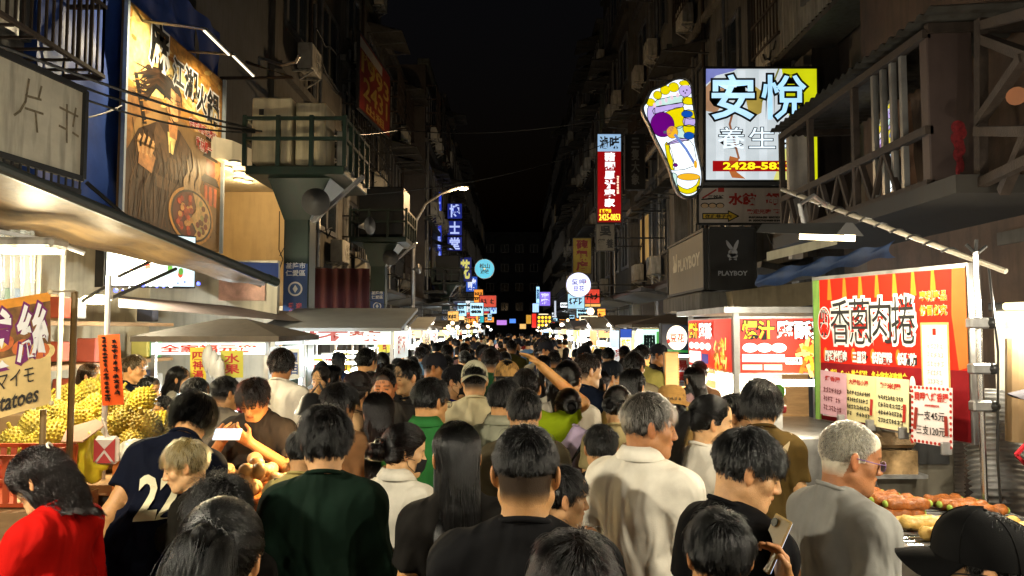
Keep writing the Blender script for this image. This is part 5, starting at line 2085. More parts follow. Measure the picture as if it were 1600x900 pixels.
CN = {'#1a2a80': 'deep blue', '#2858c8': 'bright blue', '#ffc890': 'peach', '#6a7080': 'grey', '#a0c4cc': 'pale teal', '#c01828': 'crimson', '#a8d4ff': 'ice blue', '#a8e0ff': 'narrow pale cyan', '#8a70e8': 'violet', '#a8ccff': 'small sky blue', '#1a1408': 'black with yellow dots', '#d81c10': 'scarlet', '#c89020': 'amber', '#b070d0': 'lilac', '#3878e0': 'tiny cobalt', '#20a0a8': 'turquoise', '#e0b060': 'tiny golden', '#c8d0e0': 'thin silver'}
for k, (x0, y0, x1, y1, d, c, s_, tx, tcx) in enumerate(FARS):
    def dd(f, tx=tx, tcx=tcx, k=k):
        if tx:
            f.text(tx, .12, .1, .88, .9, em(tcx, .9, 0), .01, .04, vert=len(tx) > 1 and f.H > f.W)
        if k == 10:
            for i in range(4):
                for j in range(3):
                    f.disc(.14 + i * .24, .2 + j * .3, .09, .11, em('#ffc020', 2, 0), .01, 10)
        if k == 4:
            f.disc(.3, .8, .2, .12, em('#e01818', 1.2, 0), .009, 14)
    lightbox('%s lit sign far down the street' % CN[c], P(x0, y1, d), P(x1, y1, d), P(x0, y0, d), dd, em(c, s_, .1), .12, group='small lit signs far down the street', arm=[bkt(x0 if x0 < 800 else x1, (y0 + y1) / 2, d + .07, -4.2 if x0 < 800 else 4.6)])

rg = random.Random(31)
FCOL = [('warm white', '#ffe9c0'), ('orange', '#ff9a30'), ('red', '#c03828'), ('ice blue', '#a8d8f0'), ('yellow', '#ffe28a'), ('amber', '#f0b860'), ('pure white', '#f4fbff')]
for k in range(34):
    sd = -1 if k % 2 else 1
    d = rg.uniform(24, 62)
    z_ = rg.uniform(1.95, 3.3)
    x_ = sd * rg.uniform(1.5, 3.1) + .1
    w_, h_ = rg.uniform(.25, .8), rg.uniform(.2, .7)
    cn_, cc = FCOL[rg.randrange(7)]
    lightbox('%s lit stall sign hanging over the distant crowd' % cn_, (x_, d, z_), (x_ + w_, d, z_), (x_, d, z_ + h_), lambda f, k=k: f.scribble(.1, .15, .9, .85, 1 if k % 3 else 2, BLK, .008, .04, k), em(cc, rg.uniform(.8, 1.8), .2), .08, group='stall signs over the distant crowd', arm=[[(x_ + (w_ if sd > 0 else 0), d + .04, z_ + h_ * .8), (sd * 3.6, d + .04, z_ + h_ * .8)]])
for k in range(60):
    sd = -1 if k % 2 else 1
    d = rg.uniform(13, 60)
    q_ = Vector((sd * rg.uniform(1.3, 2.9) + .1, d, rg.uniform(1.78, 2.25)))
    hb = MB().ball(q_, rg.uniform(.04, .09), 8, 6, m=em(('#fff2d8', '#ffffff', '#ffd090')[k % 3], 7, 0))
    hb.tube([q_, q_ + Vector((0, 0, .3)), (sd * 2.7, d, q_.z + .4)], .006, 4, m=IRON)
    tag(hb.build('stall_bulb', None), 'bright %s bulb strung over the stalls down the street' % ('warm white', 'pure white', 'amber')[k % 3], 'bulb', 'bulbs strung over the stalls')

# ------------------------------------------------------------------ wires across the street
def sag(a, b, s_, n=14):
    return [Vector(a).lerp(Vector(b), i / n) + Vector((0, 0, -s_ * 4 * (i / n) * (1 - i / n))) for i in range(n + 1)]


for k, (a, b, s_, r) in enumerate(((P(-20, 75, 6.0), P(398, 205, 9.8), .12, .014), (P(-20, 95, 6.0), P(398, 207, 9.8), .16, .012), (P(-30, 60, 5.6), P(398, 203, 9.8), .05, .016), (P(398, 204, 9.8), P(620, 203, 18), .1, .014), (P(620, 203, 18), P(1010, 172, 16), .25, .014), (P(560, 305, 12), P(1000, 200, 18), .3, .010), (P(-20, 160, 5.6), P(190, 165, 8.6), .15, .01))):
    o = MB().tube(sag(a, b, s_), r, 5).build('cable', mat('cable_black', .015, .5))
    tag(o, ('thick black cable slung from the balcony to the green gantry', 'sagging black cable below the thick one before the banner', 'upper black cable crossing the swordsman banner', 'black cable between the first and second green gantries', 'long black cable spanning the street under the sky', 'thin wire crossing above the round signs', 'thin wire drooping across the blue tarpaulin')[k], 'cable')

# ------------------------------------------------------------------ the steel balcony and clutter over the sausage stall
cg = thing('steel_balcony', 'rusty steel truss balcony with corrugated roof above the sausage stall', 'balcony')
xb, ya, yb, z0, z1 = 3.45, 6.0, 9.3, 3.10, 4.40
MB().sheet(lambda u, v: (xb - .12 + v * 1.1, ya - .3 + u * (yb - ya + .4), z1 + .06 + v * .06 + .02 * math.sin(u * 150)), 120, 6).build('roof_sheet', CORR, cg)
for y in (ya, yb):
    MB().beam((xb, y, z1), (xb + 1.0, y, z1 + .03), .06, .08).build('rafter', RUST, cg)
for z in (z0, z0 + .45, z1 - .04):
    MB().beam((xb, ya, z), (xb, yb, z), .07, .07).build('rail', RUST, cg)
for k in range(6):
    t0, t1 = ya + .5 + (yb - ya - .5) * k / 6, ya + .5 + (yb - ya - .5) * (k + 1) / 6
    MB().beam((xb, t0, z0), (xb, (t0 + t1) / 2, z0 + .45), .05, .04).build('truss_bar', RUST, cg)
    MB().beam((xb, (t0 + t1) / 2, z0 + .45), (xb, t1, z0), .05, .04).build('truss_bar', RUST, cg)
for y in (7.3, 8.4, yb):
    MB().beam((xb, y, z0), (xb, y, z1), .06, .06).build('post', RUST, cg)
for k in range(4):
    MB().beam((xb + .02, ya + .42 + k * .17, z0 - .02), (xb + .02, ya + .42 + k * .17, z1 - .06), .045, .05).build('upright_bar', mat('bright_steel', .3, .35, metal=.6, var=.3, grime=.3), cg)
MB().box((xb + .19, ya + .06, (z0 + z1) / 2 - .01), (.38, .12, z1 - z0 + .05), bev=.01).build('end_panel', mat('brown_panel', (.055, .037, .034), .55, var=.25, scale=3, grime=.35), cg)
sp = Face((xb + .0, ya - .003, z0), (xb + .38, ya - .003, z0), (xb, ya - .003, z1))
for k in range(9):
    sp.disc(.62 + .05 * math.sin(k * 2.1), .36 - k * .035, .16 - k * .014, .045, mat('sprayed_red', (.20, .015, .02), .6, var=.6, scale=30), .002 + k * .0002, 12)
sp.build('paint_blotch', cg)
MB().box((xb + 1.3, (ya + yb) / 2 - .2, z0 - .1), (2.8, yb - ya + .6, .14)).build('floor_slab', mat('slab_dark', (.032, .029, .026), .8, grime=.5), cg)
MB().box((3.62, 9.35, 3.6), (.14, .12, 1.6)).build('corner_post', mat('pale_post', (.34, .31, .27), .5, grime=.3), cg)
MB().sheet(lambda u, v: (3.5 + u * .25, 9.2, 2.9 + v * 1.45 + .02 * math.sin(u * 20)), 8, 12).build('ragged_flap', mat('pale_post', .3), cg)

# near wall with frames at the edge, upper white corrugated cladding
nw = thing('town_building', 'brown plastered building with steel frames beside the sausage stall', 'building')
PLAST = mat('brown_plaster', (.095, .06, .042), .85, var=.4, scale=2.2, bump=.35, bscale=25, grime=.5)
MB().box((6.2, 5.0, 5), (3.2, 9.0, 10)).build('wall', PLAST, nw)
MB().box((4.62, 4.4, 2.75), (.10, 5.0, .12)).build('ledge', CONC[1], nw)
MB().box((4.5, 4.5, 3.9), (.30, 3.2, 2.0)).build('upper_wall', mat('grey_board', (.12, .11, .105), .7, var=.3, grime=.4), nw)
for (a, b) in (((1528, 205, 5.6), (1620, 205, 4.6)), ((1530, 190, 5.6), (1600, 90, 4.9)), ((1535, 40, 5.6), (1640, 10, 4.6)), ((1533, 300, 5.6), (1533, 30, 5.6)), ((1535, 60, 5.6), (1640, 100, 4.6)), ((1568, 300, 5.3), (1620, 175, 4.8)), ((1525, 290, 5.6), (1640, 235, 4.6))):
    MB().beam(P(*a), P(*b), .07, .07).build('frame_bar', RUST, nw)
MB().tube([P(1588, 150, 5.0), P(1588, 150, 4.8)], .06, 14).build('pipe_mouth', mat('rust_pipe', (.22, .08, .03), .7), nw)
MB().box((4.42, 5.1, 4.45), (.06, .9, .9)).build('box_panel', mat('mauve_panel', (.26, .19, .18), .6, grime=.3), nw)
uw = thing('town_building', 'building clad in white corrugated sheet with a dark window above the massage lightbox', 'building')
MB().sheet(lambda u, v: (5.4 + .03 * math.sin(u * 190), 11 + u * 5.0, 7.45 + v * 4.0), 160, 2).build('sheet', mat('white_corrugated', (.34, .32, .28), .5, var=.2, grime=.45), uw)
wn = fit('window', FRAME, uw, 1, 5.35, 12.4, 7.9, 1.6, 1.5)
pane(wn)
MB().box((5.8, 13.5, 7.38), (.8, 5.0, .1)).build('soffit', CORR, uw)
MB().box((6.6, 11.7, 4.5), (.6, 4.4, 9)).build('wall', CONC[2], uw)
wn = thing('bay_window', 'old white framed window with bent wire brackets above the footprint sign', 'window')
o = fit('window', mat('old_white_frame', (.4, .37, .3), .6, grime=.4), wn, 1, 5.25, 15.6, 5.8, 1.5, 1.5)
pane(o)
for k in range(2):
    MB().tube([(5.3, 15 + k, 5.7), (4.9, 15 + k, 5.75), (4.7, 15 + k, 5.6)], .02, 6).build('bracket', GALV, wn)
for k, (y, z, L) in enumerate(((18.2, 7.4, 2.2), (22.5, 8.6, 2.4), (23.5, 6.4, 2.2), (31, 11, 2.6), (33, 8.2, 2.4))):
    te = thing('tiled_eave', 'sloping tiled eave with timber edge jutting over the street, %s' % ('above the unlit elephant sign', 'high over the red vertical sign', 'just above the red vertical sign', 'highest on the far dark building', 'lower on the far dark building')[k], 'eave')
    for i in range(9):
        for j in range(4):
            MB().box((4.9 - .28 * j - .1, y + i * .26, z - .17 * j), (.32, .24, .03), rot=Matrix.Rotation(-.5, 3, 'Y')).build('tile', CONC[2], te)
    MB().beam((3.78, y - .2, z - .72), (3.78, y + 2.3, z - .72), .05, .12).build('fascia', CONC[3], te)

# blue tarp roll, long trough lamp, cable wound pole
tr_ = thing('tarpaulin_roll', 'rolled blue tarpaulin awning under the steel balcony', 'awning')
MB().sheet(lambda u, v: tuple(P(1185 + 215 * u, 440 - 52 * u + 22 * (v - .5) + 3 * math.sin(u * 23 + v * 4), 8.2 - 1.9 * u) + Vector((0, .12 * math.sin(v * 3.1), .0))), 40, 8).build('roll', mat('blue_tarp_faded', (.03, .06, .15), .55, var=.5, scale=5, bump=.4, bscale=20), tr_, True)
MB().sheet(lambda u, v: tuple(P(1198 + 110 * u, 408 - 26 * u - 14 * v, 8.0 - 1.0 * u)), 20, 2).build('white_valance', mat('old_vinyl', (.42, .39, .28), .6, grime=.3), tr_)
lp = thing('trough_lamp', 'long hooded trough lamp hanging over the sausage stall', 'lamp')
a, b = P(1196, 364, 4.0), P(1328, 368, 3.4)
hd = MB()
d_ = (b - a).normalized()
n_ = Vector((-d_.y, d_.x, 0))
hd.add([a + n_ * .06, b + n_ * .08, b + n_ * .02 + Vector((0, 0, .06)), a + n_ * .02 + Vector((0, 0, .05)), a - n_ * .06, b - n_ * .08, b - n_ * .02 + Vector((0, 0, .06)), a - n_ * .02 + Vector((0, 0, .05))], [(0, 1, 2, 3), (5, 4, 7, 6), (3, 2, 6, 7), (1, 5, 6, 2), (4, 0, 3, 7)])
hd.build('hood', mat('lamp_hood', .05, .4), lp)
m1 = a.lerp(b, .5)
MB().beam(m1 + Vector((0, 0, -.012)), b + Vector((0, 0, -.012)), .06, .03).build('lamp_glass', em('#ffe9b8', 7, 0), lp)
MB().tube([m1 + Vector((0, 0, .05)), m1 + Vector((-.02, 0, .15)), m1 + Vector((.06, .02, .2)), P(1290, 320, 3.9)], .012, 6).build('hanger', GALV, lp)
lamp(lp, a.lerp(b, .75) + Vector((0, 0, -.035)), 44, (1, .86, .6), .03)
pl = thing('cable_pole', 'slanting steel pole wound with black cable above the sausage stall sign', 'pole')
pa, pb2 = P(1222, 296, 4.6), P(1572, 424, 3.3)
MB().tube([pa, pb2], .013, 10).build('pole', mat('worn_pole', (.30, .27, .22), .4, metal=.5, grime=.3), pl)
ax = (pb2 - pa).normalized()
u1 = ax.cross(Vector((0, 0, 1))).normalized()
u2 = u1.cross(ax)
MB().tube([pa.lerp(pb2, .1 + .75 * i / 90) + (u1 * math.cos(i * .75) + u2 * math.sin(i * .75)) * .017 for i in range(91)], .006, 5).build('wound_cable', BLACKP, pl)

# ------------------------------------------------------------------ stalls
CANV = mat('stall_canvas', (.10, .08, .06), .7, var=.3, scale=3, bump=.3, bscale=30, grime=.3)
STEEL = mat('stall_steel', .45, .35, metal=.8, var=.3, scale=5, grime=.25)
WOODY = mat('plywood', (.34, .20, .09), .65, var=.35, scale=4, stretch=(1, 1, 6))


def tube_lamp(parent, a, b, c='#f4ffff', s_=9, power=40, lc=(.9, .97, 1), r=.02):
    a, b = Vector(a), Vector(b)
    o = MB().tube([a, b], r, 8).build('lamp_tube', em(c, s_, 0), parent)
    lamp(o, (a + b) / 2 + Vector((0, 0, -.06)), power, lc, .12)
    return o


def stall(label, x, y, w=1.7, dp=1.1, h=2.35, roof='hip', rc=None, sign='#e8f4f4', txt='', tcx='#c02018', lc=(1, .86, .62), power=45, side=-1, group='food stalls lining the street', goods='#c07030', seed=1, tube='#fff6e0', lite=False, hs=.26):
    """a market stall: roof, four posts, counter, lit header sign and lamps; w along x"""
    rg = random.Random(seed)
    s_ = thing('food_stall', label, 'stall', group, (x, y, 0))
    rm = rc or CANV
    r_ = MB()
    if roof == 'hip':
        v = [(-w / 2 - .15, -dp / 2 - .15, h), (w / 2 + .15, -dp / 2 - .15, h), (w / 2 + .15, dp / 2 + .15, h), (-w / 2 - .15, dp / 2 + .15, h), (-w * .12, 0, h + .17), (w * .12, 0, h + .17)]
        v += [(p_[0], p_[1], p_[2] - .05) for p_ in v[:4]]
        r_.add(v, [(0, 1, 5, 4), (1, 2, 5), (2, 3, 4, 5), (3, 0, 4), (0, 6, 7, 1), (1, 7, 8, 2), (2, 8, 9, 3), (3, 9, 6, 0), (9, 8, 7, 6)])
    else:
        r_.slab([(-w / 2 - .15, -dp / 2 - .25, h - .1), (w / 2 + .15, -dp / 2 - .25, h - .1), (w / 2 + .15, dp / 2 + .1, h + .18), (-w / 2 - .15, dp / 2 + .1, h + .18)], .04)
    r_.build('roof', rm, s_)
    if not lite:
        for px, py in ((-w / 2, -dp / 2), (w / 2, -dp / 2), (w / 2, dp / 2), (-w / 2, dp / 2)):
            MB().beam((px, py, 0), (px, py, h - .02), .04, .04).build('post', STEEL, s_)
    MB().box((0, 0, .45), (w - .1, dp - .1, .9), bev=.02).build('counter', STEEL, s_)
    if goods and not lite:
        g = MB()
        for k in range(10):
            g.ball((rg.uniform(-w * .4, w * .4), rg.uniform(-dp * .35, dp * .35), .95), (rg.uniform(.08, .14), rg.uniform(.08, .12), .07), 8, 5)
        go = g.build('wares', mat('wares_' + goods, col(goods)[:3], .5, var=.4, scale=20), s_, True)
        go['kind'] = 'stuff'
    f = Face((-w / 2, -dp / 2 - .06, h - hs), (w / 2, -dp / 2 - .06, h - hs), (-w / 2, -dp / 2 - .06, h - .06))
    f.rect(0, 0, 1, 1, em(sign, 1.15, .15), .0)
    if txt:
        f.text(txt, .08, .18, .92, .84, em(tcx, .8, 0), .006, .03)
    f.build('header_sign', s_)
    # a lit panel on the side turned to the crowd
    sx = -side * (w / 2 + .03)
    f2 = Face((sx, dp / 2 if side < 0 else -dp / 2, h - .45), (sx, -dp / 2 if side < 0 else dp / 2, h - .45), (sx, dp / 2 if side < 0 else -dp / 2, h - .1))
    if side < 0:
        f2 = Face((sx, -dp / 2, h - .45), (sx, dp / 2, h - .45), (sx, -dp / 2, h - .1))
    f2.rect(0, 0, 1, 1, em(sign, .95, .2), .0)
    if txt:
        f2.text(txt[:2], .2, .15, .8, .85, em(tcx, .8, 0), .006, .03)
    f2.build('side_sign', s_)
    tube_lamp(s_, (-w * .35, -dp * .2, h - .5), (w * .35, -dp * .2, h - .5), tube, 11, power, lc)
    for k in range(2):
        q = Vector((rg.uniform(-w * .5, w * .5), -dp / 2 - .12, h - .55 - rg.uniform(0, .2)))
        MB().ball(q, .034, 10, 8).build('bulb', em(tube, 13, 0), s_)
        MB().tube([q, q + Vector((0, 0, .35))], .006, 5).build('flex', BLACKP, s_)
    if not lite:
        for k in range(2):
            px = rg.uniform(-w * .35, w * .35)
            f3 = Face((px - .14, -dp / 2 - .07, h - .95), (px + .14, -dp / 2 - .07, h - .95), (px - .14, -dp / 2 - .07, h - .5))
            f3.rect(0, 0, 1, 1, mat('card_yellow' if k else 'card_white', (.66, .55, .06) if k else (.7, .7, .66), .6, var=.1), 0)
            f3.text('湯圓甜不辣水煎包麵線羹'[rg.randrange(9):][:2], .15, .1, .85, .9, mat('print_red', (.42, .02, .012)), .004, .03, vert=True)
            f3.build('menu_card', s_)
    return s_


# the sweet dumpling stall with the dark tent roof
st = stall('stall with dark pointed tent roof and bright white header sign', P(365, 520, 7.4).x, 7.4, 1.05, 1.1, 1.84, 'hip', CANV, '#eef6f0', '全家福元宵', '#c03018', (.9, .98, 1), 95, seed=2, tube='#e8fbff', hs=.17)
for k, (px0, py0, px1, py1, c, t_) in enumerate(((297, 543, 322, 600, (.72, .58, .05), '四神湯'), (345, 548, 380, 590, (.55, .52, .06), '水果'), (427, 565, 452, 600, (.62, .66, .12), '三元'), (452, 545, 468, 592, (.7, .72, .68), '價目'))):
    f = Face(P(px0, py1, 6.7), P(px1, py1, 6.7), P(px0, py0, 6.7))
    f.rect(0, 0, 1, 1, mat('card_%d' % k, c, .6, var=.1), 0)
    f.text(t_, .15, .12, .85, .9, mat('print_red', .4) if k < 3 else mat('print_blue', (.05, .1, .3)), .004, .03, vert=True)
    o = f.build('menu_board', None)
    tag(o, ('yellow hanging menu board with red characters beside the tent stall', 'olive yellow menu board with two red characters inside the tent stall', 'lime green price board hanging off the tent stall', 'white price list hanging under the tent stall lamp')[k], 'signboard')
bg = thing('plastic_bags', 'bunch of white plastic bags hanging from the tent stall post', 'bag')
for k in range(3):
    q = P(325 + k * 9, 560 + k * 10, 6.6)
    MB().ball(q, (.05, .04, .12), 12, 10, fn=lambda d, k=k: 1 + .18 * math.sin(d.x * 9 + k) * math.sin(d.z * 7 + d.y * 5)).build('bag', mat('thin_white_plastic', (.7, .72, .72), .35, var=.15), bg, True)
stall('stall with pale flat canopy and hanging globe bulbs before the maroon curtain', P(540, 520, 9.6).x, 9.6, 1.4, 1.2, 1.98, 'flat', mat('grey_canvas', (.30, .32, .33), .6, var=.2), '#dfe8e0', '甜不辣', '#a02818', (1, .90, .70), 95, seed=3)
mc = MB().sheet(lambda u, v: (-4.3 + u * 1.5, 14.4 + .05 * math.sin(u * 40), 1.9 + v * 1.2), 50, 6).build('curtain', mat('maroon_cloth', (.045, .005, .005), .8, var=.3), None, True)
tag(mc, 'maroon cloth curtain hanging behind the pale canopy stall', 'curtain')
WORDS = ['營養三明治', '鼎邊趖', '泡泡冰', '天婦羅', '一口香腸', '蚵仔煎', '滷肉飯', '奶油螃蟹', '豆簽羹', '碳烤', '魷魚羹', '沙茶炒麵', '八寶冬粉', '紅燒鰻', '珍珠奶茶', '臭豆腐', '鹹粥', '芋頭冰', '炒麵', '水果切盤', '關東煮', '花枝羹']
SGN = ['#f4e84a', '#e9f6ff', '#ffd9a0', '#f2f6f2', '#ffef9a', '#cfeaff', '#ffb060', '#f8f8f0']
SGD = ['yellow', 'pale blue', 'peach', 'white', 'cream', 'icy blue', 'orange', 'ivory']
ROOFD = ['dark canvas', 'grey sheet', 'striped dark']
kk = 0
for side, x0, ys in ((-1, -2.75, [11.8, 14.2, 16.8, 19.6, 22.6, 26, 29.6, 33.6, 38, 43, 48.5, 54.5]), (1, 2.75, [12.2, 14.6, 17.2, 20.2, 23.4, 27, 31, 35.4, 40.2, 45.5, 51.5])):
    for i, y in enumerate(ys):
        k = kk % 8
        lab = '%s header stall with %s lamp, %s from the corner' % (SGD[k], 'warm' if i % 2 else 'cool', ('first', 'second', 'third', 'fourth', 'fifth', 'sixth', 'seventh', 'eighth', 'ninth', 'tenth', 'eleventh', 'twelfth')[i]) + (' along the gantries' if side < 0 else ' along the rabbit sign')
        stall(lab, x0 + random.uniform(-.1, .1), y, 1.5, 1.5, 1.98, 'flat' if kk % 3 else 'hip', (CANV, mat('dark_canvas', .06, .7), mat('grey_canvas', .3))[kk % 3], SGN[k], WORDS[kk % 22], ('#b02010', '#104080', '#202020')[kk % 3],
              (1, .80, .5) if i % 2 else (.85, .95, 1), 105 if y < 30 else 110, side, seed=kk + 5, tube='#fff0cc' if i % 2 else '#eefaff', goods=('#c07030', '#a03020', '#5a7a20')[kk % 3], lite=y > 30)
        kk += 1

# ------------------------------------------------------------------ the near fruit side
cn = thing('canopy_awning', 'large tan translucent awning sheet with a dark front rod over the fruit stalls', 'awning')
A0, A1, B0_, B1_ = P(-60, 246, 3.7), P(418, 441, 6.1), P(-60, 345, 5.6), P(400, 440, 6.6)


def _can(u, v):
    p_ = (A0.lerp(A1, u)).lerp(B0_.lerp(B1_, u), v)
    p_.z += -.05 * math.sin(math.pi * v) + .02 * math.sin(u * 26 + v * 3) * math.sin(math.pi * v) + .012 * math.sin(v * 22 + u * 5)
    return p_


cm = mat('tan_awning', (.105, .066, .026), .6, var=.35, scale=2.5, bump=.3, bscale=18, grime=.8)
MB().sheet(_can, 50, 16).build('sheet', cm, cn, True)
MB().tube([A0 + Vector((0, 0, .03)), A1 + Vector((0, 0, .03))], .035, 10).build('front_rod', mat('dark_rod', (.02, .025, .025), .5), cn)
MB().tube([A1 + Vector((0, 0, .03)), A1 + (A1 - A0).normalized() * .12 + Vector((0, 0, .03))], .04, 10).build('rod_end', GREENP, cn)
MB().tube([P(135, 285, 5.0), P(216, 355, 5.3)], .014, 6).build('stay', IRON, cn)
MB().box(P(385, 423, 7.2), (.6, .1, .16), rot=.3).build('tarp_corner', BLUE, cn)
for a, b in (((185, 432, 5.6), (270, 392, 6.2)), ((165, 470, 5.4), (275, 420, 6.2)), ((170, 445, 5.5), (130, 470, 5.0))):
    MB().tube([P(*a), P(*b)], .014, 6).build('stay', IRON, cn)

fl = thing('flood_lamp', 'bright boxy flood lamp on a white pipe under the tan awning', 'lamp')
c = P(45, 392, 4.7)
MB().box(c + Vector((0, 0, .045)), (.42, .2, .07), bev=.02).build('housing', ACW, fl)
MB().box(c, (.36, .15, .03)).build('lamp_glass', em('#fff2cc', 14, 0), fl)
MB().tube([P(-30, 356, 4.7), P(80, 377, 4.75), P(132, 396, 4.8)], .014, 8).build('pipe', mat('white_pipe', .55, .4), fl)
lamp(fl, c + Vector((0, 0, -.05)), 62, (1, .86, .56), .12)
fl2 = thing('bulb_lamp', 'long warm bulb lamp clamped to the white post of the fruit stall', 'lamp')
c = P(150, 468, 5.2)
MB().ball(c, (.11, .05, .035), 14, 8).build('lamp_glass', em('#ffe9b0', 14, 0), fl2, True)
MB().tube([c + Vector((.1, 0, 0)), P(172, 462, 5.2)], .018, 8).build('socket', ACW, fl2)
lamp(fl2, c + Vector((0, -.02, -.06)), 42, (1, .84, .52), .08)

# shop interior behind the fruit
sh = thing('shop_interior', 'cluttered lit shop bay with shelves and posters behind the fruit stall', 'shop')
MB().box((-4.75, 7.6, 1.4), (.1, 4.4, 2.8)).build('back_wall', mat('cream_wall', (.42, .36, .24), .8, var=.2, grime=.35), sh)
MB().box((-3.9, 9.6, 1.4), (1.7, .1, 2.8)).build('end_wall', mat('white_tile_wall', (.50, .47, .38), .6, var=.15, grime=.3), sh)
for k in range(4):
    MB().box((-4.45, 7.4, .7 + k * .42), (.45, 3.6, .04)).build('shelf', WOODY, sh)
rg = random.Random(9)
for k in range(46):
    MB().box((-4.4 + rg.uniform(-.08, .08), 5.8 + rg.random() * 3.3, .72 + (k % 4) * .42 + .13), (.2, rg.uniform(.10, .22), rg.uniform(.18, .30)), bev=.01).build('packet', mat('packet_%d' % (k % 7), ((.5, .1, .05), (.1, .2, .4), (.55, .45, .1), (.4, .4, .38), (.12, .3, .12), (.5, .28, .1), (.08, .08, .1))[k % 7], .5), sh)
MB().box((-3.5, 9.53, 2.5), (.6, .02, .45)).build('poster', mat('poster_pink', (.55, .32, .26), .6, var=.5, scale=5), sh)
MB().box((-3.55, 9.53, 1.6), (.12, .02, .3)).build('notice', mat('notice_pink', (.6, .36, .42), .6), sh)
tl_ = tube_lamp(sh, (-4.3, 7.8, 2.62), (-3.7, 7.8, 2.62), '#fff3d0', 8, 80, (1, .85, .55))
for k, (px, py, r_) in enumerate(((98, 390, .02), (60, 420, .035))):
    q = P(px, 420, 5.4)
    MB().tube([(q.x, 5.4, 0), (q.x, 5.4, 2.5)], .017, 8).build('post', ACW, sh)
cu_ = MB().sheet(lambda u, v: tuple(P(-20 + 75 * u, 360 + 140 * v, 5.2) + Vector((0, .05 * math.sin(u * 30), 0))), 40, 6).build('plastic_curtain', mat('clear_plastic', (.24, .27, .29), .2, var=.2, alpha=.45), None, True)
tag(cu_, 'clear plastic strip curtain hanging under the flood lamp', 'curtain')
MB().sheet(lambda u, v: tuple(P(185 + 330 * u, 462 + 30 * u + (18 - 4 * u) * v, 6.9 + 2.6 * u + 1.2 * (1 - v))), 30, 4).build('second_awning_sheet', mat('mauve_awning', (.16, .13, .13), .6, var=.3, grime=.3), None, True)
tag(bpy.data.objects['second_awning_sheet'], 'dull mauve awning sheet stretched behind the tan awning', 'awning')
bpy.data.objects['second_awning_sheet'].name = 'awning_sheet'

fs = thing('fruit_stall', 'fruit stall table under the tan awning heaped with durians', 'stall', None, (0, 0, 0))
MB().box((-3.25, 5.6, .86), (2.1, 1.5, .08), bev=.01).build('table_top', WOODY, fs)
MB().box((-3.25, 5.6, .42), (2.0, 1.4, .82)).build('table_base', mat('dark_cloth', .03, .9), fs)
for nm, px, d, top, m_, r_ in (('post', 170, 5.0, 430, mat('white_pipe', .55), .018), ('post', 117, 4.3, 455, mat('brown_pole', (.20, .13, .05), .6), .018), ('post', 68, 4.0, 640, mat('brown_pole', .2), .016)):
    q = P(px, top, d)
    MB().tube([(q.x, d, 0), q], r_, 8).build(nm, m_, fs)

DM = mat('durian_husk', 1, .55, use_attr='object', var=.45, scale=14, bump=.3, bscale=60)


def durian_mesh():
    m = MB()
    rg = random.Random(4)
    m.ball((0, 0, 0), (.092, .092, .108), 14, 10)
    n = 190
    for k in range(n):
        z = 1 - 2 * (k + .5) / n
        a = k * 2.39996
        r = math.sqrt(1 - z * z)
        d = Vector((r * math.cos(a), r * math.sin(a), z))
        b = Vector((d.x * .091, d.y * .091, d.z * .107))
        t = d.cross(Vector((.3, .2, 1))).normalized()
        s_ = d.cross(t)
        w = .0125
        m.add([b + t * w, b + s_ * w, b - t * w, b - s_ * w, b + d * (.012 + rg.uniform(-.003, .004))], [(0, 1, 4), (1, 2, 4), (2, 3, 4), (3, 0, 4)])
    m.tube([(0, 0, .10), (.004, 0, .15)], .012, 7)
    o = m.build('durian', DM)
    me = o.data
    bpy.data.objects.remove(o)
    return me


DU = durian_mesh()
rg = random.Random(12)
DUR = [(24, 690, 5.0), (56, 664, 5.1), (84, 678, 5.0), (56, 698, 4.95), (83, 643, 5.3), (110, 652, 5.2), (107, 620, 5.6), (142, 612, 5.7), (148, 637, 5.4), (190, 658, 5.3), (222, 625, 5.5), (228, 663, 5.2), (254, 662, 5.4), (200, 632, 5.5), (206, 690, 5.1), (246, 688, 5.3), (132, 655, 5.3), (178, 622, 5.8), (130, 685, 5.1), (165, 672, 5.25), (64, 632, 5.7)]
for k, (px, py, d) in enumerate(DUR):
    o = link('durian', DU)
    q = P(px, py + 2, d)
    o.location = q
    o.rotation_euler = (rg.uniform(-1, 1), rg.uniform(-1, 1), rg.uniform(0, 6))
    s_ = rg.uniform(.98, 1.1)
    o.scale = (s_, s_ * rg.uniform(.92, 1.05), s_)
    t_ = rg.random()
    o.color = (.30 + .22 * t_, .235 + .15 * t_, .02 + .03 * rg.random(), 1)
    tag(o, 'spiky yellow durian in the heap on the fruit stall', 'durian', 'durians heaped on the fruit stall')
# boxes that carry the heap
for k, (x, y, z, w_, d_, h_) in enumerate(((-3.35, 5.95, 1.08, 1.2, .7, .36), (-3.05, 5.5, .98, 1.3, .5, .16))):
    o = MB().box((x, y, z), (w_, d_, h_), bev=.01).build('carton', mat('carton', (.30, .19, .09), .8, var=.25))
    tag(o, ('brown carton under the upper durians', 'flat brown carton under the lower durians')[k], 'carton')

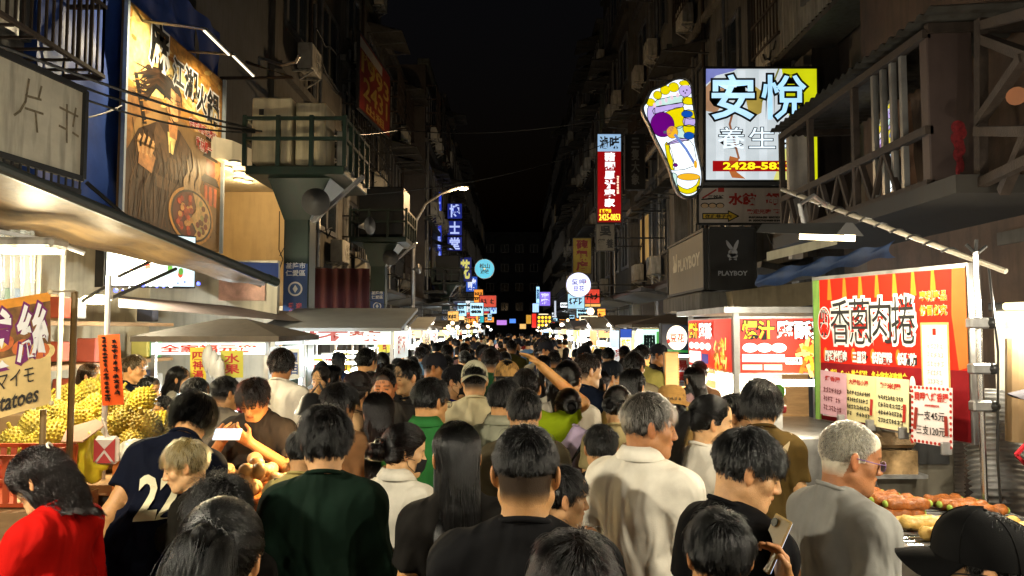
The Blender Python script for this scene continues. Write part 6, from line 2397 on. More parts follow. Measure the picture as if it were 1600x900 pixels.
# banner, orange paper, bags, drawers, basket
fb = thing('potato_banner', 'orange and cream banner with huge white characters for candied sweet potato', 'banner')
f = Face(P(-110, 690, 3.55), P(77, 632, 3.85), P(-110, 478, 3.55))
f = Face(P(-110, 685, 3.5), P(80, 630, 3.95), P(-110, 488, 3.5))
f.rect(0, 0, 1, 1, mat('banner_cream', (.70, .52, .22), .6, var=.25, scale=4), 0)
f.rect(0, .92, 1, 1, mat('banner_orange', (.75, .30, .03), .6, var=.4, scale=6), .001).rect(.0, .50, 1, .92, mat('banner_photo', (.22, .10, .03), .6, var=.8, scale=12), .0012)
for k in range(12):
    f.disc(.05 + (k * .37) % .95, .45 + .4 * ((k * .61) % 1), .09, .07, mat(('fry_gold', 'fry_red', 'fry_pale')[k % 3], ((.75, .45, .06), (.6, .14, .03), (.8, .62, .25))[k % 3], .5, var=.4, scale=15), .0016 + k * .0001, 12)
PU = mat('print_purple', (.16, .01, .12), .5)
for ch, a in (('拔', .36), ('絲', .69)):
    f.text(ch, a, .42, a + .29, .93, PAPER, .007, .025, PU, .045)
f.text('サツマイモ', .28, .23, .84, .39, INK, .007, .0).text('Sweet Potatoes', .02, .05, .88, .20, INK, .007, .02, shear=.2)
f.build('print', fb)
MB().tube([f.pt(1, 1), P(118, 455, 4.3)], .006, 5).build('cord', mat('cord', (.6, .5, .3), .7), fb)
for p_ in (f.pt(1.0, 0), f.pt(1.0, 1)):
    MB().ball(p_, .014, 8, 6).build('knot', mat('cord', .5), fb)
op = thing('orange_paper', 'fluorescent orange paper strip with black handwriting tied to the white post', 'notice')
f = Face(P(160, 634, 4.9), P(194, 632, 4.9), P(153, 524, 4.9))
f.rect(0, 0, 1, 1, mat('fluor_orange', (.95, .13, .02), .6, var=.06), 0)
f.scribble(.12, .05, .45, .97, 1, INK, .003, .006, 8, vert=True).scribble(.55, .1, .95, .92, 1, INK, .003, .007, 9, vert=True)
f.build('sheet', op)
for k, (px, py, d, c_, r_) in enumerate(((140, 715, 4.6, (.62, .50, .03), (.12, .08, .16)), (205, 712, 4.7, (.66, .64, .56), (.20, .12, .09)))):
    o = MB().ball(P(px, py, d), r_, 20, 14, fn=lambda v, k=k: 1 + .12 * math.sin(v.x * 7 + k) + .10 * math.sin(v.z * 9 + v.x * 5)).build('plastic_bag', mat('bag_%d' % k, c_, .35, var=.2, scale=9), None, True)
    tag(o, ('yellow plastic bag among the durians', 'white plastic bag lying beside the durians')[k], 'bag')
o = MB().slab([P(95, 690, 4.5), P(128, 690, 4.5), P(166, 662, 4.6), P(150, 655, 4.65), P(105, 668, 4.6)], -.008).build('card_sheet', mat('card_pink', (.46, .28, .20), .7, var=.2, scale=8))
tag(o, 'folded pinkish cardboard sheet leaning on the durian heap', 'cardboard')
pkb = thing('pink_bag', 'clear tied bag of red and white packets hanging on the post', 'bag')
q = P(167, 703, 4.55)
MB().box(q, (.15, .05, .17), bev=.02).build('bag', mat('bag_white', (.66, .58, .52), .3, var=.2, scale=9), pkb)
f = Face(q + Vector((-.065, -.028, -.075)), q + Vector((.065, -.028, -.075)), q + Vector((-.065, -.028, .075)))
for tri in ([(0, 0), (.5, .55), (0, 1)], [(1, 0), (.5, .55), (1, 1)], [(.15, 0), (.85, 0), (.5, .4)]):
    f.poly(tri, mat('packet_red', (.5, .06, .06), .4, var=.3), .001)
f.build('print', pkb)
MB().tube([P(167, 690, 4.55), P(165, 668, 4.55), P(160, 655, 4.6)], [.02, .006, .01], 7).build('knot', mat('bag_white', .5), pkb)
dr = thing('drawer_unit', 'orange plastic drawer unit with ring pulls beneath the fruit table', 'drawers')
q = P(208, 752, 4.6)
OR = mat('orange_plastic', (.55, .16, .03), .45, var=.2)
MB().box((q.x, 4.75, q.z - .03), (.27, .3, .36), bev=.01).build('case', OR, dr)
for k in range(3):
    dd = MB().box((q.x, 4.59, q.z + .09 - k * .115), (.25, .02, .105), bev=.008).build('drawer', OR, dr)
    MB().tube([(q.x + .014 * math.cos(t * .6), 4.572, q.z + .085 - k * .115 + .014 * math.sin(t * .6)) for t in range(12)], .003, 5).build('pull', GALV, dd)
ct = MB().box((q.x - .03, 4.75, q.z - .52), (.42, .4, .58), bev=.02).build('orange_crate', OR)
tag(ct, 'deep orange plastic tub under the drawer unit', 'crate')
bk = thing('red_basket', 'red orange slotted plastic basket at the edge of the fruit stall', 'basket')
q = P(15, 740, 4.3)
RB = mat('red_basket_plastic', (.42, .07, .02), .45, var=.2)
for i in range(9):
    for j in range(2):
        MB().beam((q.x - .24 + i * .06, 4.1 + j * .4, q.z - .13), (q.x - .25 + i * .0625, 4.08 + j * .44, q.z + .13), .03, .012).build('slat', RB, bk)
for j in range(2):
    for z_ in (-.13, .0, .13):
        MB().beam((q.x - .26, 4.09 + j * .42, q.z + z_), (q.x + .26, 4.09 + j * .42, q.z + z_), .022, .02).build('band', RB, bk)
for i in (-1, 1):
    MB().box((q.x + i * .25, 4.3, q.z), (.015, .42, .27)).build('end_panel', RB, bk)
MB().box((q.x, 4.3, q.z - .13), (.5, .42, .012)).build('base', RB, bk)
bs = MB().box((q.x - .1, 4.3, (q.z - .15) / 2), (.9, .6, q.z - .15)).build('side_table', WOODY)
tag(bs, 'wooden side table carrying the red basket', 'table')

# low table with a lit heap of peeled fruit
ft = thing('produce_table', 'table with an orange tray of pale round fruit before the phone reader', 'table')
q = P(392, 726, 3.9)
MB().box((q.x, 3.9, q.z - .16), (.66, .55, .06), bev=.01).build('tray', OR, ft)
MB().box((q.x, 3.9, (q.z - .2) / 2), (.60, .5, q.z - .2)).build('stand', mat('orange_cloth', (.6, .16, .03), .7, var=.2), ft)
PF = mat('peeled_fruit', (.72, .42, .17), .45, var=.25, scale=12)
fm = MB().ball((0, 0, 0), (.042, .042, .036), 12, 8)
fo = fm.build('fruit', PF, None, True)
rg = random.Random(2)
for k in range(46):
    o = fo if k == 0 else fo.copy()
    if k:
        COL.objects.link(o)
    o.location = (q.x + rg.uniform(-.29, .29), 3.9 + rg.uniform(-.24, .24), q.z - .10 + (k // 20) * .05 + rg.uniform(0, .02))
    o.rotation_euler = (rg.uniform(0, 3), rg.uniform(0, 3), 0)
    tag(o, 'pale round fruit on the orange lit tray', 'fruit', 'round fruit on the orange tray')
bl2 = thing('table_lamp', 'small dark hooded lamp bent over the tray of round fruit', 'lamp')
c = Vector((q.x + .30, 3.95, q.z + .30))
MB().tube([c + Vector((0, 0, .07)), c + Vector((0, 0, .05)), c + Vector((0, 0, -.04))], [.02, .05, .09], 18, cap=False).build('shade', BLACKP, bl2, True)
MB().ball(c, .03, 12, 8).build('lamp_glass', em('#ffd890', 12, 0), bl2, True)
MB().tube([c + Vector((0, 0, .07)), c + Vector((.04, 0, .12)), c + Vector((.10, 0, .0)), c + Vector((.10, 0, -.42))], .007, 6).build('stem', BLACKP, bl2)
lamp(bl2, c + Vector((0, 0, -.035)), 24, (1, .70, .34), .03)

# stall counter with a pan of wares by the woman in red
ws = thing('snack_counter', 'cluttered snack counter with bowls beside the woman in red', 'counter')
MB().box((-2.3, 2.6, .95), (1.0, 1.0, .08)).build('table_top', STEEL, ws)
MB().box((-2.3, 2.6, .46), (.9, .9, .9)).build('base', mat('dark_cloth', .03), ws)
for k in range(8):
    x, y = -2.5 + (k % 4) * .2, 2.4 + (k // 4) * .3
    MB().tube([(x, y, 1.0), (x, y, 1.02), (x, y, 1.07)], [.05, .08, .10], 16).build('bowl', mat(('bowl_white', 'bowl_gold', 'bowl_dark')[k % 3], ((.6, .58, .5), (.5, .3, .06), (.04, .04, .05))[k % 3], .3), ws, True)

# ------------------------------------------------------------------ fried chicken stall with its two lit panels
fc_ = thing('chicken_stall', 'fried chicken stall with two bright red lit menu panels meeting at the corner', 'stall')
cx = P(1149, 500, 6.2).x
zt, zb = P(1149, 494, 6.2).z, P(1149, 582, 6.2).z
MB().box((cx + .62, 6.95, zt + .05), (1.5, 1.75, .05)).build('roof', STEEL, fc_)
MB().box((cx + .62, 7.0, .5), (1.2, 1.5, 1.0), bev=.02).build('counter', STEEL, fc_)
for x, y in ((cx, 6.2), (cx, 7.75), (cx + 1.3, 6.1), (cx + 1.3, 7.75)):
    MB().beam((x, y, 0), (x, y, zt + .03), .045, .045).build('post', STEEL, fc_)
RD, WH, YE = em('#d8260e', 1.1, .12), em('#fff6ea', 2.4, 0), em('#f6d400', 1.5, 0)
GOLD = [em('#e8a828', 1.2, .2), em('#f6d070', 1.4, .2), em('#b86414', .9, .2)]


def chicken(f, ta, seed, aspect):
    f.rect(0, 0, 1, 1, RD, .002)
    rg = random.Random(seed)
    for k in range(34):
        a, b = ta + rg.uniform(.02, .30), rg.uniform(.0, .55)
        L = .10 / aspect
        t = rg.uniform(0, 3.1)
        f.line([(a - L * math.cos(t), b - .10 * math.sin(t)), (a, b + .02), (a + L * math.cos(t), b + .10 * math.sin(t))], .032, GOLD[k % 3], .004 + k * .0001)


f = Face((cx + .03, 6.18, zb), (cx + .76, 6.12, zb), (cx + .03, 6.18, zt - .02))
MB().slab([f.pt(-.01, -.03, -.004), f.pt(1.01, -.03, -.004), f.pt(1.01, 1.04, -.004), f.pt(-.01, 1.04, -.004)], -.10, n=f.n).build('sign_box', STEEL, fc_)
chicken(f, .66, 3, 1.5)
f.text('爆汁', .02, .62, .38, .96, YE, .012, .03, BLK, .05).text('鹽酥雞', .41, .62, .98, .96, WH, .012, .03, BLK, .05)
for k, t_ in enumerate(('鹹酥雞', '魷魚', '甜不辣')):
    f.disc(.11 + k * .16, .46, .085, .085, WH, .006, 20).text(t_, .05 + k * .16, .41, .17 + k * .16, .51, BLK, .009, .0)
for k in range(14):
    f.rect(.02 + k * .034, .255 + (k % 2) * .02, .02 + k * .034 + .028, .34, WH, .006)
f.rect(.02, .20, .5, .26, WH, .0055).rect(.02, .05, .24, .15, em('#f0c8b0', 1.6, 0), .006).rect(.26, .05, .46, .15, em('#f0c8b0', 1.6, 0), .006)
f.rect(.5, .16, .68, .28, WH, .009).text('現炸現賣', .52, .18, .66, .26, BLK, .011, .02)
f.build('menu_panel', fc_)
f = Face((cx - .03, 7.72, zb), (cx - .03, 6.22, zb), (cx - .03, 7.72, zt - .02))
MB().slab([f.pt(-.01, -.03, -.004), f.pt(1.01, -.03, -.004), f.pt(1.01, 1.03, -.004), f.pt(-.01, 1.03, -.004)], -.06, n=f.n).build('sign_box', STEEL, fc_)
chicken(f, .64, 7, 3)
f.text('爆汁', .03, .60, .28, .94, YE, .012, .03, BLK, .05).text('鹽酥', .31, .60, .62, .94, WH, .012, .03, BLK, .05)
for k in range(4):
    f.disc(.09 + k * .14, .44, .065, .075, WH, .006, 16)
f.rect(.03, .05, .34, .32, em('#f6e0d8', 1.6, .2), .006).rect(.36, .08, .52, .28, em('#20308a', .8, 0), .007)
f.build('menu_panel', fc_)
for a, b in (((cx + .08, 6.14, zb - .08), (cx + .75, 6.09, zb - .08)), ((cx - .02, 6.4, zb - .08), (cx - .02, 7.6, zb - .08))):
    tube_lamp(fc_, a, b, '#fff4dc', 10, 62, (1, .86, .6), .028)
MB().box((cx + .6, 7.72, 1.5), (1.2, .05, 1.0)).build('back_board', WOODY, fc_)
MB().box((cx + .35, 7.0, 1.25), (.5, .4, .5)).build('fryer_case', STEEL, fc_)
gl = thing('luck_charm', 'green and red hanging charm under the chicken stall lamp', 'charm')
q = P(1217, 612, 5.9)
MB().ball(q, (.05, .02, .06), 14, 10).build('leaf_disc', mat('charm_green', (.12, .35, .04), .5, var=.4, scale=20), gl, True)
for k in range(7):
    MB().ball(q + Vector((.035 * math.cos(k), 0, -.13 + .03 * math.sin(k * 2))), .025, 10, 6).build('bead', mat(('bead_red', 'bead_cream')[k % 2], ((.4, .02, .02), (.6, .5, .35))[k % 2], .5), gl, True)
ps = thing('pillar_board', 'bright tan timber pillar between the chicken stall panels and the green menu', 'pillar')
q = P(1052, 600, 7.6)
MB().box((q.x, 7.7, 1.44), (.15, .10, .46), bev=.01).build('board', mat('tan_timber', (.28, .15, .04), .6, var=.2, stretch=(1, 1, 8)), ps)


def d_green(f):
    f.rect(0, 0, 1, .16, em('#3aa040', 1.0, .2), .003).rect(.86, .0, 1, .9, em('#58b058', 1.0, .3), .0032)
    f.scribble(.2, .25, .8, .75, 4, em('#20302a', .2, 0), .006, .02, 3, vert=True)


def d_white(f):
    f.disc(.55, .55, .36, .42, em('#f4e4cc', 2.0, .1), .004, 26).rect(.1, .06, .95, .14, em('#208030', .9, 0), .006)
    f.text('豆花', .3, .4, .8, .7, em('#c05030', .8, 0), .008, .02).disc(.25, .42, .06, .08, em('#b82018', .9, 0), .009, 12)


lightbox('mint green lit menu panel with columns of dark writing', P(1000, 556, 9.0), P(1030, 556, 9.0), P(1000, 514, 9.0), d_green, em('#c4ecd8', 1.5, .1), .1, name='menu_lightbox', cat='lightbox')
lightbox('white lit panel with rounded dessert picture next to the chicken stall', P(1033, 552, 8.2), P(1078, 554, 8.2), P(1033, 506, 8.2), d_white, em('#1c2a3a', .6, .1), .1, name='menu_lightbox', cat='lightbox')
lightbox('blue and yellow lit menu panel beyond the mint green one', P(969, 548, 10.6), P(987, 548, 10.6), P(969, 514, 10.6), lambda f: (f.rect(0, .6, 1, 1, em('#3058c0', 1, .1), .003), f.text('奶茶', .1, .1, .9, .55, em('#f0c010', 1.4, 0), .006, .03)), em('#f0f0e0', 1.6, .1), .1, name='menu_lightbox', cat='lightbox')
for k, (px, py0, py1, w_) in enumerate(((1017, 560, 612, .07), (992, 515, 610, .06))):
    a, b = P(px + 8, py0, 8.4), P(px - 6, py1, 8.4)
    o = MB().beam(a, b, .09, .05).build('light_tube', em('#eafcff', 4, 0))
    tag(o, ('leaning white light tube beside the timber pillar', 'upright white light tube by the blue and yellow panel')[k], 'lamp')

# ------------------------------------------------------------------ sausage stall
ss = thing('sausage_sign', 'big red menu board with white characters for scallion meat rolls', 'signboard')
SR, SL = P(1518, 690, 3.45), P(1275, 655, 4.4)
tR, tL = P(1526, 413, 3.45), P(1291, 441, 4.4)
zt_, zb_ = 2.205, 1.375
f = Face((SL.x, 4.4, zb_), (SR.x, 3.45, zb_), (SL.x, 4.4, zt_))
MB().slab([f.pt(-.01, -.01, -.003), f.pt(1.01, -.01, -.003), f.pt(1.01, 1.01, -.003), f.pt(-.01, 1.01, -.003)], -.03, n=f.n).build('board', GALV, ss)
PR = lambda n, c, **k: mat('menu_' + n, c, .6, var=k.get('var', .12), scale=6, spec=.12)
f.rect(0, 0, 1, 1, PR('red', (.62, .02, .008)), .001)
f.rect(0, 0, 1, .40, PR('deep_red', (.20, .008, .012), var=.3), .0015)
for k in range(7):
    a = .12 + k * .115
    f.poly([(a + .006, 1), (a + .020, 1), (a + .032, .84), (a - .004, .84)], PR('flame', (.72, .20, .02)), .0022)
f.poly([(.93, 1), (1, 1), (1, .42), (.95, .40), (.92, .72)], PR('glow', (.45, .14, .03)), .0026)
f.poly([(0, 1), (.055, 1), (.04, .5), (.05, 0), (0, 0)], PR('leek', (.10, .26, .04), var=.5), .003)
for k in range(5):
    f.line([(.01 + k * .009, 0), (.015 + k * .009, .5), (.008 + k * .011, .98)], .006, PR('leek_light', (.3, .5, .12)), .0035)
f.rect(0, .985, 1, 1, GALV, .004)
f.disc(.09, .68, .052, .115, PAPER, .004, 26).disc(.09, .68, .046, .105, PR('red', .5), .005, 26).text('柴', .058, .59, .122, .77, INK, .008, .06, PAPER, .03)
for ch, a in (('香', .145), ('蔥', .285), ('肉', .425), ('捲', .575)):
    f.text(ch, a, .535 + .01 * (a > .4), a + .145, .845, INK, .009, .0, PAPER, .06)
f.text('專利產品', .745, .80, .90, .865, PR('olive', (.28, .25, .02)), .006, .03, PAPER, .02).text('仿冒必究', .745, .715, .90, .78, PR('olive', .2), .006, .03, PAPER, .02)
for t_, a0, a1 in (('嚴選松阪肉', .09, .26), ('三星蔥', .30, .40), ('低膽固醇', .435, .57), ('低脂肪', .60, .72)):
    f.text(t_, a0, .41, a1, .49, PAPER, .007, .05, INK, .03)
    f.disc(a0 + .005, .46, .016, .05, PR('flame', .8), .004, 12)
f.text('感謝', .13, .30, .18, .36, PR('sun', (.85, .65, .05)), .006, .04).text('Gotrip美食報導、各大夜市必吃美食', .21, .29, .66, .365, PR('sun', .8), .006, .04)
f.disc(.10, .33, .018, .03, PAPER, .005, 12).disc(.69, .30, .018, .05, PAPER, .005, 14)
f.rect(.745, .22, .905, .675, PR('gold_rim', (.5, .35, .12)), .004).rect(.755, .235, .895, .66, PAPER, .005)
f.scribble(.78, .30, .87, .56, 5, PR('grey_ink', (.3, .3, .28)), .006, .003, 6).rect(.815, .60, .835, .64, PR('red', .5), .006).rect(.765, .245, .79, .28, PR('flame', .6), .006)
for k in range(5):
    a = .06 + k * .165
    f.rect(a, .03, a + .15, .25, PAPER, .004).rect(a + .006, .038, a + .144, .242, PR('dish_%d' % k, ((.3, .12, .03), (.12, .08, .06), (.10, .12, .2), (.3, .14, .05), (.14, .16, .10))[k], var=.9), .0046)
f.build('print', ss)
CARDS = [(1282, 580, 1322, 652, 4.15, (.62, .36, .44), 0), (1317, 585, 1368, 660, 3.98, (.74, .66, .34), 1), (1365, 590, 1420, 672, 3.78, (.78, .72, .42), 2), (1424, 604, 1488, 696, 3.52, (.80, .70, .70), 3)]
for k, (x0, y0, x1, y1, d, c_, n_) in enumerate(CARDS):
    cdl = ('pink handwritten price card clipped under the red menu board', 'cream price card with one red sausage clipped under the menu board', 'pale yellow price card for sticky rice sausage clipped under the menu board', 'white price card with red border asking 45 for one sausage')[k]
    cdo = thing('price_card', cdl, 'price card', 'price cards clipped under the menu board')
    dd = .20
    g = Face(P(x0, y1 - 6, d + .12), P(x1, y1 + 4, d - .10), P(x0, y0 - 2, d + .12))
    cm_ = mat('card_paper_%d' % k, c_, .55, var=.12, scale=8)
    MB().slab([g.pt(0, 0), g.pt(1, 0), g.pt(1, 1), g.pt(0, 1)], -.003, n=g.n).build('sheet', cm_, cdo)
    if n_ == 3:
        rg = random.Random(1)
        for j in range(40):
            s_ = j / 40
            q = (s_ * 4 % 1)
            e = int(s_ * 4)
            a, b = ((q, .03), (.97, q), (q, .97), (.03, q))[e]
            g.disc(a, b, .035, .03, mat('print_red', .4), .001 + j * .00002, 6)
        g.text('買呷ㄟ烤香腸', .08, .74, .92, .90, mat('print_red', .4), .003, .03)
        g.text('一支45元', .16, .42, .84, .58, INK, .003, .01).text('三支120元', .14, .16, .84, .32, INK, .003, .01)
        g.line([(.10, .25), (.14, .6)], .018, mat('sausage_print', (.25, .02, .01)), .004).line([(.88, .2), (.86, .5)], .018, mat('sausage_print', .2), .004)
        g.scribble(.35, .64, .72, .70, 1, mat('print_red', .4), .003, .003, 2)
    else:
        g.text(('烤香腸', '大腸包小腸', '糯米腸')[n_], .2, .78, .8, .90, mat('print_red', .4), .003, .03)
        g.scribble(.15, .08, .85, .68, 4 if n_ else 3, INK if n_ else mat('print_maroon', .1), .003, .004, 10 + k)
        if n_:
            g.line([(.88, .2), (.9, .5)], .018, mat('print_red', .4), .004)
    g.build('print', cdo)
    cl = MB().box(g.pt(.9, -.02, .01), (.05, .02, .06), bev=.005).build('clip', GALV, cdo)
po = thing('sign_pole', 'bright steel pole with black clamps carrying the red menu board', 'pole')
q = P(1522, 600, 3.42)
MB().tube([(q.x + .03, 3.42, 0), (q.x + .03, 3.42, 2.26)], .014, 12).build('tube', SILVER, po)
for z_ in (1.93, 1.72, 1.55):
    MB().ball((q.x + .075, 3.40, z_), .028, 12, 8).build('clamp_knob', BLACKP, po, True)
    MB().box((q.x + .02, 3.41, z_), (.09, .05, .05), bev=.008).build('clamp', GALV, po)
for k in range(3):
    a = (.6, 1.5, 2.4)[k]
    MB().tube([(q.x + .03, 3.42, 2.25), (q.x + .03 + .06 * math.cos(a), 3.42, 2.25 + .07 * math.sin(a))], .008, 6).build('prong', IRON, po)
MB().tube([(q.x + .06, 3.38, 2.2), (q.x + .09, 3.38, 1.8), (q.x + .07, 3.38, 1.3), (q.x + .08, 3.38, 1.0)], .006, 5).build('flex', BLACKP, po)
w_ = MB()
c = Vector((q.x + .14, 3.36, 1.335))
for a in (.9, -.9):
    w_.beam(c, c + Vector((.05, 0, .05 * (1 if a > 0 else -1))), .014, .014)
w_.build('wing_nut', mat('red_plastic', (.5, .02, .03), .4), po)
dh = thing('duct_hose', 'silver ribbed flexible exhaust hose behind the sausage stall pole', 'hose')
cp = [P(1545, 620, 3.9), P(1548, 660, 3.85), P(1556, 710, 3.8), P(1563, 760, 3.75), P(1572, 830, 3.7)]
n = 90
pts, rs = [], []
for i in range(n + 1):
    t = i / n * (len(cp) - 1)
    k = min(int(t), len(cp) - 2)
    pts.append(cp[k].lerp(cp[k + 1], t - k))
    rs.append(.128 + .011 * math.sin(i * math.pi * 2 / 3.6))
MB().tube(pts, rs, 22).build('ribbed_tube', mat('duct_foil', .55, .45, metal=.6, var=.3, scale=7), dh, True)
cp = [P(1482, 690, 4.3), P(1484, 730, 4.3), P(1482, 790, 4.3)]
n = 60
MB().tube([cp[0].lerp(cp[2], i / n) for i in range(n + 1)], [.08 + .007 * math.sin(i * math.pi * 2 / 3.6) for i in range(n + 1)], 18).build('second_tube', mat('duct_foil', .4), dh, True)
gr = thing('grill_counter', 'steel grill counter with wire rack where sausages and rolls roast', 'grill')
MB().box((1.84, 2.85, 1.03), (.82, 1.5, .10), bev=.01).build('tray', STEEL, gr)
MB().box((1.425, 2.85, 1.09), (.025, 1.5, .06)).build('front_lip', STEEL, gr)
MB().box((1.86, 2.85, .5), (.76, 1.4, .95)).build('body', mat('sooty_steel', .12, .5, metal=.5, var=.4, grime=.4), gr)
MB().box((1.42, 2.85, .80), (.03, 1.46, .05)).build('side_rail', STEEL, gr)
for k in range(30):
    y = 2.15 + k * .048
    MB().tube([(1.45, y, 1.09), (2.2, y, 1.09)], .004, 5).build('rack_bar', SILVER, gr)
for k in range(3):
    MB().tube([(1.55 + k * .28, 2.12, 1.085), (1.55 + k * .28, 3.56, 1.085)], .005, 5).build('rack_rail', SILVER, gr)
PORK = mat('roast_roll', (.36, .11, .02), .45, var=.6, scale=28, bump=.7, bscale=70, coat=.08)
PALE = mat('pale_roll', (.60, .38, .10), .45, var=.35, scale=24, bump=.6, bscale=60, coat=.08)
SCAL = mat('scallion_end', (.30, .42, .06), .5, var=.3)


def rollmesh(m_, L=.19, r=.026):
    b = MB()
    b.tube([(-L / 2 + L * i / 12, .004 * math.sin(i * 1.3), 0) for i in range(13)], [r * (.55 if i in (0, 12) else 1 + .06 * math.sin(i * 2.1)) for i in range(13)], 10)
    o = b.build('meat_roll', m_, None, True)
    me = o.data
    bpy.data.objects.remove(o)
    return me


RM = {'a': rollmesh(PORK), 'b': rollmesh(PALE, .21, .028)}
EN = MB().ball((0, 0, 0), (.012, .016, .016), 8, 6).build('scallion_tip', SCAL, None, True)
ENm = EN.data
bpy.data.objects.remove(EN)
rg = random.Random(6)
spots = [('a', 1.56 + .03 * j + i * .02, 3.36 - j * .065 - i * .004, 1.12 + i * .045) for j in range(4) for i in range(2)] + [('b', 1.62 + .02 * j, 3.02 - j * .07, 1.12 + (j % 2) * .02) for j in range(6)] + [('a', 1.60 + .02 * j, 2.56 - j * .07, 1.12) for j in range(5)] + [('a', 1.98 + .02 * j, 3.42 - j * .065, 1.12) for j in range(4)] + [('b', 1.95, 3.0 - j * .08, 1.12) for j in range(5)]
for t_, x, y, z in spots:
    o = link('meat_roll', RM[t_])
    o.location = (x + rg.uniform(-.01, .01), y, z)
    o.rotation_euler = (rg.uniform(0, 6), 0, rg.uniform(-.15, .15) + .1)
    tag(o, 'browned meat roll with scallion ends on the grill rack' if t_ == 'a' else 'pale yellow sausage roll on the grill rack', 'meat roll', 'rolls on the grill')
    if t_ == 'a':
        for s_ in (-1, 1):
            e = link('scallion_tip', ENm, o)
            e.location = (s_ * .096, 0, 0)
vb = thing('cooker_hood', 'grey steel cooker housing and shelves behind the grill', 'cooker')
MB().box((2.14, 4.2, 1.22), (.42, .5, .75), bev=.01).build('housing', mat('grimy_steel', (.20, .18, .14), .45, metal=.5, var=.4, scale=3, grime=.4), vb)
MB().box((2.2, 3.94, 1.36), (.22, .02, .34)).build('dark_panel', mat('soot', .02, .5), vb)
MB().box((2.0, 3.95, 1.14), (.3, .2, .02)).build('shelf', STEEL, vb)
MB().box((2.0, 3.95, 1.21), (.22, .16, .12)).build('glass_box', mat('case_glass', (.3, .2, .1), .2, var=.6, scale=14), vb)
MB().box((2.0, 3.97, 1.32), (.24, .18, .08), bev=.02).build('bundle', mat('bundle_brown', (.22, .15, .08), .8, var=.5, scale=12, bump=.5), vb)
MB().tube([(1.72, 3.6, 1.10), (1.72, 3.6, 1.12), (1.72, 3.6, 1.28)], [.09, .05, .015], 14).build('stand_foot', SILVER, vb)
cl = MB().sheet(lambda u, v: (2.55 + u * .75, 3.9 - u * .6 + .03 * math.sin(u * 30), 1.25 + v * .75), 40, 6).build('plastic_sheet', mat('cloudy_plastic', (.42, .39, .32), .3, var=.3, scale=4, bump=.3, bscale=12), None, True)
tag(cl, 'cloudy plastic sheet hung behind the sausage stall pole', 'curtain')
tb = thing('wall_tube', 'black ended strip lamp fixed along the plastic sheet', 'lamp')
MB().tube([P(1545, 480, 3.9), P(1572, 479, 3.85)], .022, 8).build('holder', BLACKP, tb)
MB().tube([P(1570, 479, 3.85), P(1620, 477, 3.7)], .020, 8).build('tube', em('#f0dca8', 2.5, 0), tb)
lamp(tb, P(1600, 486, 3.4), 30, (1, .88, .66), .06)
vd = MB().tube([P(1590, 530, 3.5), P(1590, 690, 3.5)], .05, 12).build('paper_tube', mat('kraft', (.36, .24, .12), .7))
tag(vd, 'upright brown paper roll leaning by the plastic sheet', 'roll')
cl = MB().box((1.9, 4.1, .95), (.3, .25, .06)).build('stool', mat('maroon_plastic', (.12, .01, .03), .4))
tag(cl, 'maroon plastic stool top behind the grill', 'stool')
pg = thing('tube_sack', 'bags of supplies stacked on the stool behind the grill', 'bag')
MB().ball((1.85, 4.08, 1.05), (.13, .1, .07), 14, 10, fn=lambda v: 1 + .12 * math.sin(v.x * 7 + v.z * 4)).build('sack', mat('sack_blue', (.35, .4, .5), .4, var=.4, scale=8), pg, True)

# stalls that stand behind and beside the viewer, lit like the rest
stall('snack stall with warm tubes standing up the street from the fruit stall', -2.9, -.6, 1.8, 1.4, 2.45, 'flat', CANV, '#fff0c8', '烤玉米', '#a02010', (1, .88, .66), 40, seed=70, tube='#ffe6b0')
stall('drinks stall with warm tubes standing up the street from the grill', 3.0, -.9, 1.8, 1.4, 2.45, 'flat', CANV, '#fff0c8', '木瓜牛奶', '#207030', (1, .86, .62), 35, 1, seed=71, tube='#ffe6b0')
for k, (x, y, z, p_) in enumerate(((-2.3, 1.5, 2.55, 95), (2.3, .8, 2.6, 75), (-1.7, -2.2, 2.9, 34), (1.7, -2.6, 2.9, 28), (2.35, 1.9, 2.5, 24))):
    hb = thing('hanging_bulb', ('bare warm bulb hung from the snack stall front', 'bare warm bulb hung from the drinks stall front', 'large warm bulb further up the street by the snack stall', 'large warm bulb further up the street by the drinks stall', 'warm bulb over the near end of the grill')[k], 'lamp')
    MB().ball((x, y, z), .045, 12, 8).build('lamp_glass', em('#ffe2a8', 12, 0), hb, True)
    MB().tube([(x, y, z + .04), (x, y, z + .12)], .022, 8).build('socket', BLACKP, hb)
    MB().tube([(x, y, z + .10), (x, y, z + .06), (x, y, z - .02)], [.03, .12, .19], 20, cap=False).build('shade', mat('added_shade', (.05, .07, .06), .4), hb, True)  # unseen shade, added to keep the bulb's light off the upper walls
    MB().tube([(x, y, z + .12), (x + (.5 if x > 0 else -.5), y, z + .3), (3.0 if x > 0 else -3.0, y, z + .25)], .008, 5).build('flex', BLACKP, hb)
    MB().tube([(3.0 if x > 0 else -3.0, y, 0), (3.0 if x > 0 else -3.0, y, z + .3)], .025, 8).build('post', STEEL, hb)
    lamp(hb, (x, y, z - .07), p_ * 1.6, (1, .90, .70), .06)

# ------------------------------------------------------------------ the people
def at(px, d):
    return ((px - 800) / FPX * d, d)


def ht(py, d):
    return P(800, py, d).z - .012


def who(label, px, py, d, **k):
    if d < 3.7 and not k.pop('keep', False):
        d *= 1.2
    return person(label, at(px, d), ht(py, d), **k)


